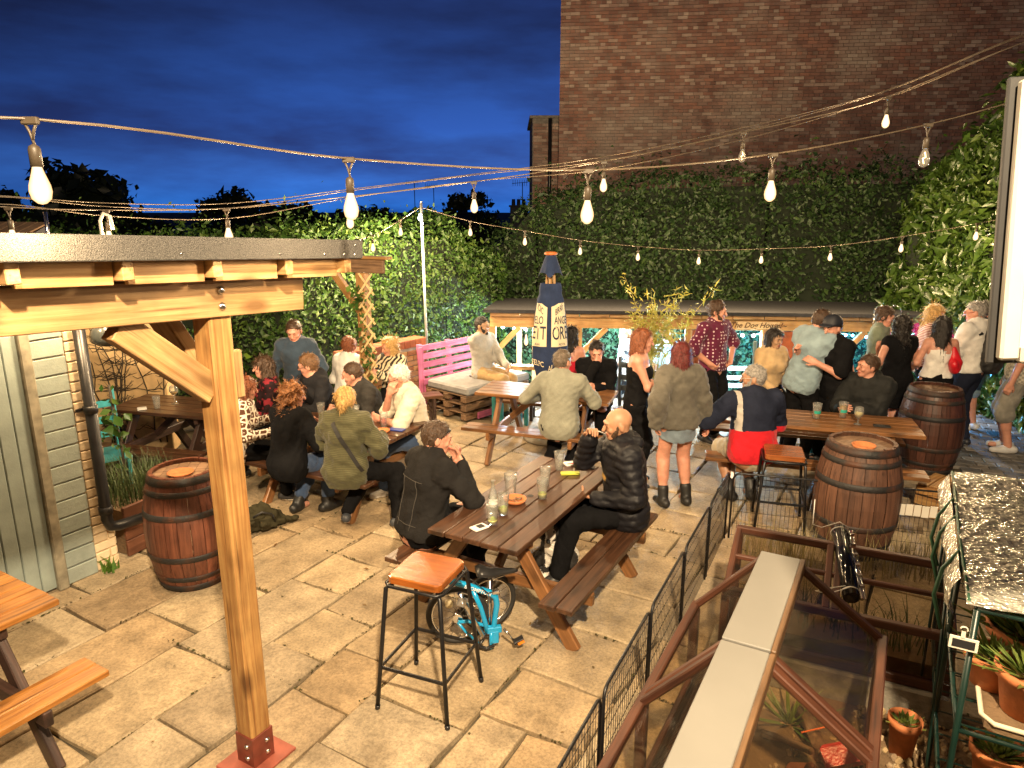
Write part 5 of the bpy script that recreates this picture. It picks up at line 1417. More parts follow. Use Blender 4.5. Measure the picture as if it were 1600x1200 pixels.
def ur(th, z):
    """radius of the hanging folded cloth"""
    pts = [(0.70, 0.16), (0.80, 0.235), (1.0, 0.315), (1.25, 0.305), (1.55, 0.270), (1.75, 0.225), (1.88, 0.14), (1.95, 0.10)]
    for (z0, r0), (z1, r1) in zip(pts[:-1], pts[1:]):
        if z <= z1: t = max(0, (z - z0) / (z1 - z0)); r = r0 + (r1 - r0) * t; break
    else: r = pts[-1][1]
    k = 0.10 + 0.10 * max(0, min(1, (1.9 - z) / 1.0))
    f = 1 - k * 0.75 * math.exp(-((((th + PI / 2 + 0.14 + PI) % (2 * PI)) - PI) / 0.20) ** 2)     # the deep front fold
    f *= 1 + k * 0.33 * math.cos(5 * th + 1.3) * (0.4 if abs(((th + PI / 2 + PI) % (2 * PI)) - PI) < 1.0 else 1) + 0.02 * math.sin(11 * th + 6 * z)
    return r * f * (0.64 if z < 1.8 else 0.64 + 0.36 * min(1, (z - 1.8) / 0.12))
nth, nz_ = 72, 40
V = []; F = []
for i in range(nz_ + 1):
    z = 1.93 - (1.93 - 0.72) * i / nz_
    for j in range(nth):
        th = 2 * PI * j / nth; zz = z - (0.06 * math.sin(2.5 * th) + 0.05 * math.sin(6 * th)) * (i / nz_) ** 3
        r = ur(th, max(0.7, zz)); V.append((r * math.cos(th) * 1.05, r * math.sin(th) * 0.8, zz))
for i in range(nz_):
    for j in range(nth): F.append((i * nth + j, i * nth + (j + 1) % nth, (i + 1) * nth + (j + 1) % nth, (i + 1) * nth + j))
mb = MB(); mb.add(V, F, True); can = mb.build('canopy', M_navy, um)
V = []; F = []
for i in range(7):
    t = i / 6; z = 2.255 - 0.20 * t
    for j in range(40):
        th = 2 * PI * j / 40; r = (0.055 + 0.075 * t ** 0.8) * (1 + 0.12 * t * math.cos(4 * th + 0.5)); V.append((r * math.cos(th), r * math.sin(th), z - 0.05 * t * max(0, math.cos(4 * th + 0.5))))
for i in range(6):
    for j in range(40): F.append((i * 40 + j, i * 40 + (j + 1) % 40, (i + 1) * 40 + (j + 1) % 40, (i + 1) * 40 + j))
mb = MB(); mb.add(V, F, True); mb.build('vent_cloth', M_navy, um)
def on_cloth(s, z, off):
    """s = metres along the front of the cloth from its middle"""
    th = -PI / 2 + s / 0.30
    r = ur(th, z) + off
    return (r * math.cos(th) * 1.05, r * math.sin(th) * 0.8, z)
def print_patch(name, s0, s1, z0, z1, arch, mat, off=0.003, n=16):
    V = []; F = []
    for i in range(n + 1):
        s = s0 + (s1 - s0) * i / n
        for j in range(n + 1):
            zt = z1 + arch(s); z = z0 + (zt - z0) * j / n; V.append(on_cloth(s, z, off))
    for i in range(n):
        for j in range(n): a = i * (n + 1) + j; F.append((a, a + n + 1, a + n + 2, a + 1))
    m = MB(); m.add(V, F, True); return m.build(name, mat, can)
print_patch('printed_panel', -0.37, -0.075, 1.19, 1.70, lambda s: -0.30 * max(0, s + 0.22) , M_creamprint)
print_patch('printed_panel', 0.015, 0.37, 1.19, 1.66, lambda s: 0.22 * min(0.2, max(0, s - 0.0)), M_creamprint)
def cloth_text(txt, size, s, z, mat, sx=1.0, slope=0.0, arch=0.0):
    Vt, Ft = text_mesh(txt, size, bold=size * 0.012)
    m = MB(); m.add([on_cloth(s + p.x * sx, z + p.y + slope * p.x + arch * p.x * p.x, 0.0065) for p in Vt], Ft); m.build('lettering', mat, can)
cloth_text('ICIC', 0.105, -0.235, 1.635, M_navyprint, 0.8, -0.35); cloth_text('ELO', 0.13, -0.25, 1.50, M_navyprint, 0.9); cloth_text('ETT', 0.22, -0.235, 1.345, M_navyprint, 0.8); cloth_text('ALIAN', 0.04, -0.25, 1.215, M_navyprint)
cloth_text('BIRRIF', 0.10, 0.195, 1.63, M_navyprint, 0.8, 0.28); cloth_text('ANGE', 0.13, 0.215, 1.50, M_navyprint, 0.85); cloth_text('ORE', 0.22, 0.20, 1.345, M_navyprint, 0.82); cloth_text('PRO ITA', 0.04, 0.22, 1.215, M_navyprint)
cloth_text('FELPC', 0.095, -0.235, 0.985, M_creamprint, 0.95, -0.12); cloth_text('AL', 0.095, 0.01, 0.93, M_creamprint, 0.95, 0.35); cloth_text('A ITA', 0.095, 0.235, 1.005, M_creamprint, 0.95, 0.30)

# potted bamboo in front of the shelter
bp_ = empty('bamboo_plant', (2.05, 9.95, 0), 0, 'tall yellow leaved bamboo standing in a dark pot before the shelter', 'plant')
mb = MB(); mb.lathe([(0.0, 0), (0.20, 0), (0.25, 0.42), (0.27, 0.42), (0.27, 0.46), (0.24, 0.46), (0.22, 0.40), (0, 0.40)], 18); mb.build('pot', M_blackpl, bp_)
rs = np.random.RandomState(51); cm = MB(); LP = []; LN = []
for k in range(15):
    a = rs.uniform(-2.0, 2.0) ; l = rs.uniform(0.9, 1.45); lean = rs.uniform(0.05, 0.5)
    dx, dy = math.sin(a) * lean, math.cos(a) * lean * 0.4
    if k == 3: dx, l = 0.75, 1.35
    if k == 7: dx, l = -0.42, 1.5
    pts = [Vector((rs.uniform(-.1, .1), rs.uniform(-.1, .1), 0.4))]
    for q in range(1, 6):
        t = q / 5; pts.append(pts[0] + Vector((dx * t ** 1.6, dy * t ** 1.6, l * t - 0.12 * lean * t * t)))
    cm.tube(pts, [0.007, 0.006, 0.005, 0.004, 0.003, 0.002], 5)
    for q in range(34):
        t = rs.uniform(1.6, 4.99); i = int(t); p = pts[i].lerp(pts[i + 1], t - i)
        for w in range(2): LP.append(np.array(p) + rs.normal(0, 0.045, 3)); LN.append(rs.normal(0, 1, 3))
cm.build('canes', plain('bamboo_cane', (0.32, 0.26, 0.06)), bp_)
Vv, F3 = leaf_quads(np.array(LP), np.array(LN), 0.095, 0.6, 0.17, rs); link('leaves', npmesh('leaves', Vv, F3=F3, mats=[M_bamboo]), bp_)
# pink flowers before the laurel
fw = empty('flower_planter', (5.30, 9.05, 0), 0, 'tall plant with magenta flowers beside the laurel hedge behind the white shirted man', 'plant')
rs = np.random.RandomState(61)
P = rs.normal(0, 1, (700, 3)) * np.array([0.24, 0.12, 0.30]) + np.array([0, 0, 0.85]); Vv, F3 = leaf_quads(P, rs.normal(0, 1, (700, 3)), 0.07, .5, .4, rs); link('leaves', npmesh('leaves', Vv, F3=F3, mats=[M_lav]), fw)
P = rs.normal(0, 1, (160, 3)) * np.array([0.26, 0.1, 0.05]) + np.array([0, -0.05, 1.22]); Vv, F3 = leaf_quads(P, rs.normal(0, 1, (160, 3)), 0.06, .5, .9, rs); link('flowers', npmesh('flowers', Vv, F3=F3, mats=[plain('magenta_petals', (0.50, 0.04, 0.28))]), fw)
mb = MB(); mb.box((0, 0, 0.25), (0.6, 0.3, 0.5), ch=0.01); mb.build('trough', M_planter, fw)
# wire hoop plant support seen over the heads
mb = MB()
for x in (-0.09, 0.09): mb.tube([(x + 0.09 * math.cos(a), 0, 0.09 * math.sin(a)) for a in [PI * k / 10 for k in range(11)]], 0.005, 5)
for x in (-0.18, 0.0, 0.18): mb.tube([(x, 0, 0), (x, 0, -1.45)], 0.005, 5)
tag(mb.build('wire_support', M_chrome, None, loc=(4.95, 9.3, 1.45)), 'thin wire hoop plant support rising above the heads at the right', 'plant support')
# backpack on the ground
bpk = empty('backpack', (-2.26, 5.86, 0), 40, 'olive rucksack slumped on the flags under the left bench', 'backpack')
# ------------------------------------------------------------------ bodies: one smooth surface grown round a posed skeleton
def surface_net(D, X, Y, Z):
    """dual mesh of the zero set of D sampled on a rectilinear grid"""
    nx, ny, nz = D.shape
    s = D < 0
    c = s[:-1, :-1, :-1].astype(np.int8)
    cnt = np.zeros_like(c)
    for i in (0, 1):
        for j in (0, 1):
            for k in (0, 1): cnt += s[i:nx - 1 + i, j:ny - 1 + j, k:nz - 1 + k]
    act = (cnt > 0) & (cnt < 8)
    idx = -np.ones(act.shape, np.int32); I, J, K = np.nonzero(act); n = len(I); idx[I, J, K] = np.arange(n)
    acc = np.zeros((n, 3)); w = np.zeros(n)
    cor = [(i, j, k) for i in (0, 1) for j in (0, 1) for k in (0, 1)]
    vals = {q: D[I + q[0], J + q[1], K + q[2]] for q in cor}
    pos = {q: np.stack([X[I + q[0]], Y[J + q[1]], Z[K + q[2]]], 1) for q in cor}
    for a in cor:
        for ax in range(3):
            if a[ax]: continue
            b = tuple(1 if t == ax else a[t] for t in range(3))
            va, vb = vals[a], vals[b]; m = (va < 0) != (vb < 0)
            if not m.any(): continue
            t = va[m] / (va[m] - vb[m])
            acc[m] += pos[a][m] * (1 - t[:, None]) + pos[b][m] * t[:, None]; w[m] += 1
    V = acc / w[:, None]
    Fs = []
    for ax in range(3):
        sl0 = [slice(1, -1)] * 3; sl0[ax] = slice(0, -1); sl1 = [slice(1, -1)] * 3; sl1[ax] = slice(1, None)
        a = s[tuple(sl0)]; b = s[tuple(sl1)]
        for (m, flip) in ((a & ~b, False), (~a & b, True)):
            E_ = np.stack(np.nonzero(m), 1)
            if not len(E_): continue
            off = np.ones(3, int); off[ax] = 0
            P = E_ + off
            u, v = (ax + 1) % 3, (ax + 2) % 3
            eu = np.zeros(3, int); eu[u] = 1; ev = np.zeros(3, int); ev[v] = 1
            g = lambda Q: idx[Q[:, 0], Q[:, 1], Q[:, 2]]
            q = np.stack([g(P - eu - ev), g(P - ev), g(P), g(P - eu)], 1)
            if flip: q = q[:, ::-1]
            Fs.append(q)
    F = np.concatenate(Fs) if Fs else np.zeros((0, 4), int)
    F = F[(F >= 0).all(1)]
    return V, F

class Field:
    """signed distance on a grid that is finer round the head and the hands"""
    def __init__(s, lo, hi, h, fine):
        s.ax = []
        for a in range(3):
            seg = [(c[a] - r, c[a] + r, hh) for (c, r, hh) in fine]
            x = lo[a]; out = [x]
            while x < hi[a]:
                st = h
                for (p, q, hh) in seg:
                    if p - h <= x <= q: st = min(st, hh)
                x += st; out.append(x)
            s.ax.append(np.array(out))
        s.D = np.full([len(a) for a in s.ax], 0.5, np.float32)
    def block(s, lo, hi):
        sl = []
        for a in range(3):
            i0 = np.searchsorted(s.ax[a], lo[a]); i1 = np.searchsorted(s.ax[a], hi[a]); sl.append(slice(max(0, i0 - 1), i1 + 1))
        X = s.ax[0][sl[0]][:, None, None]; Y = s.ax[1][sl[1]][None, :, None]; Z = s.ax[2][sl[2]][None, None, :]
        return tuple(sl), X, Y, Z
    def smin(s, sl, d, k):
        D = s.D[sl]
        if k <= 0: s.D[sl] = np.minimum(D, d); return
        h = np.maximum(k - np.abs(D - d), 0) / k
        s.D[sl] = np.minimum(D, d) - h * h * k * 0.25
    def cap(s, a, b, ra, rb, k=0.03, nrm=None, flat=1.0, puff=0.0, grow=0.0, fn=None):
        a = np.array(a, float); b = np.array(b, float); ra += grow; rb += grow
        m = max(ra, rb) * 1.05 + k + 0.03
        sl, X, Y, Z = s.block(np.minimum(a, b) - m, np.maximum(a, b) + m)
        ab = b - a; L2 = float(ab @ ab) + 1e-9
        t = np.clip(((X - a[0]) * ab[0] + (Y - a[1]) * ab[1] + (Z - a[2]) * ab[2]) / L2, 0, 1)
        qx, qy, qz = X - a[0] - t * ab[0], Y - a[1] - t * ab[1], Z - a[2] - t * ab[2]
        if nrm is not None:
            n = np.array(nrm, float); n /= np.linalg.norm(n); dn = (qx * n[0] + qy * n[1] + qz * n[2]) * (flat - 1)
            qx = qx + n[0] * dn; qy = qy + n[1] * dn; qz = qz + n[2] * dn
        d = np.sqrt(qx * qx + qy * qy + qz * qz) - (ra + (rb - ra) * t)
        if puff: d = d - puff * (np.abs(np.sin(t * math.sqrt(L2) * PI / 0.062)) - 0.5)
        if fn is not None: d = fn(d, X, Y, Z)
        s.smin(sl, d, k)
    def ell(s, c, r, M=None, k=0.02, grow=0.0, sub=False, fn=None):
        c = np.array(c, float); r = np.array(r, float) + grow; m = max(r) + k + 0.03
        sl, X, Y, Z = s.block(c - m, c + m)
        x, y, z = X - c[0], Y - c[1], Z - c[2]
        if M is not None:
            x, y, z = (M[0][0] * x + M[0][1] * y + M[0][2] * z), (M[1][0] * x + M[1][1] * y + M[1][2] * z), (M[2][0] * x + M[2][1] * y + M[2][2] * z)
        k0 = np.sqrt((x / r[0]) ** 2 + (y / r[1]) ** 2 + (z / r[2]) ** 2); k1 = np.sqrt((x / r[0] ** 2) ** 2 + (y / r[1] ** 2) ** 2 + (z / r[2] ** 2) ** 2) + 1e-6
        d = k0 * (k0 - 1) / k1
        if fn is not None: d = fn(d, X, Y, Z)
        if sub:
            D = s.D[sl]; h = np.maximum(k - np.abs(D + d), 0) / k; s.D[sl] = np.maximum(D, -d) + h * h * k * 0.25
        else: s.smin(sl, d, k)
    def cut(s, p, n):
        """remove everything on the n side of the plane"""
        n = np.array(n, float); n /= np.linalg.norm(n); p = np.array(p, float)
        X, Y, Z = s.ax[0][:, None, None], s.ax[1][None, :, None], s.ax[2][None, None, :]
        s.D = np.maximum(s.D, ((X - p[0]) * n[0] + (Y - p[1]) * n[1] + (Z - p[2]) * n[2]).astype(np.float32))
    def noise(s, amp, f, seed=0):
        r = np.random.RandomState(seed); X, Y, Z = s.ax[0][:, None, None], s.ax[1][None, :, None], s.ax[2][None, None, :]
        for q in range(4):
            k = r.normal(0, 1, 3) * f * (1 + 0.6 * q); p = r.uniform(0, 6.28); k2 = r.normal(0, 1, 3) * f
            s.D = s.D + (amp / (1 + q * .4)) * np.sin(X * k[0] + Y * k[1] + Z * k[2] + p + 1.3 * np.sin(X * k2[0] + Y * k2[1] + Z * k2[2])).astype(np.float32)
    def mesh(s): return surface_net(s.D, *s.ax)

def unit(v): v = np.array(v, float); return v / (np.linalg.norm(v) + 1e-9)
def ik(a, t, l1, l2, hint):
    a = np.array(a, float); t = np.array(t, float); d = t - a; L = np.linalg.norm(d); L = max(L, abs(l1 - l2) + .02)
    if L > (l1 + l2) * .995: t = a + d / np.linalg.norm(d) * (l1 + l2) * .995; L = (l1 + l2) * .995
    u = unit(t - a); h = np.array(hint, float); h = h - u * (h @ u); h = unit(h)
    c = (l1 * l1 + L * L - l2 * l2) / (2 * L); e = math.sqrt(max(0, l1 * l1 - c * c))
    return a + u * c + h * e, t
def rotm(axis, ang): return np.array(Matrix.Rotation(R(ang), 3, Vector(axis)))

SKIN = {'fair': (0.58, 0.32, 0.22), 'pink': (0.56, 0.27, 0.19), 'tan': (0.42, 0.22, 0.13), 'olive': (0.40, 0.235, 0.14)}
HAIR = {'brown': (0.055, 0.028, 0.014), 'dark': (0.014, 0.010, 0.008), 'blond': (0.50, 0.31, 0.11), 'auburn': (0.20, 0.060, 0.022), 'red': (0.11, 0.012, 0.010), 'grey': (0.28, 0.26, 0.24), 'white': (0.62, 0.58, 0.52), 'ginger': (0.24, 0.10, 0.035), 'lightbrown': (0.14, 0.07, 0.03), 'greybrown': (0.13, 0.10, 0.075)}
def hairmat(c): return plain('hair_' + c, HAIR[c], rough=0.5, var=0.45, scale=60, bump=0.7, bscale=120)
def strands(V, Q, st, mat, seed, hu, HC):
    """hair mass plus fine locks lying along it"""
    rs = np.random.RandomState(seed); n = {'long': 1100, 'curly': 1300, 'bob': 800, 'pony': 700, 'bun': 600}.get(st, 650)
    L = {'long': .075, 'curly': .05, 'bob': .055, 'pony': .045, 'bun': .035, 'crop': .010}.get(st, .020); w = .0030 if st in ('long', 'curly', 'bob') else .0022
    a = V[Q]; nn = np.cross(a[:, 2] - a[:, 0], a[:, 3] - a[:, 1]); ln = np.linalg.norm(nn, axis=1); i = rs.choice(len(Q), n, p=ln / ln.sum()); nn = nn[i] / (ln[i][:, None] + 1e-9)
    p = a[i].mean(1) + rs.normal(0, .004, (n, 3)); dn = -np.array(hu) * .5 + np.array([0, 0, -.5]) + (p - HC) * 2.0
    t = dn - nn * (dn * nn).sum(1)[:, None] + rs.normal(0, .55 if st == 'curly' else .22, (n, 3)); t += nn * (.45 if st in ('short', 'thin', 'crop') else .12); t /= np.linalg.norm(t, axis=1)[:, None] + 1e-9
    b = np.cross(t, nn); b /= np.linalg.norm(b, axis=1)[:, None] + 1e-9; l = L * rs.uniform(.5, 1.3, (n, 1)); cv = rs.normal(0, .25 if st == 'curly' else .06, (n, 1)) * l
    q0, q1, q2 = p + nn * .001, p + t * l * .55 + nn * (.006 if st == 'curly' else .002) + b * cv, p + t * l + nn * (.010 if st == 'curly' else .003) - b * cv
    W = np.stack([q0 - b * w, q0 + b * w, q1 + b * w, q1 - b * w, q2], 1).reshape(-1, 3); k = len(V) + np.arange(n)[:, None] * 5
    return npmesh('hair', np.concatenate([V, W]), F4=np.concatenate([Q, k + np.array([0, 1, 2, 3])]), F3=k + np.array([3, 2, 4]), mats=[mat], smooth=True)
NP = [0]
def person(label, x, y, face, sit=True, h=1.75, sex='m', z0=0.0, seat=0.45, lean=8, side=0, twist=0, head=(0, 0, 0), hl=None, hr=None, fl=None, fr=None,
           skin_='fair', hair=('short', 'brown'), beard=None, top=None, bottom=None, shoes=('trainer', (0.02, 0.02, 0.022)), group=None, res=0.018, fine=0.0085, glasses=None, hood=False, extra=None, el=None, er=None, kn=None, palm=None, fat=1.0, curl=(0.9, 0.9)):
    """x, y = ground point under the pelvis; face = heading in degrees; hl / hr = hand targets (right, forward, up)"""
    NP[0] += 1; seed = NP[0]
    s = h / 1.75; fem = sex == 'f'
    root = empty('person', (x, y, z0), face - 90, label, 'person', group)
    pel = np.array([0, 0, (seat + 0.105 * s) if sit else 0.925 * s])
    Rt = rotm((1, 0, 0), -lean) @ rotm((0, 1, 0), side)
    up = Rt @ np.array([0, 0, 1.0]); Rs = Rt @ rotm((0, 0, 1), twist); rt = Rs @ np.array([1.0, 0, 0]); fw = Rs @ np.array([0, 1.0, 0])
    rt0 = Rt @ np.array([1.0, 0, 0]); fw0 = Rt @ np.array([0, 1.0, 0])
    nb = pel + up * 0.50 * s
    shw = (0.150 if fem else 0.178) * s * (1 + (fat - 1) * .4)
    SL, SR = nb - up * 0.050 * s - rt * shw, nb - up * 0.050 * s + rt * shw
    Rh = Rs @ rotm((0, 0, 1), head[0]) @ rotm((1, 0, 0), head[1]) @ rotm((0, 1, 0), head[2])
    hr_, hf, hu = Rh[:, 0], Rh[:, 1], Rh[:, 2]
    neck_dir = unit(up * 0.8 + np.array([0, 0, .5]) + fw * 0.14)
    HC = nb + neck_dir * 0.135 * s + hf * 0.012 * s
    hs = (0.96 if fem else 1.0) * (0.5 + 0.5 * s)
    HL, HR = pel - rt0 * 0.088 * s - up * 0.01, pel + rt0 * 0.088 * s - up * 0.01
    l1, l2 = 0.290 * s, 0.262 * s
    hl = np.array(hl if hl is not None else ((-0.24, 0.10, 0.80) if not sit else (-0.16, 0.32, seat + 0.19)), float); hr = np.array(hr if hr is not None else ((0.24, 0.10, 0.80) if not sit else (0.16, 0.32, seat + 0.19)), float)
    EL, WL = ik(SL, hl, l1, l2, el if el is not None else (-0.5, -0.7, -0.6)); ER, WR = ik(SR, hr, l1, l2, er if er is not None else (0.5, -0.7, -0.6))
    t1, t2 = 0.43 * s, 0.425 * s
    fl = np.array(fl if fl is not None else ((-0.11, 0.40, 0.085) if sit else (-0.10, 0.0, 0.085)), float); fr = np.array(fr if fr is not None else ((0.11, 0.40, 0.085) if sit else (0.10, 0.02, 0.085)), float)
    khint = kn or ((0, 0.7, 0.9) if sit else (0, 1, 0))
    KL, AL = ik(HL, fl, t1, t2, khint); KR, AR = ik(HR, fr, t1, t2, khint)
    fd = unit(np.array([0, 1.0, 0]))
    palm = palm or ('in', 'in')
    pts = np.array([pel, nb, HC + hu * .2, HC - hu * .1, SL, SR, EL, ER, WL, WR, KL, KR, AL, AR, HL, HR, AL + fd * .22, AR + fd * .22, AL - fd * .1])
    lo = pts.min(0) - 0.24; hi = pts.max(0) + 0.24; lo[2] = max(lo[2], -0.06)
    handL = unit(WL - EL); handR = unit(WR - ER)
    HFL, HFR = WL + handL * 0.09 * s, WR + handR * 0.09 * s
    fineb = [(HC + hu * 0.01, 0.135, fine), (HFL, 0.10, fine * 0.82), (HFR, 0.10, fine * 0.82)]
    W_ = 0.9 if fem else 1.0
    girth = fat
    def torso(F, g=0.0, k=0.07, puff=0.0, low=True, sh=True, wide=1.0):
        f0 = 1.38
        if low: F.cap(pel - rt0 * 0.06 * s, pel + rt0 * 0.06 * s, 0.118 * s * girth, 0.118 * s * girth, k, fw0, 1.15, 0, g)
        if low: F.cap(pel - up * .02, pel + up * 0.16 * s, 0.150 * s * girth * wide, (0.120 if fem else 0.140) * s * girth * wide, k, fw0, f0 / (0.5 + 0.5 * girth), puff, g)
        F.cap(pel + up * 0.16 * s, pel + up * 0.35 * s, (0.120 if fem else 0.140) * s * girth * wide, (0.142 if fem else 0.165) * s * (0.5 + .5 * girth) * wide, k, (fw0 + fw) / 2, f0, puff, g)
        if sh:
            F.cap(SL + rt * 0.02, SR - rt * 0.02, 0.058 * s, 0.058 * s, k, None, 1, 0, g)
            F.cap(pel + up * 0.35 * s, nb - up * 0.06 * s, 0.150 * s * W_, 0.098 * s * W_, k, fw, 1.25, 0, g)
            F.cap(nb - up * 0.045 * s, nb + neck_dir * 0.02 * s, 0.085 * s * W_, 0.056 * s, 0.05, None, 1, 0, g * .6)
        if fem: 
            for q in (-1, 1): F.ell(pel + up * 0.315 * s + fw * 0.085 * s + rt * q * 0.072 * s, (0.062 * s,) * 3, None, 0.05, g * .8)
    def arm(F, Sx, Ex, Wx, g=0.0, k=0.03, a=0.0, b=2.0, puff=0.0, cuff=1.0):
        w = (0.86 if fem else 1.0) * (0.7 + .3 * girth)
        e = min(1.0, b); P1 = Sx + (Ex - Sx) * e
        F.cap(Sx, P1, 0.054 * s * w, (0.054 + (0.043 - 0.054) * e) * s * w, k, None, 1, puff, g)
        if b > 1:
            e2 = min(1.0, b - 1); P2 = Ex + (Wx - Ex) * e2
            F.cap(Ex, P2, 0.043 * s * w, (0.043 + (0.028 - 0.043) * e2) * s * w * cuff, k, None, 1, puff, g)
    def leg(F, Hx, Kx, Ax, g=0.0, k=0.04, b=2.0, loose=1.0):
        w = 1.0 * (0.75 + .25 * girth); e = min(1.0, b); P1 = Hx + (Kx - Hx) * e
        F.cap(Hx, P1, 0.088 * s * w, (0.088 + (0.060 - 0.088) * e) * s * w * (1 + (loose - 1) * .5), k, None, 1, 0, g)
        if b > 1:
            e2 = min(1.0, b - 1); M1 = Kx + (Ax - Kx) * 0.3 * 1.0; P2 = Kx + (Ax - Kx) * e2
            F.cap(Kx, P2, 0.057 * s * w, (0.057 + (0.040 - 0.057) * e2) * s * w * loose, k, None, 1, 0, g)
            if b > 1.4 and g: F.cap(Kx + (Ax - Kx) * .18 - unit(np.cross(np.cross(Ax - Kx, fd), Ax - Kx)) * .012, Kx + (Ax - Kx) * .48, .056 * s * w, .050 * s * w, .04, None, 1, 0, g)
    def hand(F, Ex, Wx, sd, mode, crl):
        d = unit(Wx - Ex)
        inward = {'in': -rt * sd, 'down': np.array([0, 0, -1.0]), 'back': -fw, 'up': np.array([0, 0, 1.0]), 'fwd': fw, 'face': unit(HC - Wx)}[mode]
        n = unit(inward - d * (inward @ d))
        if mode in ('down', 'face'): d = unit(d * 0.85 + n * 0.15 + (np.array([0, 0, 0.25]) if mode == 'down' and d[2] < -.2 else 0)); n = unit(n - d * (n @ d))
        a = np.cross(d, n) * sd
        a = unit(a)
        if mode == 'down' and False: pass
        c = Wx + d * 0.05 * s; z = s * (0.92 if fem else 1.0)
        F.cap(Wx - d * .01, Wx + d * 0.03 * z, 0.026 * z, 0.031 * z, 0.02, n, 1.4)
        F.cap(Wx + d * 0.035 * z - a * 0.018 * z, Wx + d * 0.080 * z - a * 0.022 * z, 0.024 * z, 0.020 * z, 0.015, n, 1.7); F.cap(Wx + d * 0.035 * z + a * 0.015 * z, Wx + d * 0.080 * z + a * 0.022 * z, 0.024 * z, 0.019 * z, 0.015, n, 1.7)
        for q in range(4):
            o = (q - 1.5) * 0.0195 * z; L = (0.070, 0.080, 0.074, 0.058)[q] * z
            b0 = Wx + d * 0.088 * z + a * o; c1 = crl * (0.55 + .12 * q); d1 = unit(d * math.cos(c1) + n * math.sin(c1)); c2 = c1 + crl * 0.8; d2 = unit(d * math.cos(c2) + n * math.sin(c2))
            p1 = b0 + d1 * L * .52; F.cap(b0, p1, 0.0092 * z, 0.0086 * z, 0.006); F.cap(p1, p1 + d2 * L * .48, 0.0086 * z, 0.0072 * z, 0.004)
        b0 = Wx + d * 0.025 * z - a * 0.028 * z; p1 = b0 + unit(d * .75 - a * .6 + n * .35) * 0.042 * z
        F.cap(b0, p1, 0.0125 * z, 0.0105 * z, 0.01); F.cap(p1, p1 + unit(d * .9 - a * .1 + n * .45) * 0.030 * z, 0.0105 * z, 0.008 * z, 0.004)
    def hd(F, g=0.0):
        k = hs
        M = Rh.T
        F.ell(HC + hu * .030 * k - hf * .012 * k, np.array((.074, .094, .088)) * k, M, .02, g)
        F.cap(HC + hu * .005 * k + hf * .026 * k, HC - hu * .078 * k + hf * .060 * k, .061 * k, .033 * k, .03, None, 1, 0, g)
        if g: return
        for q in (-1, 1): F.cap(HC - hu * .03 * k + hr_ * q * .045 * k + hf * .02 * k, HC - hu * .075 * k + hr_ * q * .022 * k + hf * .055 * k, .022 * k, .016 * k, .025)
        F.cap(nb - up * .01, HC - hu * .045 * k - hf * .018 * k, (.052 if fem else .060) * s, (.048 if fem else .056) * k, .025)
        for q in (-1, 1):
            F.ell(HC + hu * .012 * k + hr_ * q * .033 * k + hf * .106 * k, np.array((.017, .017, .011)) * k, M, .012, 0, True)
            F.ell(HC + hu * .010 * k + hr_ * q * .032 * k + hf * .076 * k, np.array((.014, .013, .013)) * k, M, .004)
            F.ell(HC - hu * .004 * k + hr_ * q * .078 * k - hf * .006 * k, np.array((.011, .021, .033)) * k, M @ rotm((1, 0, 0), 8), .008)
            F.ell(HC - hu * .022 * k + hr_ * q * .038 * k + hf * .070 * k, np.array((.018, .016, .018)) * k, M, .02)
        F.cap(HC + hu * .032 * k + hf * .086 * k - hr_ * .032 * k, HC + hu * .032 * k + hf * .086 * k + hr_ * .032 * k, .011 * k, .011 * k, .016)
        F.cap(HC + hu * .018 * k + hf * .090 * k, HC - hu * .020 * k + hf * .110 * k, .009 * k, .0135 * k, .010)
        F.cap(HC - hu * .050 * k + hf * .088 * k - hr_ * .016 * k, HC - hu * .050 * k + hf * .088 * k + hr_ * .016 * k, .0085 * k, .0085 * k, .006); F.cap(HC - hu * .060 * k + hf * .086 * k - hr_ * .012 * k, HC - hu * .060 * k + hf * .086 * k + hr_ * .012 * k, .0085 * k, .0085 * k, .005)
    # ---- the body
    F = Field(lo, hi, res, fineb)
    torso(F); hd(F)
    for (a, b, c, sd, md, cr_) in ((SL, EL, WL, -1, palm[0], curl[0]), (SR, ER, WR, 1, palm[1], curl[1])): arm(F, a, b, c); hand(F, b, c, sd, md, cr_)
    for a, b, c in ((HL, KL, AL), (HR, KR, AR)):
        leg(F, a, b, c); F.cap(b + (c - b) * .18 - unit(np.cross(np.cross(c - b, fd), c - b)) * .012, b + (c - b) * .45, .056 * s, .048 * s, .04)
        F.cap(c - np.array([0, 0, .035]), c + fd * .13 * s - np.array([0, 0, .05]), .036 * s, .028 * s, .03)
    V, Q = F.mesh()
    sk = skin('skin_' + skin_, SKIN[skin_]); lip = skin('lips_' + skin_, tuple(c * f for c, f in zip(SKIN[skin_], (0.75, 0.45, 0.45))))
    cen = V[Q].mean(1) - HC; lf = np.stack([cen @ hr_, cen @ hf, cen @ hu], 1) / hs
    midx = ((np.abs(lf[:, 0]) < .024) & (lf[:, 1] > .083) & (np.abs(lf[:, 2] + .055) < .011)).astype(int)
    me = npmesh('body', V, F4=Q, mats=[sk, lip], smooth=True, midx=midx)
    body = link('body', me, root)
    # ---- eyes and brows
    hm = hairmat(hair[1])
    eb = MB()
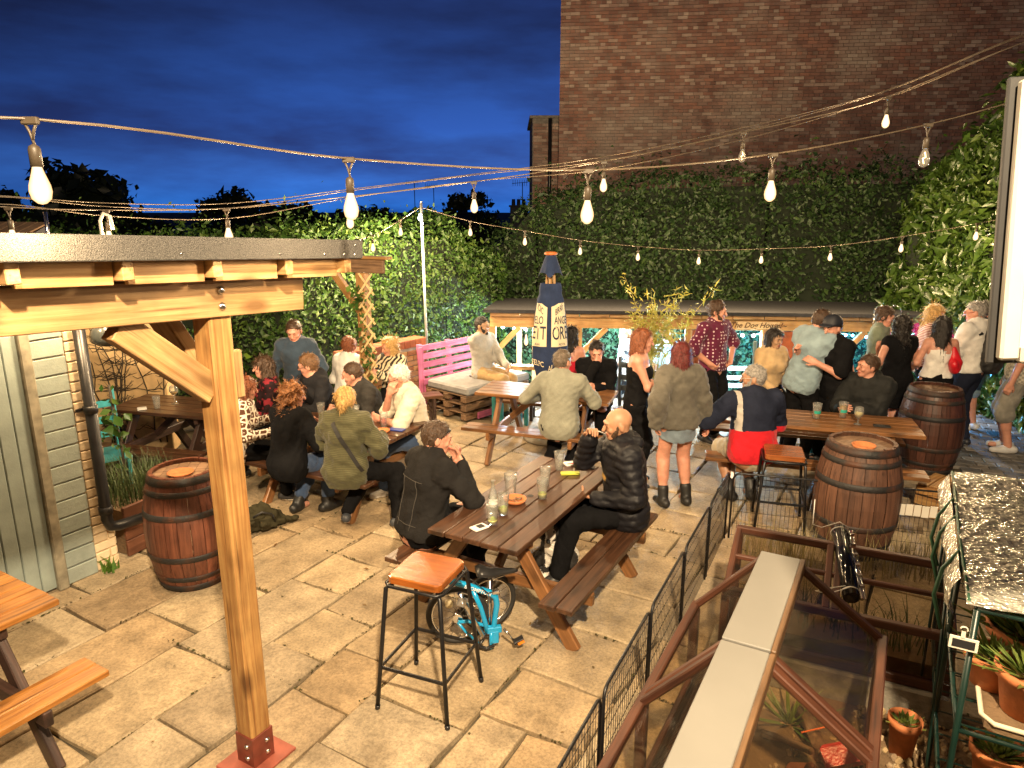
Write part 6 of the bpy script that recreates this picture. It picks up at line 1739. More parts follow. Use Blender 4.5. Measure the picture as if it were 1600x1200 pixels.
    for q in (-1, 1):
        c = HC + hu * .010 * hs + hr_ * q * .032 * hs + hf * .0885 * hs
        m = MB(); m.lathe([(0, -.0035), (.006, -.002), (.0075, 0), (.006, .002), (0, .0035)], 8); M = Matrix.Translation(Vector(c)) @ Matrix([list(hr_) + [0], list(hf) + [0], list(hu) + [0], [0, 0, 0, 1]]).transposed()
        M = Matrix(np.column_stack([np.append(hr_, 0), np.append(hf, 0), np.append(hu, 0), np.append(c, 1)]).tolist())
        m.build('eye', plain('eye', (0.03, 0.022, 0.018), rough=0.12, var=0.1), root, mtx=M)
        eb.tube([Vector(HC + hu * (.030 - .003) * hs + hr_ * q * .014 * hs + hf * .097 * hs), Vector(HC + hu * .034 * hs + hr_ * q * .030 * hs + hf * .0955 * hs), Vector(HC + hu * .030 * hs + hr_ * q * .045 * hs + hf * .086 * hs)], [.003, .0042, .0025], 6)
    eb.build('eyebrows', plain('brow_' + hair[1], tuple(c * .6 for c in HAIR[hair[1]]), rough=.7), root)
    # ---- hair
    st, hc = hair[0], hair[1]
    if st != 'bald':
        big = st in ('long', 'curly', 'pony', 'bob', 'bun')
        L = {'long': .34, 'curly': .33, 'bob': .13}.get(st, 0)
        lo2 = HC - .22 - np.array([0, 0, L + .04]); hi2 = HC + .22
        H = Field(np.maximum(lo2, lo - .1), hi2, fine * 1.15, [])
        g = .018 if big else .011
        k = hs
        def cutface(d, X, Y, Z):
            x, y, z = X - HC[0], Y - HC[1], Z - HC[2]
            f = x * hf[0] + y * hf[1] + z * hf[2]; u = x * hu[0] + y * hu[1] + z * hu[2]; r = np.abs(x * hr_[0] + y * hr_[1] + z * hr_[2])
            fl_ = {'short': .022, 'crop': .012}.get(st, .030)
            reg = np.maximum(fl_ * k - f, u - (.078 - 0.9 * np.maximum(0, r - .03)) * k)         # the face
            reg = np.minimum(reg, np.maximum(u + (.055 if st != 'crop' else .03) * k, -f - .2)) if not big else reg
            ear = np.maximum(np.maximum(np.abs(f + .002 * k) - .020 * k, np.abs(u + .008 * k) - .030 * k), -(r - .06 * k)) if not big else 1.0 + 0 * f
            reg = np.minimum(reg, ear)
            if st == 'thin': reg = np.minimum(reg, np.maximum(.0 * k - f, .04 * k - u))
            return np.maximum(d, -reg)
        H.ell(HC + hu * .032 * k - hf * .014 * k, np.array((.074, .093, .087)) * k + g * (0.7 if st == 'crop' else 1), Rh.T, 0.0)
        if big or st == 'short': H.cap(HC - hf * .045 * k + hu * .0 * k, HC - hf * .045 * k - hu * .055 * k, .062 * k, .040 * k, .02)
        if L:
            dn = unit(np.array([0, 0, -1.0]) * .8 - hu * .4)
            base = HC - hf * .055 * k + hu * .02 * k
            H.cap(base, base + dn * (L * .55) - fw * .015, .080 * k, .080 * k, .03, hf, 1.2); H.cap(base + dn * L * .55 - fw * .015, base + dn * L - fw * .03, .080 * k, .055 * k, .04, hf, 1.35)
            for q in (-1, 1):
                b0 = HC + hr_ * q * .060 * k + hu * .02 * k - hf * .01; H.cap(b0, b0 + dn * L * .75 + hr_ * q * .02 - hf * .01, .034 * k, .030 * k, .03)
        if st == 'pony':
            b0 = HC - hf * .10 * k + hu * .01 * k; H.cap(b0, b0 - hf * .03 + np.array([0, 0, -.05]), .026, .032, .015); H.cap(b0 - hf * .03 + np.array([0, 0, -.05]), b0 - hf * .03 + np.array([0, 0, -.15]), .032, .012, .02)
        if st == 'bun': H.ell(HC - hf * .11 * k + hu * .03 * k, (.04, .035, .04), None, .015)
        if st == 'topknot': pass
        H.D = cutface(H.D, H.ax[0][:, None, None], H.ax[1][None, :, None], H.ax[2][None, None, :]).astype(np.float32)
        H.noise({'curly': .0085, 'long': .005, 'bob': .003, 'short': .0028, 'crop': .0012, 'thin': .002}.get(st, .004), {'curly': 75, 'long': 48, 'bob': 40}.get(st, 70), seed)
        V, Q = H.mesh()
        if len(Q): link('hair', strands(V, Q, st, hm, seed, hu, HC), root)
    if beard:
        bc, size = beard
        B = Field(HC - .17, HC + .15, fine, [])
        k = hs
        B.cap(HC - hu * .055 * k + hf * .040 * k, HC - hu * (.080 + size) * k + hf * (.062) * k, .046 * k, .032 * k + size * .2, .02)
        for q in (-1, 1): B.cap(HC + hu * .0 * k + hr_ * q * .058 * k + hf * .012 * k, HC - hu * .065 * k + hr_ * q * .034 * k + hf * .045 * k, .021 * k, .024 * k, .02)
        def bcut(d, X, Y, Z):
            x, y, z = X - HC[0], Y - HC[1], Z - HC[2]
            f = x * hf[0] + y * hf[1] + z * hf[2]; u = x * hu[0] + y * hu[1] + z * hu[2]; r = np.abs(x * hr_[0] + y * hr_[1] + z * hr_[2])
            mouth = np.maximum(np.maximum(r - .020 * k, np.abs(u + .053 * k) - .010 * k), .07 * k - f)
            return np.maximum(np.maximum(d, u + .012 * k - np.maximum(0, (r - .045 * k)) * 3), -mouth)
        B.D = bcut(B.D, B.ax[0][:, None, None], B.ax[1][None, :, None], B.ax[2][None, None, :]).astype(np.float32)
        B.noise(.002, 80, seed + 1); V, Q = B.mesh()
        if len(Q): link('beard', npmesh('beard', V, F4=Q, mats=[hairmat(bc)], smooth=True), root)
    if glasses:
        gm = plain('spectacle_frame_' + glasses, {'dark': (0.02, 0.015, 0.012), 'pale': (0.7, 0.68, 0.62), 'red': (.3, .03, .02)}[glasses], rough=.3); m = MB(); k = hs
        up_ = .052 if False else .010
        for q in (-1, 1):
            c = HC + hu * up_ * k + hr_ * q * .033 * k + hf * .106 * k
            m.tube([Vector(c + (hr_ * math.cos(a) * .023 + hu * math.sin(a) * .016) * k) for a in [2 * PI * j / 12 for j in range(12)]], .0022, 5, closed=True)
            m.tube([Vector(c + hr_ * q * .023 * k), Vector(HC + hu * .012 * k + hr_ * q * .078 * k + hf * .06 * k), Vector(HC + hu * .012 * k + hr_ * q * .082 * k - hf * .01 * k)], .0022, 5)
        m.tube([Vector(HC + hu * .012 * k - hr_ * .010 * k + hf * .108 * k), Vector(HC + hu * .012 * k + hr_ * .010 * k + hf * .108 * k)], .0022, 5); m.build('glasses', gm, root)
    # ---- clothes
    cres = res * 0.85
    if top:
        T = Field(lo, hi, cres, [])
        g = top.get('g', .014); sl_ = top.get('sleeve', 2.0); pf = top.get('puff', 0)
        torso(T, g, .07, 0, True, not top.get('tank'), top.get('wide', 1.0))
        if sl_ > 0:
            for a, b, c in ((SL, EL, WL), (SR, ER, WR)): arm(T, a, b, c, g * top.get('sg', .8), .04, 0, sl_, 0, top.get('cuff', 1.15))
        if hood or top.get('hood'): T.ell(nb - fw * .075 * s + up * .01, (.105 * s, .06 * s, .075 * s), Rs.T, .04)
        if top.get('collar'): T.cap(nb - fw * .012, nb + neck_dir * top.get('collar', .03), .064 * s, .066 * s, .02)
        if top.get('tank'):
            T.cap(pel + up * .33 * s, pel + up * .40 * s, (.135 if fem else .15) * s, .12 * s, .05, fw, 1.3, 0, g)
            T.cut(nb - up * .115 * s, up)
            for q in (-1, 1):
                a = nb - up * .13 * s + rt * q * .085 * s; b = nb - up * .012 * s + rt * q * .082 * s
                T.cap(a + fw * .075 * s, b + fw * .02 * s, .013, .012, .01); T.cap(b + fw * .02 * s, a - fw * .085 * s, .012, .013, .01)
        if pf:
            X, Y, Z = T.ax[0][:, None, None] - pel[0], T.ax[1][None, :, None] - pel[1], T.ax[2][None, None, :] - pel[2]
            T.D = T.D - (pf * (np.sqrt(np.abs(np.sin((X * up[0] + Y * up[1] + Z * up[2]) * PI / .058))) - .6)).astype(np.float32)
        T.noise(top.get('fold', .0045), 15, seed + 2); T.noise(top.get('fold', .0045) * .5, 34, seed + 3)
        T.cut(pel - up * top.get('hem', .10) * s, -up)
        if not top.get('collar') and not top.get('tank'): T.ell(nb + neck_dir * .035 * s + fw * .012, (.066 * s, .066 * s, .050 * s), None, .01, 0, True)
        elif top.get('collar'): T.ell(nb + neck_dir * (top['collar'] + .03) + fw * .03, (.060 * s, .070 * s, .050 * s), None, .008, 0, True)
        if top.get('open'): T.cap(pel + fw * .30, nb + fw * .18, .01, .01, 0)
        if sl_ > 0:
            for a, b, c, hd_ in ((SL, EL, WL, 0), (SR, ER, WR, 1)):
                pass
        V, Q = T.mesh(); mats = [top['mat']]; mi = None
        if 'mat2' in top:
            c = V[Q].mean(1); zz = (c - pel) @ up / s; mi = top['split'](zz, (c - pel) @ rt / s, (c - pel) @ fw / s, c).astype(int); mats.append(top['mat2'])
            if 'mat3' in top: mats.append(top['mat3'])
        topV = V
        link(top.get('name', 'shirt'), npmesh('shirt', V, F4=Q, mats=mats, smooth=True, midx=mi), root)
    if bottom:
        T = Field(lo, hi, cres, [])
        g = bottom.get('g', .012); b = bottom.get('b', 1.93); lo_ = bottom.get('loose', 1.25)
        if bottom.get('skirt'):
            e = bottom['skirt']; mid = (HL + HR) / 2; km = (KL + KR) / 2
            T.cap(pel + up * .03 * s, pel - up * .02, .120 * s, .145 * s, .03, fw0, 1.25, 0, g); T.cap(pel - up * .02, mid + (km - mid) * e, .158 * s, .175 * s, .03, fw0, 1.2, 0, g)
            T.noise(.004, 22, seed + 4); T.cut(mid + (km - mid) * e, km - mid); T.cut(pel + up * .02 * s, up)
        else:
            T.cap(pel - rt0 * .06 * s, pel + rt0 * .06 * s, .118 * s * girth, .118 * s * girth, .06, fw0, 1.15, 0, .005); T.cap(pel - up * .02, pel + up * .08 * s, .150 * s * girth, .138 * s * girth, .06, fw0, 1.38 / (.5 + .5 * girth), 0, .004)
            for a, c, d in ((HL, KL, AL), (HR, KR, AR)): leg(T, a, c, d, g, .04, b, lo_)
            T.noise(.004, 18, seed + 4); T.noise(.002, 40, seed + 5); T.cut(pel + up * bottom.get('rise', .11 if sit else .0) * s, up)
        V, Q = T.mesh(); link(bottom.get('name', 'trousers'), npmesh('trousers', V, F4=Q, mats=[bottom['mat']], smooth=True), root)
    if shoes:
        kind, col = shoes[0], shoes[1]
        for Ax, sd in ((AL, -1), (AR, 1)):
            q = Field(Ax - np.array([.12, .16, .12]), Ax + np.array([.12, .30, .22]), .0115, [])
            toe = unit(fd + np.array([sd * .18, 0, 0])); c = Ax - np.array([0, 0, .03])
            q.cap(c - toe * .055 * s, c + toe * .03 * s, .046 * s, .046 * s, .03); q.cap(c + toe * .02 * s - np.array([0, 0, .012]), c + toe * .145 * s - np.array([0, 0, .022]), .044 * s, .034 * s, .03)
            if kind == 'boot': q.cap(Ax - np.array([0, 0, .02]), Ax + unit((KL if sd < 0 else KR) - Ax) * .10, .052 * s, .056 * s, .02)
            q.cut(c - np.array([0, 0, .048]), (0, 0, -1))
            V, Q = q.mesh(); cz = V[Q].mean(1)[:, 2] < (c[2] - .030)
            sole = shoes[2] if len(shoes) > 2 else (.6, .57, .52)
            link('boot' if kind == 'boot' else 'shoe', npmesh('shoe', V, F4=Q, mats=[plain('shoe_%d_%d_%d' % tuple(int(v * 99) for v in col), col, rough=.5), plain('sole_%d' % int(sole[0] * 99), sole, rough=.6)], smooth=True, midx=cz.astype(int) * (0 if kind == 'boot' else 1)), root)
    J = dict(topV=topV if top else None, root=root, pel=pel, nb=nb, HC=HC, hu=hu, hf=hf, hr=hr_, up=up, rt=rt, fw=fw, SL=SL, SR=SR, WL=WL, WR=WR, HL=HL, HR=HR, KL=KL, KR=KR, handL=handL, handR=handR, EL=EL, ER=ER, s=s)
    if extra: extra(J)
    return J

def strap(J, pts, w, mat, name='strap', th=.006):
    """flat belt through local points"""
    m = MB(); P = [Vector(p) for p in pts]; V = []; F = []
    for i, p in enumerate(P):
        t = (P[min(i + 1, len(P) - 1)] - P[max(i - 1, 0)]).normalized(); n = (p - Vector(J['pel'] + J['up'] * .3)); n -= t * n.dot(t); n.normalize(); b = t.cross(n)
        V += [p + b * w / 2, p - b * w / 2, p - b * w / 2 + n * th, p + b * w / 2 + n * th]
    for i in range(len(P) - 1):
        for k in range(4): F.append((i * 4 + k, i * 4 + (k + 1) % 4, i * 4 + 4 + (k + 1) % 4, i * 4 + 4 + k))
    m.add(V, F); return m.build(name, mat, J['root'])
def surf(J, x, z, back=True, out=.004):
    """point on the clothed back (or front) at x to the right and z up the torso"""
    V = J['topV'] - J['pel']; vx, vf, vz = V @ J['rt'], V @ J['fw'], V @ J['up']; sg = -1 if back else 1
    d = ((vx - x) / .03) ** 2 + ((vz - z) / .03) ** 2 + np.where(vf * sg < 0, 50, 0); i = np.argsort(d)[:6]
    f = np.median(vf[i]) + sg * out
    return J['pel'] + J['rt'] * x + J['up'] * z + J['fw'] * f
def blob(J, name, mat, prims, h=.012, cuts=(), noise=None, cat=None, label=None):
    """soft shape in a person's own frame from capsules (a, b, ra, rb)"""
    P = np.array([p for q in prims for p in q[:2]]); r = max(max(q[2], q[3]) for q in prims) + .06
    F = Field(P.min(0) - r, P.max(0) + r, h, [])
    for q in prims: F.cap(q[0], q[1], q[2], q[3], .03, *(q[4:] if len(q) > 4 else ()))
    if noise: F.noise(*noise)
    for c in cuts: F.cut(*c)
    V, Q = F.mesh(); return link(name, npmesh(name, V, F4=Q, mats=[mat], smooth=True), J['root'])
# ------------------------------------------------------------------ the people
C_black = cloth('black_cloth', (0.007, 0.007, 0.008)); C_charcoal = cloth('charcoal_cloth', (0.020, 0.020, 0.023)); C_denimblk = cloth('black_denim', (0.018, 0.017, 0.017), weave=400)
C_puffer = plain('black_nylon', (0.009, 0.009, 0.012), rough=0.55, spec=0.28, var=0.2, bump=0.25, bscale=45)
C_jean = cloth('blue_denim', (0.045, 0.075, 0.15), weave=400); C_skirt = cloth('light_denim', (0.17, 0.22, 0.27), weave=400); C_greysw = cloth('grey_brown_knit', (0.115, 0.105, 0.085), weave=160)
C_greyknit = cloth('pale_grey_knit', (0.33, 0.32, 0.30), weave=180); C_sage = cloth('sage_grey_knit', (0.24, 0.245, 0.20), weave=180); C_olive = cloth('olive_ribbed_knit', (0.085, 0.082, 0.043), pattern=('stripes', (0.055, 0.054, 0.028), 22.0), weave=150)
C_cream = cloth('cream_linen', (0.58, 0.53, 0.42)); C_white = cloth('white_cotton', (0.74, 0.72, 0.68)); C_navy = cloth('navy_cloth', (0.018, 0.022, 0.040)); C_redfleece = cloth('red_fleece', (0.55, 0.012, 0.022), weave=120); C_stripe = cloth('stone_stripe', (0.45, 0.42, 0.38))
C_dots = cloth('burgundy_dotted', (0.105, 0.012, 0.040), pattern=('dots', (0.55, 0.42, 0.45), 24.0)); C_bluetee = cloth('grey_blue_cotton', (0.22, 0.30, 0.34)); C_khaki = cloth('khaki_cotton', (0.34, 0.23, 0.11)); C_beige = cloth('beige_cotton', (0.40, 0.34, 0.24))
C_tan = cloth('tan_cotton', (0.52, 0.36, 0.19)); C_yellow = cloth('yellow_cotton', (0.60, 0.45, 0.10)); C_green = cloth('grey_green_cotton', (0.15, 0.18, 0.13)); C_redvest = cloth('red_vest', (0.52, 0.015, 0.035)); C_zebra = cloth('zebra_print', (0.62, 0.54, 0.38), pattern=('zebra', (0.02, 0.02, 0.018), 9.0))
C_crochet = cloth('brown_white_crochet', (0.10, 0.042, 0.022), pattern=('crochet', (0.74, 0.68, 0.58), 17.0)); C_floral = cloth('dark_red_floral', (0.022, 0.012, 0.014), pattern=('blotch', (0.22, 0.025, 0.035), 14.0)); C_bluedk = cloth('dark_blue_shirt', (0.035, 0.055, 0.085)); C_dkgrey = cloth('dark_grey_jacket', (0.036, 0.034, 0.032))
C_check = cloth('checked_cotton', (0.50, 0.46, 0.38), pattern=('check', (0.26, 0.24, 0.20), 40.0)); C_greysh = cloth('grey_shorts', (0.24, 0.23, 0.20)); C_ltdenim = cloth('pale_denim_shorts', (0.22, 0.33, 0.44)); C_redstripe = cloth('red_striped_top', (0.62, 0.50, 0.42), pattern=('stripes', (0.30, 0.05, 0.05), 16.0)); C_paleblue = cloth('pale_blue_tee', (0.42, 0.60, 0.66)); C_hood = plain('black_shell', (0.014, 0.015, 0.015), rough=0.75, var=0.2, bump=0.3, bscale=40, spec=.25)
C_strap = plain('black_strap', (0.015, 0.015, 0.016), rough=0.5); C_fawn = plain('tan_leather', (0.20, 0.11, 0.05), rough=0.5)
def T(mat, **k): return dict(mat=mat, **k)
NEAR = dict(res=0.014, fine=0.0058); MID = dict(res=0.016, fine=0.0072); FAR = dict(res=0.020, fine=0.0095)
G1, G2, G3, G4, G5 = 'people at the foreground table', 'people around the crowded left table', 'people at the middle table', 'people standing in the yard', 'people at the right table'

def p1x(J):
    k = np.array; c = J['HC'] + J['hu'] * .085 + J['hf'] * .052; m = MB()
    for q in (-1, 1): m.tube([Vector(c + J['hr'] * q * .02 + J['hf'] * .02), Vector(c + J['hr'] * q * .055 + J['hf'] * .018 - J['hu'] * .005), Vector(c + J['hr'] * q * .07 - J['hf'] * .01 - J['hu'] * .02), Vector(c + J['hr'] * q * .081 - J['hf'] * .07 - J['hu'] * .085)], [.008, .010, .004, .003], 6)
    m.build('sunglasses', M_blackpl, J['root'])
    m = MB(); B = J['pel']; u = J['up']; f = J['fw']; r = J['rt']
    def bk(x, z): return Vector(surf(J, x, z, True, .003))
    stm = plain('pale_stitching', (0.075, 0.068, 0.06), rough=.9)
    for pts in ([bk(-.13 + .26 * i / 12, .36) for i in range(13)], [bk(-.12 + .24 * i / 12, .04) for i in range(13)], [bk(-.075, .0 + .36 * i / 12) for i in range(13)], [bk(.075, .0 + .36 * i / 12) for i in range(13)]): m.tube(pts, .0022, 4)
    m.build('seam_stitching', stm, J['root'])
person('man in black denim jacket with sunglasses on his head at the foreground table', -0.66, 4.74, 38, h=1.80, fat=1.12, lean=12, head=(-22, -2, 0), hl=(0.03, 0.30, 1.00), hr=(0.12, 0.28, 0.99), el=(-.7, .1, -1), er=(.7, .1, -1), fl=(-.1, .42, .085), fr=(.12, .38, .085),
       skin_='pink', hair=('short', 'brown'), top=T(C_denimblk, g=.022, collar=.05, hem=.06, name='jacket', fold=.006), bottom=T(C_black), group=G1, extra=p1x, palm=('face', 'face'), curl=(.5, .5), shoes=('boot', (.10, .05, .03)), **NEAR)
def p2x(J):
    m = MB(); d = unit(J['HC'] - J['WR']); p = J['WR'] + J['handR'] * .10; q = J['HC'] - J['hu'] * .053 + J['hf'] * .10; m.tube([Vector(p), Vector(q)], .004, 6); m.build('cigarette', M_paper, J['root'])
    F = Field(J['nb'] - .3, J['nb'] + .3, .012, []); n = J['nb']
    F.cap(n - J['fw'] * .085 - J['rt'] * .07, n - J['fw'] * .085 + J['rt'] * .07, .062, .062, .03); F.cap(n - J['rt'] * .085 - J['fw'] * .03, n - J['rt'] * .06 + J['fw'] * .05 - J['up'] * .03, .04, .03, .03); F.cap(n + J['rt'] * .085 - J['fw'] * .03, n + J['rt'] * .06 + J['fw'] * .05 - J['up'] * .03, .04, .03, .03); F.noise(.005, 30, 3)
    V, Q = F.mesh(); link('hood', npmesh('hood', V, F4=Q, mats=[C_puffer], smooth=True), J['root'])
    blob(J, 'undershirt', plain('mustard_tee', (.42, .24, .06)), [(n + J['fw'] * .055 - J['up'] * .05, n + J['fw'] * .10 - J['up'] * .25, .05, .07)])
person('bald man in a black quilted puffer jacket smoking at the foreground table', 0.88, 5.06, 186, h=1.86, lean=6, head=(2, -3, 0), hr=(0.01, 0.30, 1.13), hl=(-0.13, 0.26, 0.70), er=(.5, .3, -1), el=(-.6, -.8, -.3), fl=(-.13, .55, .085), fr=(.10, .62, .085), skin_='tan', hair=('bald', 'brown'), beard=('brown', -.006),
       top=T(C_puffer, g=.034, puff=.011, collar=.05, hem=.13, name='puffer_jacket', fold=.004, sg=.75), bottom=T(C_black), group=G1, extra=p2x, palm=('face', 'in'), curl=(.9, 1.3), fat=1.08, **NEAR)
# crowded left table
person('blonde woman with a low ponytail in an olive knit jumper and black cross-body strap', -1.47, 5.88, 80, sex='f', h=1.70, lean=8, twist=8, head=(-4, -8, 0), hl=(-.2, .38, .78), hr=(.22, .34, .76), fl=(-.05, .10, .10), fr=(.42, .12, .085), skin_='pink', hair=('pony', 'blond'), kn=(.3, .7, .6),
       top=T(C_olive, g=.030, hem=.16, name='jumper', wide=1.08, fold=.006, sg=1.4), bottom=T(C_black, g=.015, loose=1.15), shoes=('trainer', (.04, .045, .055), (.62, .55, .45)), group=G2, extra=lambda J: (strap(J, [J['nb'] - J['rt'] * .10 + J['fw'] * .05 + J['up'] * .0, J['nb'] - J['rt'] * .085 - J['fw'] * .06 - J['up'] * .0, *[surf(J, -.07 + .25 * t, .42 - .40 * t, True, .008) for t in (0, .12, .25, .37, .5, .62, .75, .88, 1)]], .035, C_strap)), **NEAR)
person('woman with long curly light brown hair in a loose black top on the left bench', -2.03, 6.06, 62, sex='f', h=1.70, lean=10, head=(-38, -3, 0), hl=(-.15, .40, .80), hr=(.2, .38, .80), fl=(-.08, .15, .085), fr=(.16, .30, .085), skin_='pink', hair=('curly', 'ginger'), top=T(C_black, g=.028, hem=.16, name='jumper', wide=1.08, sg=1.4), bottom=T(C_jean, b=1.75), shoes=('boot', (.015, .015, .015)), group=G2, **NEAR)
person('woman in a brown and white crochet patterned cardigan beside the pine post', -2.62, 6.50, 15, sex='f', h=1.62, lean=8, head=(5, -4, 0), hl=(-.15, .34, .78), hr=(.18, .32, .74), skin_='pink', hair=('bob', 'auburn'), top=T(C_crochet, g=.022, hem=.16, name='cardigan'), bottom=T(C_black), group=G2, **MID)
person('woman with wavy brown hair in a dark red patterned blouse at the crowded table', -2.55, 7.35, 205, sex='f', h=1.68, lean=6, head=(-12, 0, 0), skin_='pink', hair=('long', 'brown'), top=T(C_floral, g=.020, hem=.14, name='blouse'), bottom=T(C_black), group=G2, **MID)
person('man with dark framed glasses in a black hooded top at the crowded left table', -2.00, 7.38, 220, h=1.80, lean=14, head=(-38, -2, 0), hl=(-.1, .42, .80), hr=(.15, .40, .80), skin_='pink', hair=('short', 'lightbrown'), glasses='dark', top=T(C_charcoal, g=.022, hood=True, collar=.03, hem=.12, name='hooded_top'), bottom=T(C_black), group=G2, **MID)
person('man in a dark grey jacket leaning over the crowded left table', -1.40, 7.12, 215, h=1.80, lean=22, head=(-32, 6, 0), hl=(-.1, .44, .80), hr=(.12, .42, .80), skin_='pink', hair=('crop', 'brown'), top=T(C_dkgrey, g=.024, collar=.04, hem=.12, name='jacket'), bottom=T(C_jean), group=G2, **MID)
person('white haired man with glasses in a cream shirt at the crowded left table', -0.94, 6.88, 205, h=1.78, lean=16, head=(-14, -6, 0), hr=(-.02, .30, 1.02), hl=(-.05, .42, .79), er=(.5, .1, -1), el=(-.6, .0, -.5), fr=(.15, .35, .085), skin_='pink', hair=('short', 'white'), glasses='dark', top=T(C_cream, g=.026, sleeve=.95, collar=.04, hem=.16, name='shirt', sg=1.3, cuff=1.3), bottom=T(C_jean), group=G2, palm=('in', 'face'), curl=(.8, .9), shoes=('trainer', (.6, .58, .55)), **NEAR)
person('man in a dark blue shirt standing over the crowded left table before the hedge', -2.40, 7.85, 265, sit=False, h=1.66, lean=8, head=(6, -16, 0), hl=(-.24, .16, .86), hr=(.26, .20, .90), skin_='pink', hair=('short', 'brown'), top=T(C_bluedk, g=.020, collar=.04, hem=.12, name='shirt'), bottom=T(C_black), group=G4, **MID)
person('blonde woman in a zebra print coat before the low brick wall', -1.46, 8.62, 240, sex='f', h=1.64, seat=.45, lean=6, head=(-20, -10, 0), hl=(.0, .32, .85), hr=(.14, .32, .82), skin_='pink', hair=('long', 'blond'), top=T(C_zebra, g=.024, hem=.2, collar=.03, name='coat'), bottom=T(C_black), group=G2, **MID)
person('person in a white top with tied brown hair half hidden by the trellis post', -2.02, 8.45, 75, sex='f', h=1.66, seat=.45, lean=8, head=(-10, -4, 0), skin_='pink', hair=('bun', 'auburn'), top=T(C_white, g=.022, hem=.02, name='shirt'), bottom=T(C_beige, rise=.14), group=G2, **FAR)
# middle table
person('man in a sage grey jumper with his back to us at the middle table', 0.50, 7.20, 74, h=1.84, lean=6, head=(-28, -4, 0), hl=(-.25, .28, .78), hr=(.30, .42, .80), el=(-.7, -.6, -.3), fl=(-.10, .02, .12), fr=(.12, .06, .12), skin_='pink', hair=('short', 'greybrown'), top=T(C_sage, g=.022, hem=.14, name='jumper'), bottom=T(C_black), shoes=('trainer', (.55, .5, .42), (.45, .42, .36)), group=G3, fat=1.08, **NEAR)
person('man in a black jumper facing us, hand over his mouth, at the middle table', 1.02, 8.28, 258, h=1.78, lean=16, head=(6, -10, 0), hr=(-.01, .30, 1.04), hl=(-.02, .38, .79), er=(.5, .1, -1), skin_='pink', hair=('short', 'dark'), top=T(C_black, g=.022, hem=.12, collar=.03, name='jumper'), bottom=T(C_black), group=G3, palm=('in', 'face'), curl=(.8, .7), extra=lambda J: blob(J, 'chest_emblem', plain('pale_emblem', (.6, .35, .25)), [(J['pel'] + J['up'] * .30 + J['fw'] * .165 - J['rt'] * .11, J['pel'] + J['up'] * .30 + J['fw'] * .165 - J['rt'] * .09, .018, .02, J['fw'], 2.2)], .006), **MID)
person('woman with long dark curly hair in a red vest behind the closed parasol', 0.74, 8.98, 70, sex='f', h=1.70, seat=.47, lean=2, head=(-8, 0, 0), skin_='pink', hair=('curly', 'dark'), top=T(C_redvest, g=.014, sleeve=0, tank=True, hem=.1, name='vest'), bottom=T(C_black), group=G3, **MID)
person('bearded man in a pale grey jumper and khaki trousers on the pink pallet sofa', -0.40, 9.72, 322, h=1.76, seat=.46, lean=-4, head=(10, -6, 0), hl=(-.02, .40, .70), hr=(-.20, .22, .66), fl=(-.08, .52, .085), fr=(.10, .46, .085), skin_='olive', hair=('short', 'dark'), beard=('dark', .01), top=T(C_greyknit, g=.018, hem=.12, name='jumper'), bottom=T(C_khaki), group=G3, **MID)
# standing
person('woman in a grey brown sweatshirt and denim skirt with her back to us', 1.56, 6.36, 98, sit=False, h=1.66, sex='f', lean=2, head=(-18, -6, 0), hl=(-.24, -.06, .86), hr=(.30, .04, .78), fl=(-.11, 0, .085), fr=(.13, .02, .085), skin_='pink', hair=('bob', 'red'), top=T(C_greysw, g=.032, hem=.08, name='sweatshirt', wide=1.08, fold=.006, sg=1.5), bottom=T(C_skirt, skirt=.42, name='skirt', g=.010), shoes=('boot', (.015, .014, .014)), group=G4, **NEAR)
person('woman with an auburn bob in a black sleeveless top gesturing with one hand', 1.25, 6.92, 345, sit=False, h=1.70, sex='f', lean=2, head=(8, -6, 0), hr=(.02, .30, 1.20), hl=(-.12, .28, 1.05), er=(.6, -.5, -.9), skin_='pink', hair=('bob', 'auburn'), top=T(C_black, g=.012, sleeve=0, tank=True, hem=.16, name='vest_top'), bottom=T(C_black, g=.014), group=G4, **NEAR)
person('man in a burgundy dotted shirt standing with hands on his hips below the name sign', 2.42, 8.35, 305, sit=False, h=1.80, lean=-2, head=(28, -10, 0), hl=(-.20, .10, 1.02), hr=(.20, .10, 1.02), el=(-1, -.35, 0), er=(1, -.35, 0), skin_='pink', hair=('bun', 'brown'), beard=('brown', .004), top=T(C_dots, g=.018, sleeve=1.15, collar=.04, hem=.06, name='shirt', sg=1.2), bottom=T(C_black), group=G4, **MID)
def tat(J):
    m = MB(); 
    for t in (.2, .45, .7): c = J['ER'] + (J['WR'] - J['ER']) * t; m.tube([Vector(c - (J['WR'] - J['ER']) * .07), Vector(c + (J['WR'] - J['ER']) * .06)], [.041 - t * .012, .040 - t * .012], 10, caps=False)
    m.build('tattoo', plain('tattoo_ink', (0.10, 0.075, 0.07), rough=.5, var=.8, scale=50), J['root'])
person('man in a grey blue t-shirt with a tattooed arm hugging the man in the cap', 3.18, 7.58, 28, sit=False, h=1.82, lean=14, side=4, head=(-25, -8, 0), hr=(-.02, .36, 1.10), hl=(-.06, .46, 1.38), el=(-.9, .2, .1), er=(.5, -1, -.5), skin_='pink', hair=('short', 'brown'), top=T(C_bluetee, g=.026, sleeve=.8, hem=.14, name='t_shirt', sg=1.4, fold=.007), bottom=T(C_black), group=G4, extra=tat, palm=('in', 'in'), **MID)
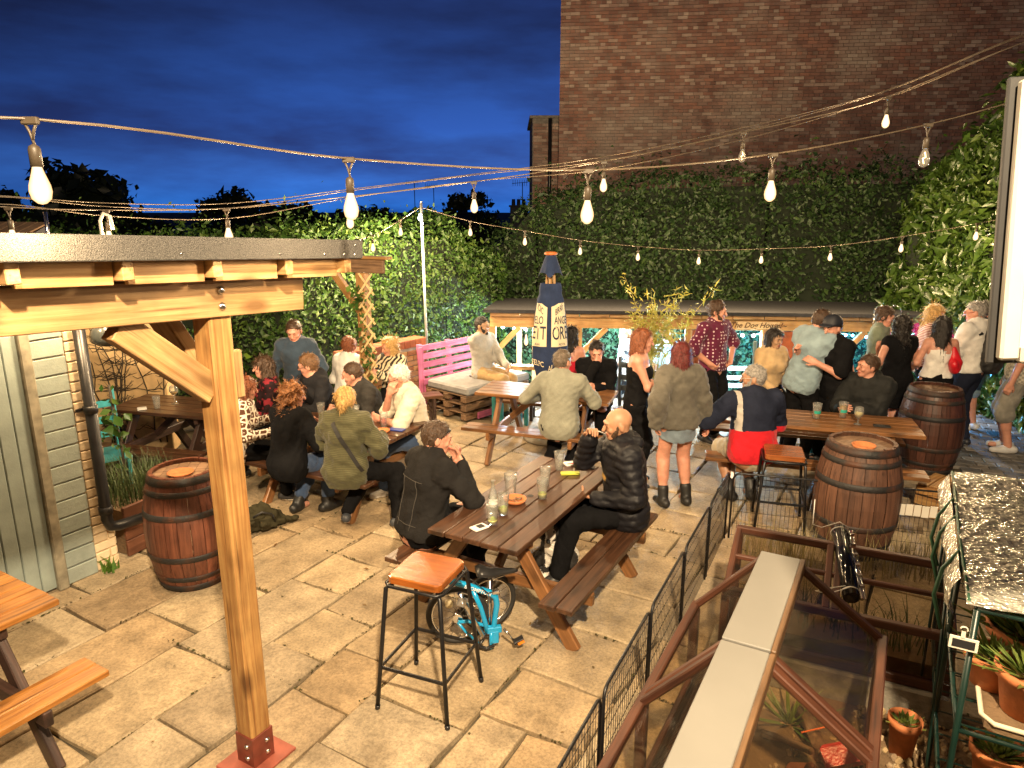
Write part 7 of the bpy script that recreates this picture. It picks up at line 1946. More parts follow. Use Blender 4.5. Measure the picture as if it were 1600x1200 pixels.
def capx(J):
    blob(J, 'cap', plain('navy_cap', (.012, .014, .022)), [(J['HC'] + J['hu'] * .06 - J['hf'] * .012, J['HC'] + J['hu'] * .065 + J['hf'] * .01, .098, .093), (J['HC'] + J['hu'] * .055 + J['hf'] * .10 - J['hr'] * .03, J['HC'] + J['hu'] * .055 + J['hf'] * .10 + J['hr'] * .03, .05, .05, J['hu'], 4.0)], .010, [(J['HC'] + J['hu'] * .040, -J['hu'])])
person('man in a black t-shirt and cap being hugged beside the right table', 3.52, 7.52, 196, sit=False, h=1.74, lean=8, head=(14, 0, 0), hr=(.12, .42, 1.30), hl=(-.10, .34, 1.20), skin_='pink', hair=('short', 'dark'), top=T(C_black, g=.028, sleeve=.85, hem=.18, name='t_shirt', wide=1.08, sg=1.5), bottom=T(C_black), group=G4, extra=capx, fat=1.1, **MID)
person('dark haired person in a tan top partly hidden behind the hugging men', 3.02, 8.15, 285, sex='f', h=1.66, seat=.62, lean=4, head=(10, -6, 0), fl=(-.1, .3, .12), fr=(.1, .3, .12), skin_='olive', hair=('bob', 'dark'), top=T(C_tan, g=.020, hem=.1, name='shirt'), bottom=T(C_black), group=G5, **FAR)
person('woman in a yellow sleeveless top seated by the small red table', 3.98, 8.55, 255, sex='f', h=1.68, seat=.45, lean=6, head=(-20, -4, 0), hl=(-.1, .4, .78), skin_='pink', hair=('curly', 'dark'), top=T(C_yellow, g=.014, sleeve=0, tank=True, hem=.1, name='vest_top'), bottom=T(C_jean), group=G5, **FAR)
person('man in a black hooded jacket looking left from the far side of the right table', 3.78, 7.26, 226, h=1.80, lean=10, head=(-42, 5, 0), hl=(.02, .36, .78), hr=(.12, .38, .79), skin_='pink', hair=('short', 'brown'), top=T(C_hood, g=.030, hood=True, collar=.035, hem=.12, name='jacket', sg=1.3), bottom=T(C_black), group=G5, **NEAR)
def sp9(z, x, f, c): return np.where(z < .195, 1, np.where((np.abs(x + .165) < .022) & (z > .195), 2, 0))
person('big grey bearded man in a navy and red sweatshirt and beige shorts', 2.28, 6.38, 96, h=1.88, lean=6, head=(68, 0, 0), hl=(-.34, .34, .78), hr=(.2, .42, .80), el=(-.8, -.5, -.4), fl=(-.12, .16, .085), fr=(.10, .14, .085), skin_='tan', hair=('short', 'grey'), beard=('grey', .02), glasses='pale', top=T(C_navy, mat2=C_redfleece, mat3=C_stripe, split=sp9, g=.028, collar=.04, hem=.10, name='sweatshirt', sg=1.2), bottom=T(C_beige, b=1.0, loose=1.4, g=.020), shoes=('boot', (.014, .014, .014)), group=G5, fat=1.14, **NEAR)
person('woman with tied brown hair in a grey green sleeveless top looking down at the right', 4.42, 8.45, 325, sit=False, h=1.72, sex='f', lean=2, head=(0, -14, 0), hr=(-.02, .26, 1.0), hl=(-.1, .28, 1.05), skin_='pink', hair=('bun', 'brown'), top=T(C_green, g=.016, sleeve=.12, hem=.12, name='vest_top'), bottom=T(C_charcoal), group=G4, **MID)
person('woman with long dark hair in a short black dress with her back to us', 4.40, 7.92, 92, sit=False, h=1.68, sex='f', lean=0, head=(-6, 0, 0), hl=(-.24, .12, 1.0), hr=(.16, .24, 1.0), skin_='pink', hair=('curly', 'dark'), top=T(C_black, g=.014, sleeve=.1, hem=.10, name='dress_bodice'), bottom=T(C_black, skirt=.75, name='dress_skirt', g=.015), group=G4, shoes=('boot', (.014, .014, .014)), **MID)
def bag(J):
    n = J['SR']; blob(J, 'handbag', M_redbag, [(n - J['up'] * .26 - J['fw'] * .10 + J['rt'] * .0, n - J['up'] * .22 - J['fw'] * .13 - J['rt'] * .03, .075, .06, J['rt'], 1.3), (n - J['up'] * .05 - J['fw'] * .07 - J['rt'] * .02, n - J['up'] * .20 - J['fw'] * .11, .025, .07, J['fw'], 1.8)], .010)
person('woman with dark wavy hair in a white crop top with a red shoulder bag', 4.86, 7.92, 82, sit=False, h=1.66, sex='f', lean=0, head=(-25, 0, 0), hl=(-.26, .08, .95), hr=(.14, .26, 1.15), skin_='pink', hair=('long', 'dark'), top=T(C_white, g=.012, sleeve=0, tank=True, hem=-.04, name='crop_top'), bottom=T(C_black, rise=.14), group=G4, extra=bag, **MID)
person('blonde woman in a striped top beside the laurel hedge', 5.12, 8.62, 330, sit=False, h=1.72, sex='f', lean=2, head=(20, -4, 0), hr=(.12, .28, 1.22), hl=(.0, .28, 1.12), skin_='pink', hair=('long', 'blond'), top=T(C_redstripe, g=.016, sleeve=1.0, hem=.12, name='top'), bottom=T(C_black), group=G4, **MID)
def rucksack(J):
    b = J['pel'] + J['up'] * .30 - J['fw'] * .22
    blob(J, 'backpack', plain('black_ballistic_nylon', (.014, .014, .015), rough=.6, bump=.3), [(b - J['up'] * .20, b + J['up'] * .12, .135, .115, J['fw'], 1.3), (b - J['up'] * .14 - J['fw'] * .05, b + J['up'] * .0 - J['fw'] * .05, .10, .09, J['fw'], 1.5)], .012, (), (.004, 30, 2))
    for q in (-1, 1): strap(J, [surf(J, q * .11, .42, True, .01), J['nb'] + J['rt'] * q * .105 + J['up'] * .012 - J['fw'] * .02, J['nb'] + J['rt'] * q * .105 + J['up'] * .004 + J['fw'] * .04, surf(J, q * .115, .40, False, .008), surf(J, q * .12, .30, False, .008), surf(J, q * .13, .2, False, .008)], .05, C_strap)
person('grey haired man in a white shirt wearing a black backpack at the right', 5.38, 8.12, 118, sit=False, h=1.82, lean=2, head=(32, -10, 0), hl=(-.05, .28, 1.05), hr=(.05, .28, 1.02), el=(-.8, -.6, -.6), skin_='pink', hair=('short', 'grey'), glasses='red', top=T(C_white, g=.024, collar=.05, hem=.03, name='shirt', sg=1.3), bottom=T(C_navy, g=.018), group=G4, extra=rucksack, shoes=('trainer', (.02, .022, .03)), **MID)
person('person in grey shorts and checked shirt half hidden by the open window sash', 5.84, 7.95, 150, sit=False, h=1.80, lean=0, head=(0, 0, 0), skin_='pink', hair=('short', 'brown'), top=T(C_check, g=.026, sleeve=.9, collar=.04, hem=.16, name='shirt'), bottom=T(C_greysh, b=1.12, loose=1.5, g=.022, name='shorts'), group=G4, shoes=('trainer', (.55, .55, .55)), **MID)
person('person in pale denim shorts behind the man with the backpack', 5.88, 8.75, 110, sit=False, h=1.74, lean=0, skin_='pink', hair=('short', 'dark'), top=T(C_charcoal, g=.022, sleeve=.9, hem=.12, name='t_shirt'), bottom=T(C_ltdenim, b=1.05, loose=1.4, g=.020, name='shorts'), group=G4, shoes=('trainer', (.7, .7, .7)), **FAR)
person('man in a printed white t-shirt inside the shelter behind the bamboo', 1.95, 11.85, 160, sit=False, z0=-0.87, h=1.76, lean=0, head=(10, -5, 0), hl=(-.1, .3, 1.0), skin_='pink', hair=('short', 'ginger'), top=T(cloth('printed_white_tee', (.70, .70, .68), pattern=('blotch', (.08, .08, .09), 9.0)), g=.024, sleeve=.8, hem=.14, name='t_shirt'), bottom=T(C_charcoal), group='people inside the shelter', **FAR)
person('person in a pale blue t-shirt inside the shelter beside the orange panel', 2.62, 11.75, 120, sit=False, z0=-0.87, h=1.76, lean=0, head=(-20, -5, 0), skin_='pink', hair=('short', 'ginger'), top=T(C_paleblue, g=.024, sleeve=.8, hem=.14, name='t_shirt'), bottom=T(C_beige), group='people inside the shelter', **FAR)

# ------------------------------------------------------------------ the dog under the foreground table
dg = empty('dog', (0.335, 5.02, 0), 252 - 90, 'black and white dog sitting under the foreground table facing the camera', 'dog')
F = Field(np.array([-.25, -.45, -.02]), np.array([.25, .35, .62]), .010, [(np.array([0, .15, .42]), .13, .0065)])
F.cap((0, -.16, .11), (0, .02, .28), .115, .10, .05); F.cap((0, .02, .28), (0, .075, .38), .085, .060, .05)          # sitting trunk and neck
F.ell((0, .10, .44), (.062, .068, .060), None, .02); F.cap((0, .14, .42), (0, .205, .395), .034, .026, .02)                # skull and muzzle
F.ell((0, .232, .402), (.013, .010, .010), None, .004)
for q in (-1, 1):
    F.cap((q * .055, .075, .455), (q * .080, .09, .37), .020, .030, .01, (1, 0, 0), 2.0)                                      # hanging ears
    F.cap((q * .052, .05, .25), (q * .055, .075, .05), .040, .024, .03); F.cap((q * .055, .075, .035), (q * .055, .115, .022), .026, .022, .015)
    F.cap((q * .085, -.13, .13), (q * .125, .02, .14), .075, .05, .03); F.cap((q * .125, .02, .14), (q * .115, -.09, .05), .04, .024, .02); F.cap((q * .115, -.08, .03), (q * .118, .05, .022), .024, .022, .015)
F.cap((0, -.26, .05), (.13, -.36, .03), .022, .014, .02); F.noise(.0035, 60, 4)
V, Q = F.mesh(); c = V[Q].mean(1)
white = ((np.abs(c[:, 0]) < .020 + .02 * (c[:, 1] > .15)) & (c[:, 2] > .33) & (c[:, 1] > .10)) | ((np.abs(c[:, 0]) < .055) & (c[:, 1] > .045) & (c[:, 2] < .36) & (c[:, 2] > .12)) | (c[:, 2] < .07) | ((c[:, 1] < -.1) & (c[:, 0] < -.05) & (c[:, 2] < .2))
nose = (c[:, 1] > .222)
link('body', npmesh('body', V, F4=Q, mats=[plain('black_fur', (.016, .014, .013), rough=.8, bump=.6, bscale=150), plain('white_fur', (.66, .62, .56), rough=.85, bump=.6, bscale=150), M_dark], smooth=True, midx=np.where(nose, 2, white.astype(int))), dg)
for q in (-1, 1):
    m = MB(); m.lathe([(0, -.009), (.007, -.005), (.009, 0), (.007, .005), (0, .009)], 8); m.build('eye', plain('dog_eye', (.02, .012, .008), rough=.1), dg, loc=(q * .027, .157, .452))
m = MB(); m.tube([(.0 + .078 * math.cos(a), .045 + .07 * math.sin(a), .345 + .03 * math.sin(a)) for a in [2 * PI * k / 16 for k in range(16)]], .007, 6, closed=True); m.build('collar', C_strap, dg)
# the rucksack on the ground
F = Field(np.array([-.3, -.25, -.02]), np.array([.45, .25, .4]), .013, [])
F.cap((-.08, 0, .11), (.14, 0, .10), .12, .10, .05); F.cap((-.12, 0, .17), (.05, .02, .20), .10, .07, .05); F.cap((.2, -.04, .05), (.36, -.06, .035), .05, .03, .04); F.cap((0, -.12, .09), (.1, -.11, .08), .06, .05, .03)
F.noise(.009, 26, 8); F.noise(.004, 60, 9); F.cut((0, 0, 0.0), (0, 0, -1)); V, Q = F.mesh()
bpk.scale = (.85, .85, .85)
link('bag', npmesh('bag', V, F4=Q, mats=[cloth('olive_canvas', (.034, .030, .017))], smooth=True), bpk)
m = MB(); m.tube([(-.1, -.12, .2), (-.02, -.16, .25), (.08, -.15, .2), (.12, -.14, .1)], .012, 6); m.build('strap', C_strap, bpk)
# ------------------------------------------------------------------ black wire pen
def pen_panel(pts_parent, p0, p1, h=0.62, sag=0.0):
    p0, p1 = Vector(p0 + (0,)), Vector(p1 + (0,)); d = (p1 - p0); L = d.length; d.normalize()
    pn = empty('pen_panel', p0, math.degrees(math.atan2(d.y, d.x))); pn.parent = pts_parent
    m = MB(); m.tube([(0.012, 0, 0.0), (0.012, 0, h - .05), (0.03, 0, h - .014), (0.06, 0, h), (L - 0.06, 0, h), (L - .03, 0, h - .014), (L - 0.012, 0, h - .05), (L - 0.012, 0, 0.0)], 0.0085, 8); m.build('frame_tube', M_steel, pn)
    m = MB(); n = int(L / 0.034)
    for k in range(1, n): x = L * k / n; m.tube([(x, 0, 0.03), (x, 0, h - 0.003)], 0.0016, 4)
    for z in (0.03, 0.14, 0.25, 0.36, 0.47, 0.56): m.tube([(0.01, 0.003, z), (L - 0.01, 0.003, z)], 0.0018, 4)
    o = m.build('wire', M_steel, pn); tag(o, kind='stuff')
    return pn
pen = empty('wire_pen', (0, 0, 0), 0, 'black wire pet pen fencing off the cold frames at the lower right', 'fence')
c0 = Vector((1.86, 5.70)); dB = Vector((0.21 - 1.86, 2.43 - 5.70)).normalized()
for k in range(5):
    a = c0 + dB * (k * 0.80 + 0.01); b = c0 + dB * (k * 0.80 + 0.79); pen_panel(pen, (a.x, a.y), (b.x, b.y))
dA = Vector((3.52 - 1.86, 5.24 - 5.70)).normalized()
for k in range(2):
    a = c0 + dA * (k * 0.84 + 0.02); b = c0 + dA * (k * 0.84 + 0.82); pen_panel(pen, (a.x, a.y), (b.x, b.y), 0.60)
tg = empty('white_tag_strip', (2.98, 5.375, 0.43), -15.5, 'row of eight blank white plastic tags clipped to the wire pen', 'tags')
for k in range(8):
    m = MB(); m.box((k * 0.058, 0, rnd.uniform(-.004, .004)), (0.052, 0.004, 0.095), ch=0.0); m.build('tag', M_whiteframe, tg, loc=(0, -0.012, 0))
mb = MB(); V, F = blades(260, np.array([0.85, 0.10]), 0.40, 0.0035, 13, 0.5); mb.add(V, F)
tag(mb.build('dry_grass', plain('dry_grass', (0.22, 0.18, 0.07)), None, loc=(2.7, 5.12, 0), rot=(0, 0, R(-16))), 'wispy dry grass along the inside of the wire pen', 'grass', kind='stuff')

# ------------------------------------------------------------------ rear cold frame with sloping glass lids
cf2 = empty('cold_frame', (2.58, 3.78, 0), 180 - 25, 'low red brown cold frame with sloping glass lids behind the white ridge boards', 'cold frame')
# local x runs to the left along the back, local y towards the camera
L2 = 1.22
for x in (0.0, 0.615): pass
bar('back_rail', (0, 0, 0.75), (L2, 0, 0.75), 0.045, 0.05, M_frame, cf2); bar('front_rail', (0, 0.46, 0.55), (L2, 0.46, 0.55), 0.045, 0.05, M_frame, cf2)
bar('middle_rail', (0, 0.22, 0.665), (L2, 0.22, 0.665), 0.03, 0.03, M_frame, cf2)
for x in (0.02, 0.60, 0.65, L2 - .02): bar('glazing_bar', (x, 0.01, 0.755), (x, 0.46, 0.562), 0.04, 0.035, M_frame, cf2)
for x in (0.02, L2 - .02):
    bar('post', (x, 0.46, 0.0), (x, 0.46, 0.53), 0.05, 0.05, M_frame, cf2); bar('post', (x, 0.0, 0.0), (x, 0.0, 0.73), 0.05, 0.05, M_frame, cf2)
bar('bottom_rail', (0, 0.46, 0.24), (L2, 0.46, 0.24), 0.045, 0.06, M_frame, cf2)
for (x0, x1) in ((0.04, 0.58), (0.67, L2 - .04)):
    for (y0, y1) in ((0.02, 0.21), (0.235, 0.45)):
        z0, z1 = 0.752 - y0 * 0.43, 0.752 - y1 * 0.43
        m = MB(); m.add([(x0, y0, z0), (x1, y0, z0), (x1, y1, z1), (x0, y1, z1), (x0, y0, z0 - .004), (x1, y0, z0 - .004), (x1, y1, z1 - .004), (x0, y1, z1 - .004)], [(0, 1, 2, 3), (7, 6, 5, 4), (0, 4, 5, 1), (1, 5, 6, 2), (2, 6, 7, 3), (3, 7, 4, 0)]); m.build('pane', M_pane, cf2)
m = MB(); m.box((L2 / 2, 0.462, 0.40), (L2 - .08, 0.004, 0.26)); m.build('pane', M_pane, cf2)
bar('prop', (0.34, 0.50, 0.50), (0.40, 0.50, 0.26), 0.02, 0.035, M_blackpl, cf2)
m = MB(); m.box((L2 / 2, 0.40, 0.105), (L2 + .1, 0.22, 0.21), ch=0.012); m.build('plinth', plain('old_concrete', (0.24, 0.22, 0.18), rough=.95, var=.3, bump=.5), cf2)
m = MB(); m.box((L2 / 2, 0.2, 0.26), (L2 - .1, 0.36, 0.10)); m.build('soil', M_soil, cf2)
mb = MB(); V, F = blades(160, np.array([0.5, 0.14]), 0.26, 0.004, 19, 0.7); mb.add(V, F); mb.build('seedlings', M_lav, cf2, loc=(L2 / 2, 0.2, 0.31))
# glossy black tube lying on it, tied with white cord
tb = empty('black_tube', (2.00, 3.98, 0), 0, 'glossy black tube tied with white cord lying on the rear cold frame', 'tube')
pa, pb = Vector((0.075, 0.17, 0.815)), Vector((-0.055, -0.33, 0.625)); dd = (pb - pa).normalized(); sd2 = dd.cross(Vector((0, 0, 1))).normalized()
m = MB(); m.tube([pa, pb], 0.045, 20); m.build('pipe', plain('gloss_black', (.008, .008, .009), rough=.12, coat=.6), tb)
m = MB(); m.tube([pa + sd2 * -.055, pb + sd2 * -.055], 0.012, 8); m.tube([pa + sd2 * -.075, pb + sd2 * -.075], 0.006, 6)
for k in range(6): q = pa.lerp(pb, .1 + .15 * k); m.box(q + sd2 * -.065 + Vector((0, 0, .015)), (.03, .02, .015), ch=.002)
m.build('chrome_track', M_chrome, tb)
m = MB()
for q in (pa + dd * .03, pb - dd * .04): m.tube([q + (sd2 * math.cos(a) + sd2.cross(dd) * math.sin(a)) * 0.050 for a in [2 * PI * k / 14 for k in range(14)]], 0.003, 5, closed=True)
q = pb - dd * .04; m.tube([q + sd2 * .03 + Vector((0, 0, .04)), q + sd2 * .13 + Vector((0, -.02, .02)), q + sd2 * .20 + Vector((0, -.03, 0.0)), q + sd2 * .14 + Vector((0, -.05, .0)), q + sd2 * .02 + Vector((0, -.03, .05))], 0.003, 5)
q = pa; m.tube([q + sd2 * -.10 + Vector((0, 0, -.01)), q + Vector((0, 0, .05)), q + sd2 * .10, q + sd2 * .16 + Vector((0, -.01, .02)), q + sd2 * .15 + Vector((0, .02, .18))], 0.003, 5); m.build('cord', M_paper, tb)

# ------------------------------------------------------------------ ridged cold frame in front, with white ridge boards
rf0 = Vector((1.43, 3.44, 0)); cf1 = empty('ridged_cold_frame', rf0, 180 + 61, 'ridged glass cold frame with two long white ridge boards in the lower right foreground', 'cold frame')
# local x runs towards the camera along the ridge; local +y is to the right (as seen), -y to the left
HR_, DL, DR, ZL, ZR = 1.0, 0.43, 0.52, 0.58, 0.66
bar('ridge_beam', (-0.02, 0.06, 0.965), (3.2, 0.06, 0.965), 0.05, 0.05, M_frame, cf1); bar('ridge_beam', (-0.02, -0.06, 0.965), (3.2, -0.06, 0.965), 0.05, 0.05, M_frame, cf1)
for k in range(3):
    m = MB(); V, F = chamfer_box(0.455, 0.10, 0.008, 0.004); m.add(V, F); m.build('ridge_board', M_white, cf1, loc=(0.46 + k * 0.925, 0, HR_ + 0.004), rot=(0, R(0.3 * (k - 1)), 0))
    m = MB(); V, F = chamfer_box(0.455, 0.012, 0.035, 0.004); m.add(V, F); m.build('ridge_edge', wood('ridge_edge_timber', (.09, .048, .022), (.20, .11, .05)), cf1, loc=(0.46 + k * 0.925, 0.112, HR_ - 0.022))
for x in (0.0, 0.88, 0.945, 1.83, 1.89):
    bar('rafter', (x, 0.08, 0.975), (x, DR, ZR), 0.045, 0.035, M_frame, cf1); bar('rafter', (x, -0.08, 0.975), (x, -DL, ZL), 0.045, 0.035, M_frame, cf1)
bar('eave_rail', (-0.02, DR, ZR), (3.2, DR, ZR), 0.045, 0.045, M_frame, cf1); bar('eave_rail', (-0.02, -DL, ZL), (3.2, -DL, ZL), 0.045, 0.045, M_frame, cf1)
for x in (0.0, 0.92, 1.86):
    bar('post', (x, DR, 0), (x, DR, ZR - .02), 0.05, 0.05, M_frame, cf1); bar('post', (x, -DL, 0), (x, -DL, ZL - .02), 0.05, 0.05, M_frame, cf1)
bar('base_board', (0, DR, 0.06), (3.2, DR, 0.06), 0.03, 0.12, M_frame, cf1); bar('base_board', (0, -DL, 0.06), (3.2, -DL, 0.06), 0.03, 0.12, M_frame, cf1)
for k in range(2):
    x0, x1 = 0.025 + k * 0.945, 0.86 + k * 0.945
    for (y0, z0, y1, z1) in ((0.09, 0.965, DR - .02, ZR + .008), (-0.09, 0.965, -DL + .02, ZL + .008)):
        m = MB(); q = [(x0, y0, z0), (x1, y0, z0), (x1, y1, z1), (x0, y1, z1)]; q += [(a, b, c - .005) for a, b, c in q]; m.add(q, [(0, 1, 2, 3), (7, 6, 5, 4), (0, 4, 5, 1), (1, 5, 6, 2), (2, 6, 7, 3), (3, 7, 4, 0)]); m.build('pane', M_pane, cf1)
    m = MB(); m.box(((x0 + x1) / 2, DR + .002, 0.38), (x1 - x0 + .02, .004, .50)); m.build('pane', M_pane, cf1)
m = MB(); m.box((1.4, 0.04, 0.05), (2.7, 0.86, 0.08)); m.build('soil', M_soil, cf1)
# arched wire mesh run inside the left half
m = MB()
for k in range(46):
    x = 0.04 + k * 0.035; m.tube([(x, -0.06 - 0.33 * t, 0.10 + 0.30 * math.sin(PI * (0.12 + 0.80 * t))) for t in [i / 7 for i in range(8)]], 0.0018, 4)
for t in [i / 9 for i in range(10)]: m.tube([(0.04, -0.06 - 0.33 * t, 0.10 + 0.30 * math.sin(PI * (0.12 + 0.80 * t))), (1.6, -0.06 - 0.33 * t, 0.10 + 0.30 * math.sin(PI * (0.12 + 0.80 * t)))], 0.0018, 4)
o = m.build('wire_tunnel', M_steel, cf1); tag(o, kind='stuff')
m = MB(); m.box((0.85, -0.22, 0.13), (1.5, 0.30, 0.07), ch=0.01); m.build('feed_board', M_frame, cf1)
# things inside
def inside(x, y, z): c, s_ = math.cos(R(241)), math.sin(R(241)); return (rf0.x + x * c - y * s_, rf0.y + x * s_ + y * c, z)
for k, (x, y, l, r_, a) in enumerate(((0.20, 0.24, 0.42, 0.038, 20), (0.48, 0.34, 0.46, 0.026, -30), (0.35, 0.16, 0.30, 0.022, 60))):
    m = MB(); m.tube([(-l / 2, 0, 0), (-l * .1, .02, .012), (l / 2, -.01, 0.04)], [r_, r_ * 1.05, r_ * .85], 10)
    tag(m.build('log', wood('old_log', (.10, .055, .03), (.26, .17, .10)), None, loc=inside(x, y, 0.10 + r_ + .02), rot=(0, R(-14), R(241 + a))), ('thick pale log leaning inside the ridged cold frame', 'thinner branch propped beside the red bag in the cold frame', 'short dark branch among the plants in the cold frame')[k], 'log')
m = MB(); m.prism([(-.05, -.10), (.05, -.10), (.05, .10), (-.05, .10)], 0, .10, inset=.015); rb = m.build('red_bag', plain('red_plastic', (.42, .018, .016), rough=.3, var=.25, bump=.3), None, loc=inside(0.42, 0.44, 0.20), rot=(R(-30), R(50), R(61)))
tag(rb, 'red plastic bag with white lettering inside the ridged cold frame', 'bag')
Vt, Ft = text_mesh('DOVIES', 0.062, bold=.001); m = MB(); m.add([(-p.y * .9, p.x * .85, .1035) for p in Vt], Ft); m.build('lettering', M_paper, rb)
m = MB(); m.lathe([(0, 0), (.042, 0), (.046, .01), (.046, .035), (.040, .045), (.030, .046), (.030, .043), (0, .043)], 20); tag(m.build('round_white_pot', M_whiteframe, None, loc=inside(0.66, 0.30, 0.10)), 'small round white lidded pot inside the ridged cold frame', 'pot')
m = MB(); m.box((0, 0, .03), (.05, .012, .06), ch=.002); m.box((0, -.007, .032), (.032, .003, .04)); tag(m.build('thermometer', M_whiteframe, None, loc=inside(0.75, 0.16, 0.10), rot=(R(-25), 0, R(10))), 'tiny white framed thermometer inside the ridged cold frame', 'thermometer')
def rosette(n, h, w, spread, seed):
    rs = np.random.RandomState(seed); V = []; F = []
    for k in range(n):
        a = k * 2.4 + rs.uniform(-.2, .2); t = (k + .5) / n; el = math.radians(80 - 65 * t ** .8); L = h * (.55 + .5 * t) * rs.uniform(.85, 1.15); b = len(V)
        d = np.array([math.cos(a) * math.cos(el), math.sin(a) * math.cos(el), math.sin(el)]); s_ = np.array([-math.sin(a), math.cos(a), 0]); o = np.array([math.cos(a), math.sin(a), 0]) * spread * t; u = np.cross(d, s_)
        V += [o - s_ * w * .4, o + s_ * w * .4, o + d * L * .5 + s_ * w * .55 - u * w * .1, o + d * L, o + d * L * .5 - s_ * w * .55 - u * w * .1, o + d * L * .45 - u * w * .45]
        F += [(0 + b, 1 + b, 2 + b, 5 + b), (0 + b, 5 + b, 4 + b), (5 + b, 2 + b, 3 + b), (4 + b, 5 + b, 3 + b), (b, b + 4, b + 3, b + 2)][:4]
    return V, F
def succ(label, loc, h=.14, n=46, w=.022, seed=1, mat=None, potr=None, poth=.13, group=None):
    p = empty('succulent', loc, rnd.uniform(0, 360), label, 'plant', group); z = 0
    if potr:
        m = MB(); m.lathe([(0, 0), (potr * .72, 0), (potr * .95, poth * .80), (potr * 1.08, poth * .80), (potr * 1.10, poth), (potr * .98, poth), (potr * .93, poth * .86), (0, poth * .84)], 22); m.build('pot', M_terra, p); z = poth * .84
        m = MB(); m.disc(potr * .93, z + .002, 18); m.build('soil', M_soil, p)
    V, F = rosette(n, h, w, potr * .5 if potr else .04, seed); m = MB(); m.add(V, F); m.build('leaves', mat or M_succ, p, loc=(0, 0, z)); return p
succ('spiky green succulent inside the ridged cold frame near the white ridge', inside(0.62, 0.20, 0.09), .10, 36, .018, 3); succ('pale rosette succulent beside the round white pot in the cold frame', inside(0.58, 0.27, 0.09), .08, 30, .018, 4); succ('grassy green tuft at the far end of the ridged cold frame', inside(0.10, 0.14, 0.09), .26, 26, .018, 5)
m = MB(); m.lathe([(0, 0), (.05, 0), (.07, .10), (.075, .10), (.06, .09), (0, .085)], 16); tag(m.build('flower_pot', M_terra, None, loc=inside(0.50, 0.20, 0.115), rot=(R(70), 0, R(40))), 'terracotta pot tipped on its side in the ridged cold frame', 'flower pot')
m = MB(); m.tube([(-.02, 0, .30), (.1, .05, .33), (.2, .02, .30), (.25, .08, .22)], .004, 6); m.tube([(.2, .02, .30), (.22, -.03, .20)], .004, 6); tag(m.build('orange_cable', plain('orange_flex', (.75, .16, .03)), None, loc=inside(0.42, 0.24, 0.0), rot=(0, 0, R(-20))), 'thin orange cable looping inside the ridged cold frame', 'cable')
# stones on the soil between the frames and the shelving
rs = np.random.RandomState(77); m = MB()
for k in range(420):
    x, y = rs.uniform(-.45, .45), rs.uniform(-.5, .5); r_ = rs.uniform(.008, .022); c, s_ = math.cos(R(61)), math.sin(R(61)); px, py = 2.15 + x * c - y * s_ * .8, 3.05 + x * s_ + y * c * .8
    V, F = chamfer_box(r_, r_ * rs.uniform(.6, 1), r_ * rs.uniform(.4, .8), r_ * .35); M = Euler(tuple(rs.uniform(0, 6.28, 3))).to_matrix(); m.add([M @ Vector(v) + Vector((px, py, .035)) for v in V], F)
tag(m.build('pebbles', varied('pebbles', [(.30, .20, .10), (.45, .33, .18), (.20, .13, .08), (.52, .42, .28)], per='island', bump=.2), None), 'brown and buff pebbles on the soil beside the cold frames', 'pebbles', kind='stuff')
m = MB(); m.prism([(-.5, -.6), (.5, -.6), (.5, .6), (-.5, .6)], 0.012, .028); o = m.build('soil_bed', M_soil, None, loc=(2.15, 3.05, 0), rot=(0, 0, R(61))); tag(o, kind='structure')

m = MB()
for k in range(260):
    x, y = rs.uniform(.05, 1.8), rs.uniform(.10, .48); r_ = rs.uniform(.007, .018); q = inside(x, y, .095)
    V, F = chamfer_box(r_, r_ * rs.uniform(.6, 1), r_ * rs.uniform(.4, .8), r_ * .35); M = Euler(tuple(rs.uniform(0, 6.28, 3))).to_matrix(); m.add([M @ Vector(v) + Vector(q) for v in V], F)
tag(m.build('frame_pebbles', MATS['pebbles'], None), 'buff pebbles on the soil inside the ridged cold frame', 'pebbles', kind='stuff')
# ------------------------------------------------------------------ green tubed plant shelving under a silver foil cover
fs0 = Vector((2.48, 3.70, 0)); gs = empty('plant_shelving', fs0, 180 + 61, 'green tubed plant shelving under a crinkled silver foil cover at the right edge', 'shelving')
# local x towards the camera, local y to the right
LX, LY, ZT = 1.50, 0.80, 1.33
m = MB()
def gt(p, q, r_=.011): mm = MB(); mm.tube([p, q], r_, 10); return mm.build('tube', M_tubegreen, gs)
for x in (0.0, 0.75, LX):
    for y in (0.0, LY): gt((x, y, 0), (x, y, ZT), .012)
for y in (0.0, LY):
    for z in (0.35, 0.80, ZT): gt((0, y, z), (LX, y, z), .010)
for x in (0.0, LX):
    for z in (0.35, 0.80, ZT): gt((x, 0, z), (x, LY, z), .010)
for (x, y) in ((0.32, -.05), (0.40, 0.02)): gt((x, y, 0.0), (x + .02, y, 1.28), .008)
gt((1.1, -.03, .1), (0.55, -.03, 1.25), .007)
n1, n2 = 210, 120; rs = np.random.RandomState(5); V = []; F = []
U = np.linspace(-.03, LX + .03, n1); Wv = np.linspace(-.04, LY + .06, n2); GX, GY = np.meshgrid(U, Wv, indexing='ij')
pts = np.stack([GX.ravel(), GY.ravel() * .8, np.zeros(GX.size)], 1)
hz = ZT + .022 + 0.006 * fbm(pts * np.array([1, .45, 1]), 9, 3) + 0.010 * (1 - np.abs(fbm(pts * np.array([1.3, .5, 1]), 13, 4))) + .007 * (1 - np.abs(fbm(pts * np.array([1, .7, 1]), 34, 6))) + .015 * np.sin(np.clip(GY.ravel() / LY, 0, 1) * PI)
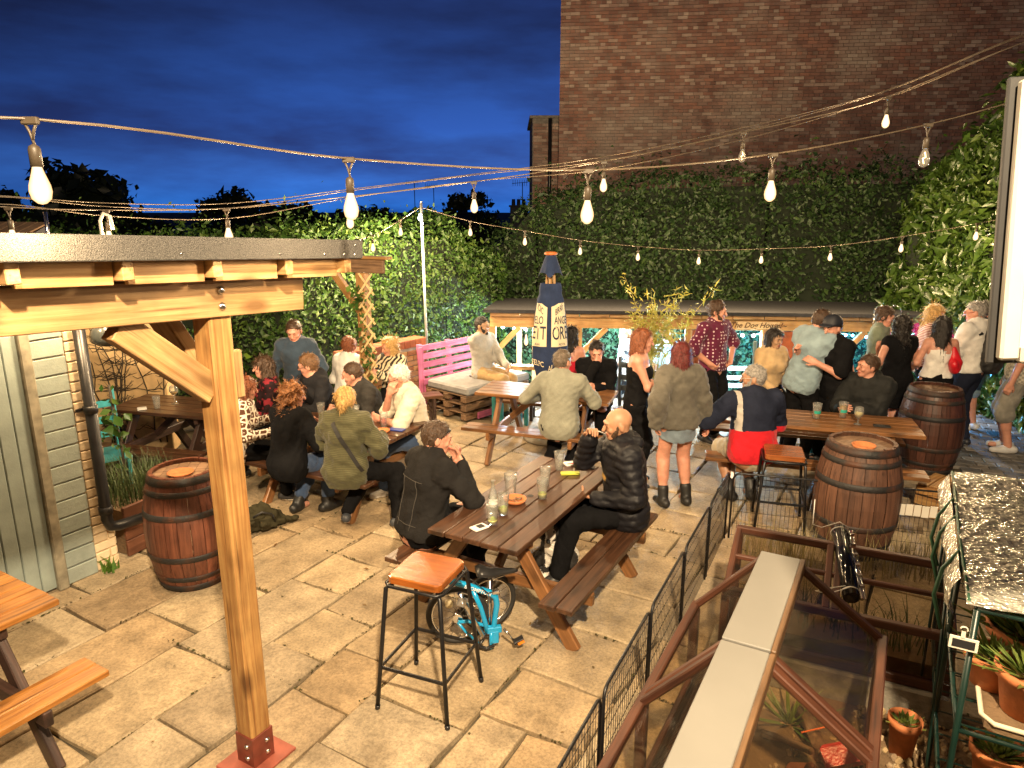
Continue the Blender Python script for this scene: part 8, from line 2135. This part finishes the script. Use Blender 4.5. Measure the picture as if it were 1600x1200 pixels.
V = np.stack([GX.ravel(), GY.ravel(), hz], 1); I = np.arange(n1 * n2).reshape(n1, n2); F4 = np.stack([I[:-1, :-1], I[1:, :-1], I[1:, 1:], I[:-1, 1:]], -1).reshape(-1, 4)
M_foil = plain('silver_foil', (0.82, 0.76, 0.66), rough=0.20, metal=0.62, var=0.3, scale=40)
_n, _l = M_foil.node_tree.nodes, M_foil.node_tree.links     # crumpled facets
_t = N(_n, 'ShaderNodeTexCoord'); _m = N(_n, 'ShaderNodeMapping'); _m.inputs['Scale'].default_value = (1.5, 0.8, 1.0); _l.new(_t.outputs['Object'], _m.inputs[0])
_z = N(_n, 'ShaderNodeTexNoise'); _z.inputs['Scale'].default_value = 14; _z.inputs['Detail'].default_value = 3; _l.new(_m.outputs[0], _z.inputs['Vector'])
_w = N(_n, 'ShaderNodeMix', data_type='RGBA'); _w.inputs[0].default_value = 0.10; _l.new(_m.outputs[0], _w.inputs[6]); _l.new(_z.outputs['Color'], _w.inputs[7])
_v = N(_n, 'ShaderNodeTexVoronoi'); _v.inputs['Scale'].default_value = 30; _l.new(_w.outputs[2], _v.inputs['Vector'])
_b = N(_n, 'ShaderNodeBump'); _b.inputs['Strength'].default_value = 1.0; _b.inputs['Distance'].default_value = 0.016; _l.new(_v.outputs['Distance'], _b.inputs['Height']); _l.new(_b.outputs[0], _n['Principled BSDF'].inputs['Normal'])
link('foil_cover', npmesh('foil_cover', V, F4=F4, mats=[M_foil], smooth=True), gs)
n1, n2 = 70, 14; U = np.linspace(-.02, LX * .86, n1); Wv = np.linspace(0, 1, n2); GX, GW = np.meshgrid(U, Wv, indexing='ij'); drop = .17 + .05 * np.sin(GX * 7) + .03 * np.sin(GX * 19)
pts = np.stack([GX.ravel(), GW.ravel() * .2, np.zeros(GX.size)], 1); yy = -.045 - .035 * np.sin(GW.ravel() * 3) + .012 * fbm(pts, 22, 8) * (0.2 + GW.ravel()); zz = ZT + .015 - (drop * GW).ravel()
I = np.arange(n1 * n2).reshape(n1, n2); F4 = np.stack([I[:-1, :-1], I[1:, :-1], I[1:, 1:], I[:-1, 1:]], -1).reshape(-1, 4)
link('foil_skirt', npmesh('foil_skirt', np.stack([GX.ravel(), yy, zz], 1), F4=F4, mats=[M_foil], smooth=True), gs)
M_tape = plain('green_tape', (.012, .07, .035), rough=.5)
def tape(pts, w=.012): mm = MB(); mm.tube(pts, w * .5, 6); return mm.build('tie_tape', M_tape, gs)
tape([(-.02, -.03, ZT + .035), (.4, -.03, ZT + .03), (.9, -.035, ZT + .03), (LX + .01, -.03, ZT + .03)], .014)
for x in (0.38, 0.62, 1.02): tape([(x, -.03, ZT + .03), (x + .05, -.095, ZT - .06), (x + .03, -.11, ZT - .20), (x + .10, -.07, ZT - .32)], .018)
for z in (1.15, 1.0, .92, .84, .76, .68, .60): 
    mm = MB(); mm.tube([(1.0 + .012 * math.cos(a), .0 + .016 * math.sin(a), z) for a in [2 * PI * k / 8 for k in range(8)]], .002, 4, closed=True); mm.build('wire_tie', M_steel, gs)
bar('batten', (-.02, -.02, 1.05), (-.02, -.02, 1.31), .025, .02, M_beam, gs)
for z in (0.35, 0.80):
    for k in range(9): bar('shelf_wire', (0.02 + k * .182, 0, z + .012), (0.02 + k * .182, LY, z + .012), .006, .006, M_tubegreen, gs, ch=0)
def shf(x, y, z): c, s_ = math.cos(R(241)), math.sin(R(241)); return (fs0.x + x * c - y * s_, fs0.y + x * s_ + y * c, z)
tr = empty('gravel_tray', shf(1.16, 0.33, 0.82), 241, 'cream rimmed tray of gravel holding pots on the green shelving', 'tray')
m = MB(); m.prism([(-.30, -.24), (.30, -.24), (.32, -.2), (.32, .3), (-.32, .3), (-.32, -.2)], 0, .035); m.build('gravel', M_soil, tr)
m = MB(); m.tube([(-.30, -.25, .04), (.28, -.25, .04), (.325, -.21, .04), (.33, .3, .04), (-.33, .3, .04), (-.33, -.2, .04)], .010, 8, closed=True); m.build('rim', plain('cream_plastic_tray', (.62, .55, .42)), tr)
succ('spiky green succulent in a bright terracotta pot at the bottom right corner', shf(1.34, 0.23, 0.86), .17, 70, .020, 11, None, .115, .19, 'potted succulents on the shelving'); succ('small flowering succulent in a terracotta pot behind the bright pot', shf(1.20, 0.12, 0.86), .15, 60, .018, 12, None, .10, .14, 'potted succulents on the shelving')
succ('big fleshy leaved succulent in a wide terracotta pot on the shelving', shf(1.02, 0.26, 0.86), .24, 64, .034, 13, None, .15, .20, 'potted succulents on the shelving'); succ('succulent in a terracotta pot half under the silver foil', shf(0.78, 0.42, 0.84), .18, 44, .028, 14, None, .14, .24, 'potted succulents on the shelving')
succ('terracotta potted plant on the lower shelf behind the green tubes', shf(1.2, 0.2, 0.37), .12, 40, .02, 15, None, .10, .20, 'potted succulents on the shelving'); succ('tall terracotta pot standing on the ground left of the shelving', shf(0.72, -0.12, 0.03), .08, 20, .02, 16, None, .075, .22, 'potted succulents on the shelving')
lb = empty('plant_label', shf(1.545, -0.03, 1.20), 241 + 90, 'hanging white edged plant label with a blank dark panel on the shelving', 'label')
m = MB(); m.box((0, 0, 0), (.095, .005, .052), ch=.002); m.box((-.005, 0, .035), (.014, .005, .03)); m.tube([(-.005 + .012 * math.cos(a), 0, .058 + .012 * math.sin(a)) for a in [PI * k / 8 - .5 for k in range(10)]], .003, 5); m.build('holder', M_whiteframe, lb)
m = MB(); m.box((0, -.004, 0), (.074, .003, .032)); m.box((0, .004, 0), (.074, .003, .032)); m.build('panel', M_dark, lb)

# ------------------------------------------------------------------ open window sash at the right edge
ws = empty('open_window_sash', (1.06, 1.52, 2.475), 0, 'white window sash standing open at the right edge, with a chrome catch', 'window')
ws.rotation_euler = (R(-4), R(-2.3), R(-4))
m = MB(); m.box((0.64, 0.022, 0.29), (1.30, 0.012, 0.60), ch=.003); m.build('seal', M_dark, ws)
bar('frame', (.022, 0, 0.0), (.022, 0, 0.58), .024, .040, M_sash, ws, roll=PI / 2); bar('frame', (0.045, 0, 0.012), (1.25, 0, 0.012), .024, .04, M_sash, ws); bar('frame', (0.045, 0, 0.57), (1.25, 0, 0.57), .024, .04, M_sash, ws)
m = MB(); m.box((0.65, .004, 0.29), (1.21, .010, 0.53)); m.build('panel', plain('pale_panel', (.34, .34, .36), rough=.3, var=.03), ws)
m = MB(); m.tube([(0.062, -.012, 0.30), (0.062, -.026, 0.30), (0.060, -.026, 0.262)], .006, 8); m.box((0.062, -.008, 0.30), (.020, .012, .055), ch=.003); m.build('catch', M_chrome, ws)
sb = MB(); sb.box((0.70, -0.03, 0.27), (1.18, 0.030, 0.56), rot=Matrix.Rotation(R(-3), 3, 'Y'), ch=.006); sb.build('inner_frame', M_sash, ws)

# ------------------------------------------------------------------ things on the tables
def lathe_thing(name, label, cat, loc, prof, mat, group=None, fill=None, fmat=None, n=18):
    t = empty(name, loc, 0, label, cat, group); m = MB(); m.lathe(prof, n); m.build('glass', mat, t)
    if fill: m = MB(); m.lathe(fill, n); m.build('drink', fmat, t)
    return t
PINT = [(0, 0), (.030, 0), (.032, .004), (.034, .06), (.040, .11), (.043, .150), (.041, .150), (.036, .08), (.031, .008), (0, .007)]
def pint(label, loc, lvl=0.0, fmat=None, s=1.0, foam=False):
    q = [(r * s, z * s) for r, z in PINT]; f = None
    if lvl: f = [(0, .009 * s), (.0295 * s, .009 * s), (.0325 * s + .003 * lvl, lvl * .14 * s), (0, lvl * .14 * s)]
    t = lathe_thing('beer_glass', label, 'glass', loc, q, M_glass, 'glasses on the tables', f, fmat)
    if foam: m = MB(); m.lathe([(0, lvl * .14 * s), (.034 * s, lvl * .14 * s), (.035 * s, lvl * .14 * s + .012), (0, lvl * .14 * s + .013)], 16); m.build('foam', M_paper, t)
    return t
tz = 0.7505
pint('tall glass with lime at the near end of the foreground table', (-0.13, 4.37, tz), .22, M_juice, 1.0); pint('tall glass with a lime wedge beside the saucer on the foreground table', (-0.06, 4.52, tz), .35, M_juice, 1.0); pint('empty dark tinted pint glass behind the saucer on the foreground table', (-0.01, 4.84, tz), 0, None, 1.15)
pint('glass with lime slices in the middle of the foreground table', (0.22, 4.80, tz), .28, M_juice, 1.0); pint('empty glass behind the limes on the foreground table', (0.25, 5.03, tz), 0, None, 1.0); pint('empty dimpled glass at the far end of the foreground table', (0.38, 5.38, tz), 0, None, 1.0)
for (x, y) in ((-.06, 4.52), (.22, 4.80), (-.13, 4.37)):
    m = MB(); m.lathe([(0, 0), (.020, .001), (.022, .004), (.0, .006)], 10); tag(m.build('lime_slice', M_lime, None, loc=(x + .004, y, tz + (.03 if x != -.06 else .045)), rot=(R(50), 0, R(30))), {(-.06): 'lime wedge in the glass beside the saucer', .22: 'lime slices in the glass in the middle of the foreground table', -.13: 'lime in the glass nearest the table end'}[x], 'lime')
bo = empty('bottle', (-0.13, 4.55, tz), 0, 'clear glass bottle with a white label on the foreground table', 'bottle')
m = MB(); m.lathe([(0, 0), (.029, 0), (.031, .005), (.031, .125), (.026, .15), (.014, .18), (.0125, .225), (.0145, .226), (.0145, .236), (.011, .237), (.010, .18), (.022, .148), (.028, .12), (.028, .008), (0, .006)], 18); m.build('glass', M_glass, bo)
m = MB(); m.lathe([(.0316, .05), (.0316, .105)], 18); m.build('label_band', M_paper, bo); m = MB(); m.lathe([(.0317, .018), (.0317, .05)], 18); m.build('label_band', M_dark, bo)
def flat(name, label, cat, loc, rz, d, mat, extra=None):
    m = MB(); m.box((0, 0, d[2] / 2), d, ch=min(.003, d[2] * .3)); o = m.build(name, mat, None, loc=loc, rot=(0, 0, R(rz))); tag(o, label, cat)
    if extra: m = MB(); m.box((extra[0], extra[1], d[2] + .0006), (extra[2], extra[3], .0012)); m.build(extra[4], extra[5], o)
    return o
flat('card_packet', 'white and black packet on the near corner of the foreground table', 'packet', (-0.215, 4.30, tz), 40, (.11, .075, .012), M_paper, (0.01, 0, .05, .05, 'print', M_dark))
flat('tobacco_pouch', 'white and red tobacco pouch at the far end of the foreground table', 'pouch', (0.50, 5.50, tz), 20, (.15, .085, .014), M_paper, (0, -.02, .12, .02, 'print', plain('pouch_red', (.5, .03, .05)))); flat('phone', 'black phone beside the tobacco pouch on the foreground table', 'phone', (0.60, 5.42, tz), -10, (.14, .07, .009), M_dark)
flat('paper_packet', 'yellow green packet of papers on the foreground table', 'packet', (0.46, 5.27, tz), 5, (.15, .045, .018), plain('lime_card', (.55, .60, .08)))
pint('glass of red ale before the white haired man', (-1.23, 6.52, tz), .62, M_red, .95); pint('pale beer glass in front of the dark grey jacket', (-1.55, 6.76, tz), .8, M_beer, .95, True); pint('half empty glass by the black hooded top', (-1.92, 6.86, tz), .3, M_beer, .95); pint('empty glass in the middle of the crowded left table', (-1.72, 6.62, tz), 0, None, .95)
flat('phone', 'blue cased phone at the end of the crowded left table', 'phone', (-1.09, 6.42, tz), -20, (.15, .075, .010), plain('blue_case', (.03, .06, .30), rough=.3)); flat('paper', 'white paper sheet at the end of the crowded left table', 'paper', (-1.31, 6.27, tz), 15, (.16, .10, .003), M_paper)
pint('dark pint glass on the middle table by the black jumpered man', (0.85, 8.02, tz), .75, plain('dark_beer', (.03, .012, .008), rough=.1), .95, True)
for gl in (pint('printed beer glass in the middle of the right table', (3.04, 6.80, tz), .35, M_beer, 1.05), pint('nearly full printed beer glass on the right table', (3.32, 6.84, tz), .85, M_beer, 1.05)):
    m = MB(); m.lathe([(.0375, .055), (.0405, .085)], 18, a0=-2.6, a1=-.6); m.build('print_band', plain('green_print', (.03, .40, .30)), gl)
lathe_thing('goblet', 'stemmed goblet of hazy beer on the right table', 'glass', (3.36, 6.60, tz), [(0, 0), (.035, 0), (.036, .004), (.008, .010), (.006, .05), (.020, .06), (.042, .10), (.044, .125), (.036, .175), (.034, .175), (.041, .125), (.038, .10), (.015, .065), (0, .062)], M_glass, 'glasses on the tables', [(0, .066), (.016, .069), (.036, .10), (.040, .122), (0, .122)], plain('hazy_beer', (.60, .48, .16), rough=.2))
flat('phone', 'black phone lying at the right end of the right table', 'phone', (3.56, 6.53, tz), -20, (.15, .075, .010), M_dark); flat('paper', 'white slip at the left end of the right table', 'paper', (2.28, 6.98, tz), 10, (.10, .06, .003), M_paper)
pint('amber beer on the small red table', (3.82, 7.90, .7105), .8, M_beer, 1.05, True); pint('dark red ale on the small red table', (3.98, 7.88, .7105), .8, M_red, 1.05)
pint('empty tumbler on the dark recess table', (-3.72, 7.16, tz), 0, None, .9)
lathe_thing('wine_glass', 'balloon wine glass with a little white wine on the dark recess table', 'glass', (-3.62, 7.35, tz), [(0, 0), (.036, 0), (.036, .003), (.006, .008), (.005, .09), (.025, .10), (.046, .14), (.046, .165), (.034, .20), (.032, .20), (.044, .162), (.042, .14), (.02, .104), (0, .102)], M_glass, 'glasses on the tables', [(0, .106), (.022, .108), (.038, .130), (0, .130)], M_beer)
flat('napkin', 'crumpled white napkin at the near edge of the dark recess table', 'napkin', (-3.86, 7.12, tz), 30, (.09, .07, .02), M_paper)
# ------------------------------------------------------------------ festoon strings
def festoon(label, pts, bulbs, lit=True, watts=BULB_W, drop=0.13, size=1.0, extra_cables=(), mat=None, r=0.0045, unlit=(), col=None, twist=0.0):
    """cable through pts with a lamp holder and bulb hanging at each of the given points"""
    f = empty('festoon_lights', (0, 0, 0), 0, label, 'string lights', 'festoon strings over the yard')
    def smooth(P, n=6):
        P = [Vector(p) for p in P]; out = []
        for i in range(len(P) - 1):
            p0, p1, p2, p3 = P[max(i - 1, 0)], P[i], P[i + 1], P[min(i + 2, len(P) - 1)]
            for k in range(n):
                t = k / n; out.append(0.5 * ((2 * p1) + (p2 - p0) * t + (2 * p0 - 5 * p1 + 4 * p2 - p3) * t * t + (3 * p1 - p0 - 3 * p2 + p3) * t ** 3))
        return out + [P[-1]]
    m = MB(); m.tube(smooth(pts), r, 6); m.build('cable', M_cable, f)
    for e in extra_cables: m = MB(); m.tube(smooth(e), r * .7, 5); m.build('cable', M_cable, f)
    cache = {}
    for k, b in enumerate(bulbs):
        on = k not in unlit
        b = Vector(b); s = size
        h = empty('lamp_holder', b); h.parent = f
        m = MB(); m.box((0, 0, 0), (.05 * s, .018 * s, .022 * s), ch=.003); m.tube([(-.020 * s, 0, 0), (-.006 * s, 0, -.03 * s), (0, 0, -.055 * s), (.004 * s, 0, -drop * .55)], .0042 * s, 6); m.tube([(.020 * s, 0, 0), (.006 * s, 0, -.03 * s), (0, 0, -.055 * s)], .0042 * s, 6)
        m.lathe([(0.004 * s, -drop * .5), (.014 * s, -drop * .55), (.017 * s, -drop * .62), (.017 * s, -drop), (0, -drop)], 12); m.build('socket', M_socket, h)
        key = on
        if key not in cache:
            m = MB(); pr = [(.013, 0), (.018, -.018), (.029, -.052), (.031, -.070), (.026, -.092), (.012, -.105), (0, -.108)]; m.lathe([(a * s, z * s) for a, z in pr], 16)
            cache[key] = m.mesh('glass_bulb', (mat or M_bulb_on) if on else M_glass)
        link('glass_bulb', cache[key], h, loc=(0, 0, -drop))
        if not on: m = MB(); m.tube([(0, 0, -drop - .02 * s), (.008 * s, 0, -drop - .05 * s), (-.008 * s, 0, -drop - .055 * s), (0, 0, -drop - .085 * s)], .0025 * s, 5); m.build('filament', M_filament, h)
        if on and watts:
            d = bpy.data.lights.new('bulb_glow', 'POINT'); d.energy = watts; d.color = col or BULB_COL; d.shadow_soft_size = .03
            lo = bpy.data.objects.new('bulb_glow', d); COL.objects.link(lo); lo.parent = h; lo.location = (0, 0, -drop - .17 * s)
    return f
festoon('nearest festoon string crossing the whole view from the left edge to the laurel hedge', [(-2.6, 1.7, 3.02), (-1.41, 2.2, 3.05), (-0.66, 3.0, 2.99), (0.35, 3.4, 2.965), (1.37, 3.9, 3.07), (2.44, 4.4, 3.27), (3.6, 4.8, 3.56), (6.5, 7.0, 4.2)],
        [(-1.41, 2.2, 3.045), (-0.66, 3.0, 2.985), (0.35, 3.4, 2.96), (1.37, 3.9, 3.065), (2.44, 4.4, 3.265)], unlit=(4,), watts=BULB_W * .30)
B = [(-6.9, 8.1, 3.0), (-3.6, 4.4, 2.84), (-3.17, 4.6, 2.80), (-2.78, 5.0, 2.78), (-2.11, 5.4, 2.79), (-1.29, 5.8, 2.88), (-0.31, 6.0, 3.00), (0.77, 6.2, 3.17), (1.98, 6.4, 3.42), (3.18, 6.4, 3.70), (4.3, 6.0, 4.15), (6.7, 7.2, 4.7)][1:]
off = lambda a, b: [(x, y + .05, z + a + b * math.sin(i * 1.7)) for i, (x, y, z) in enumerate(B)]
festoon('bundle of festoon cables sagging over the pergola roof with eight bulbs', B, [(x, y, z - .01) for x, y, z in B[1:9]], extra_cables=(off(.03, .03), off(-.03, .045), off(.05, .015)), unlit=(6,), watts=BULB_W * .8)
festoon('far festoon string hung from the tall pole across the dark hedge', [(-1.30, 10.4, 2.80), (-0.61, 10.6, 2.60), (0.19, 10.7, 2.46), (1.02, 10.8, 2.32), (1.89, 10.8, 2.23), (2.78, 10.7, 2.18), (3.64, 10.5, 2.21), (4.51, 10.2, 2.27), (5.23, 9.7, 2.42), (5.89, 9.2, 2.60), (6.6, 8.8, 2.8)],
        [(-0.61, 10.6, 2.595), (0.19, 10.7, 2.455), (1.02, 10.8, 2.31), (1.89, 10.8, 2.225), (2.78, 10.7, 2.175), (3.64, 10.5, 2.205), (4.51, 10.2, 2.265), (5.23, 9.7, 2.415), (5.89, 9.2, 2.595)], unlit=(), watts=BULB_W * .8, drop=.10)
festoon('short festoon string from the tall pole down to the left pergola', [(-1.30, 10.4, 2.80), (-1.52, 9.9, 2.63), (-1.83, 9.5, 2.44), (-2.3, 9.0, 2.30)], [(-1.52, 9.9, 2.625), (-1.83, 9.5, 2.435)], watts=BULB_W * 2.4, drop=.10)
# tall pole with its own lamp
tp = empty('tall_pole', (-1.26, 10.38, 0), 0, 'tall pale metal pole rising before the beech hedge, carrying the far lights', 'pole')
m = MB(); m.tube([(0, 0, 0), (-.03, 0, 2.86)], .019, 10); m.build('mast', plain('galvanised', (.55, .57, .56), rough=.35, metal=.6, var=.1), tp)
m = MB(); m.lathe([(0, 0), (.018, .004), (.022, .02), (0, .025)], 10); m.build('cap', M_chrome, tp, loc=(-.03, 0, 2.86))
m = MB(); m.lathe([(0, -.05), (.022, -.042), (.031, -.015), (.018, .03), (.012, .05), (0, .05)], 12); m.build('glass_bulb', M_bulb_white, tp, loc=(-.04, -.06, 2.66))
d = bpy.data.lights.new('pole_glow', 'POINT'); d.energy = 60; d.color = (1, .9, .75); d.shadow_soft_size = .03; lo = bpy.data.objects.new('pole_glow', d); COL.objects.link(lo); lo.parent = tp; lo.location = (-.04, -.14, 2.62)
# hooks on the pergola roof edge that hold the cables
for k, (x, y, z) in enumerate(((-3.02, 4.72, 2.60), (-2.80, 4.95, 2.60))):
    m = MB(); m.tube([(0, 0, -.08), (0, 0, .14), (.03, 0, .19), (.07, 0, .17), (.08, 0, .08)] if k else [(0, 0, -.08), (0, 0, .2)], .012, 8); tag(m.build('cable_hook' if k else 'cable_stake', M_whiteframe if k else M_chrome, None, loc=(x, y, z - .03)), 'pale hooked peg on the pergola roof holding up the cables' if k else 'thin upright stake on the pergola roof holding up the cables', 'hook' if k else 'stake')
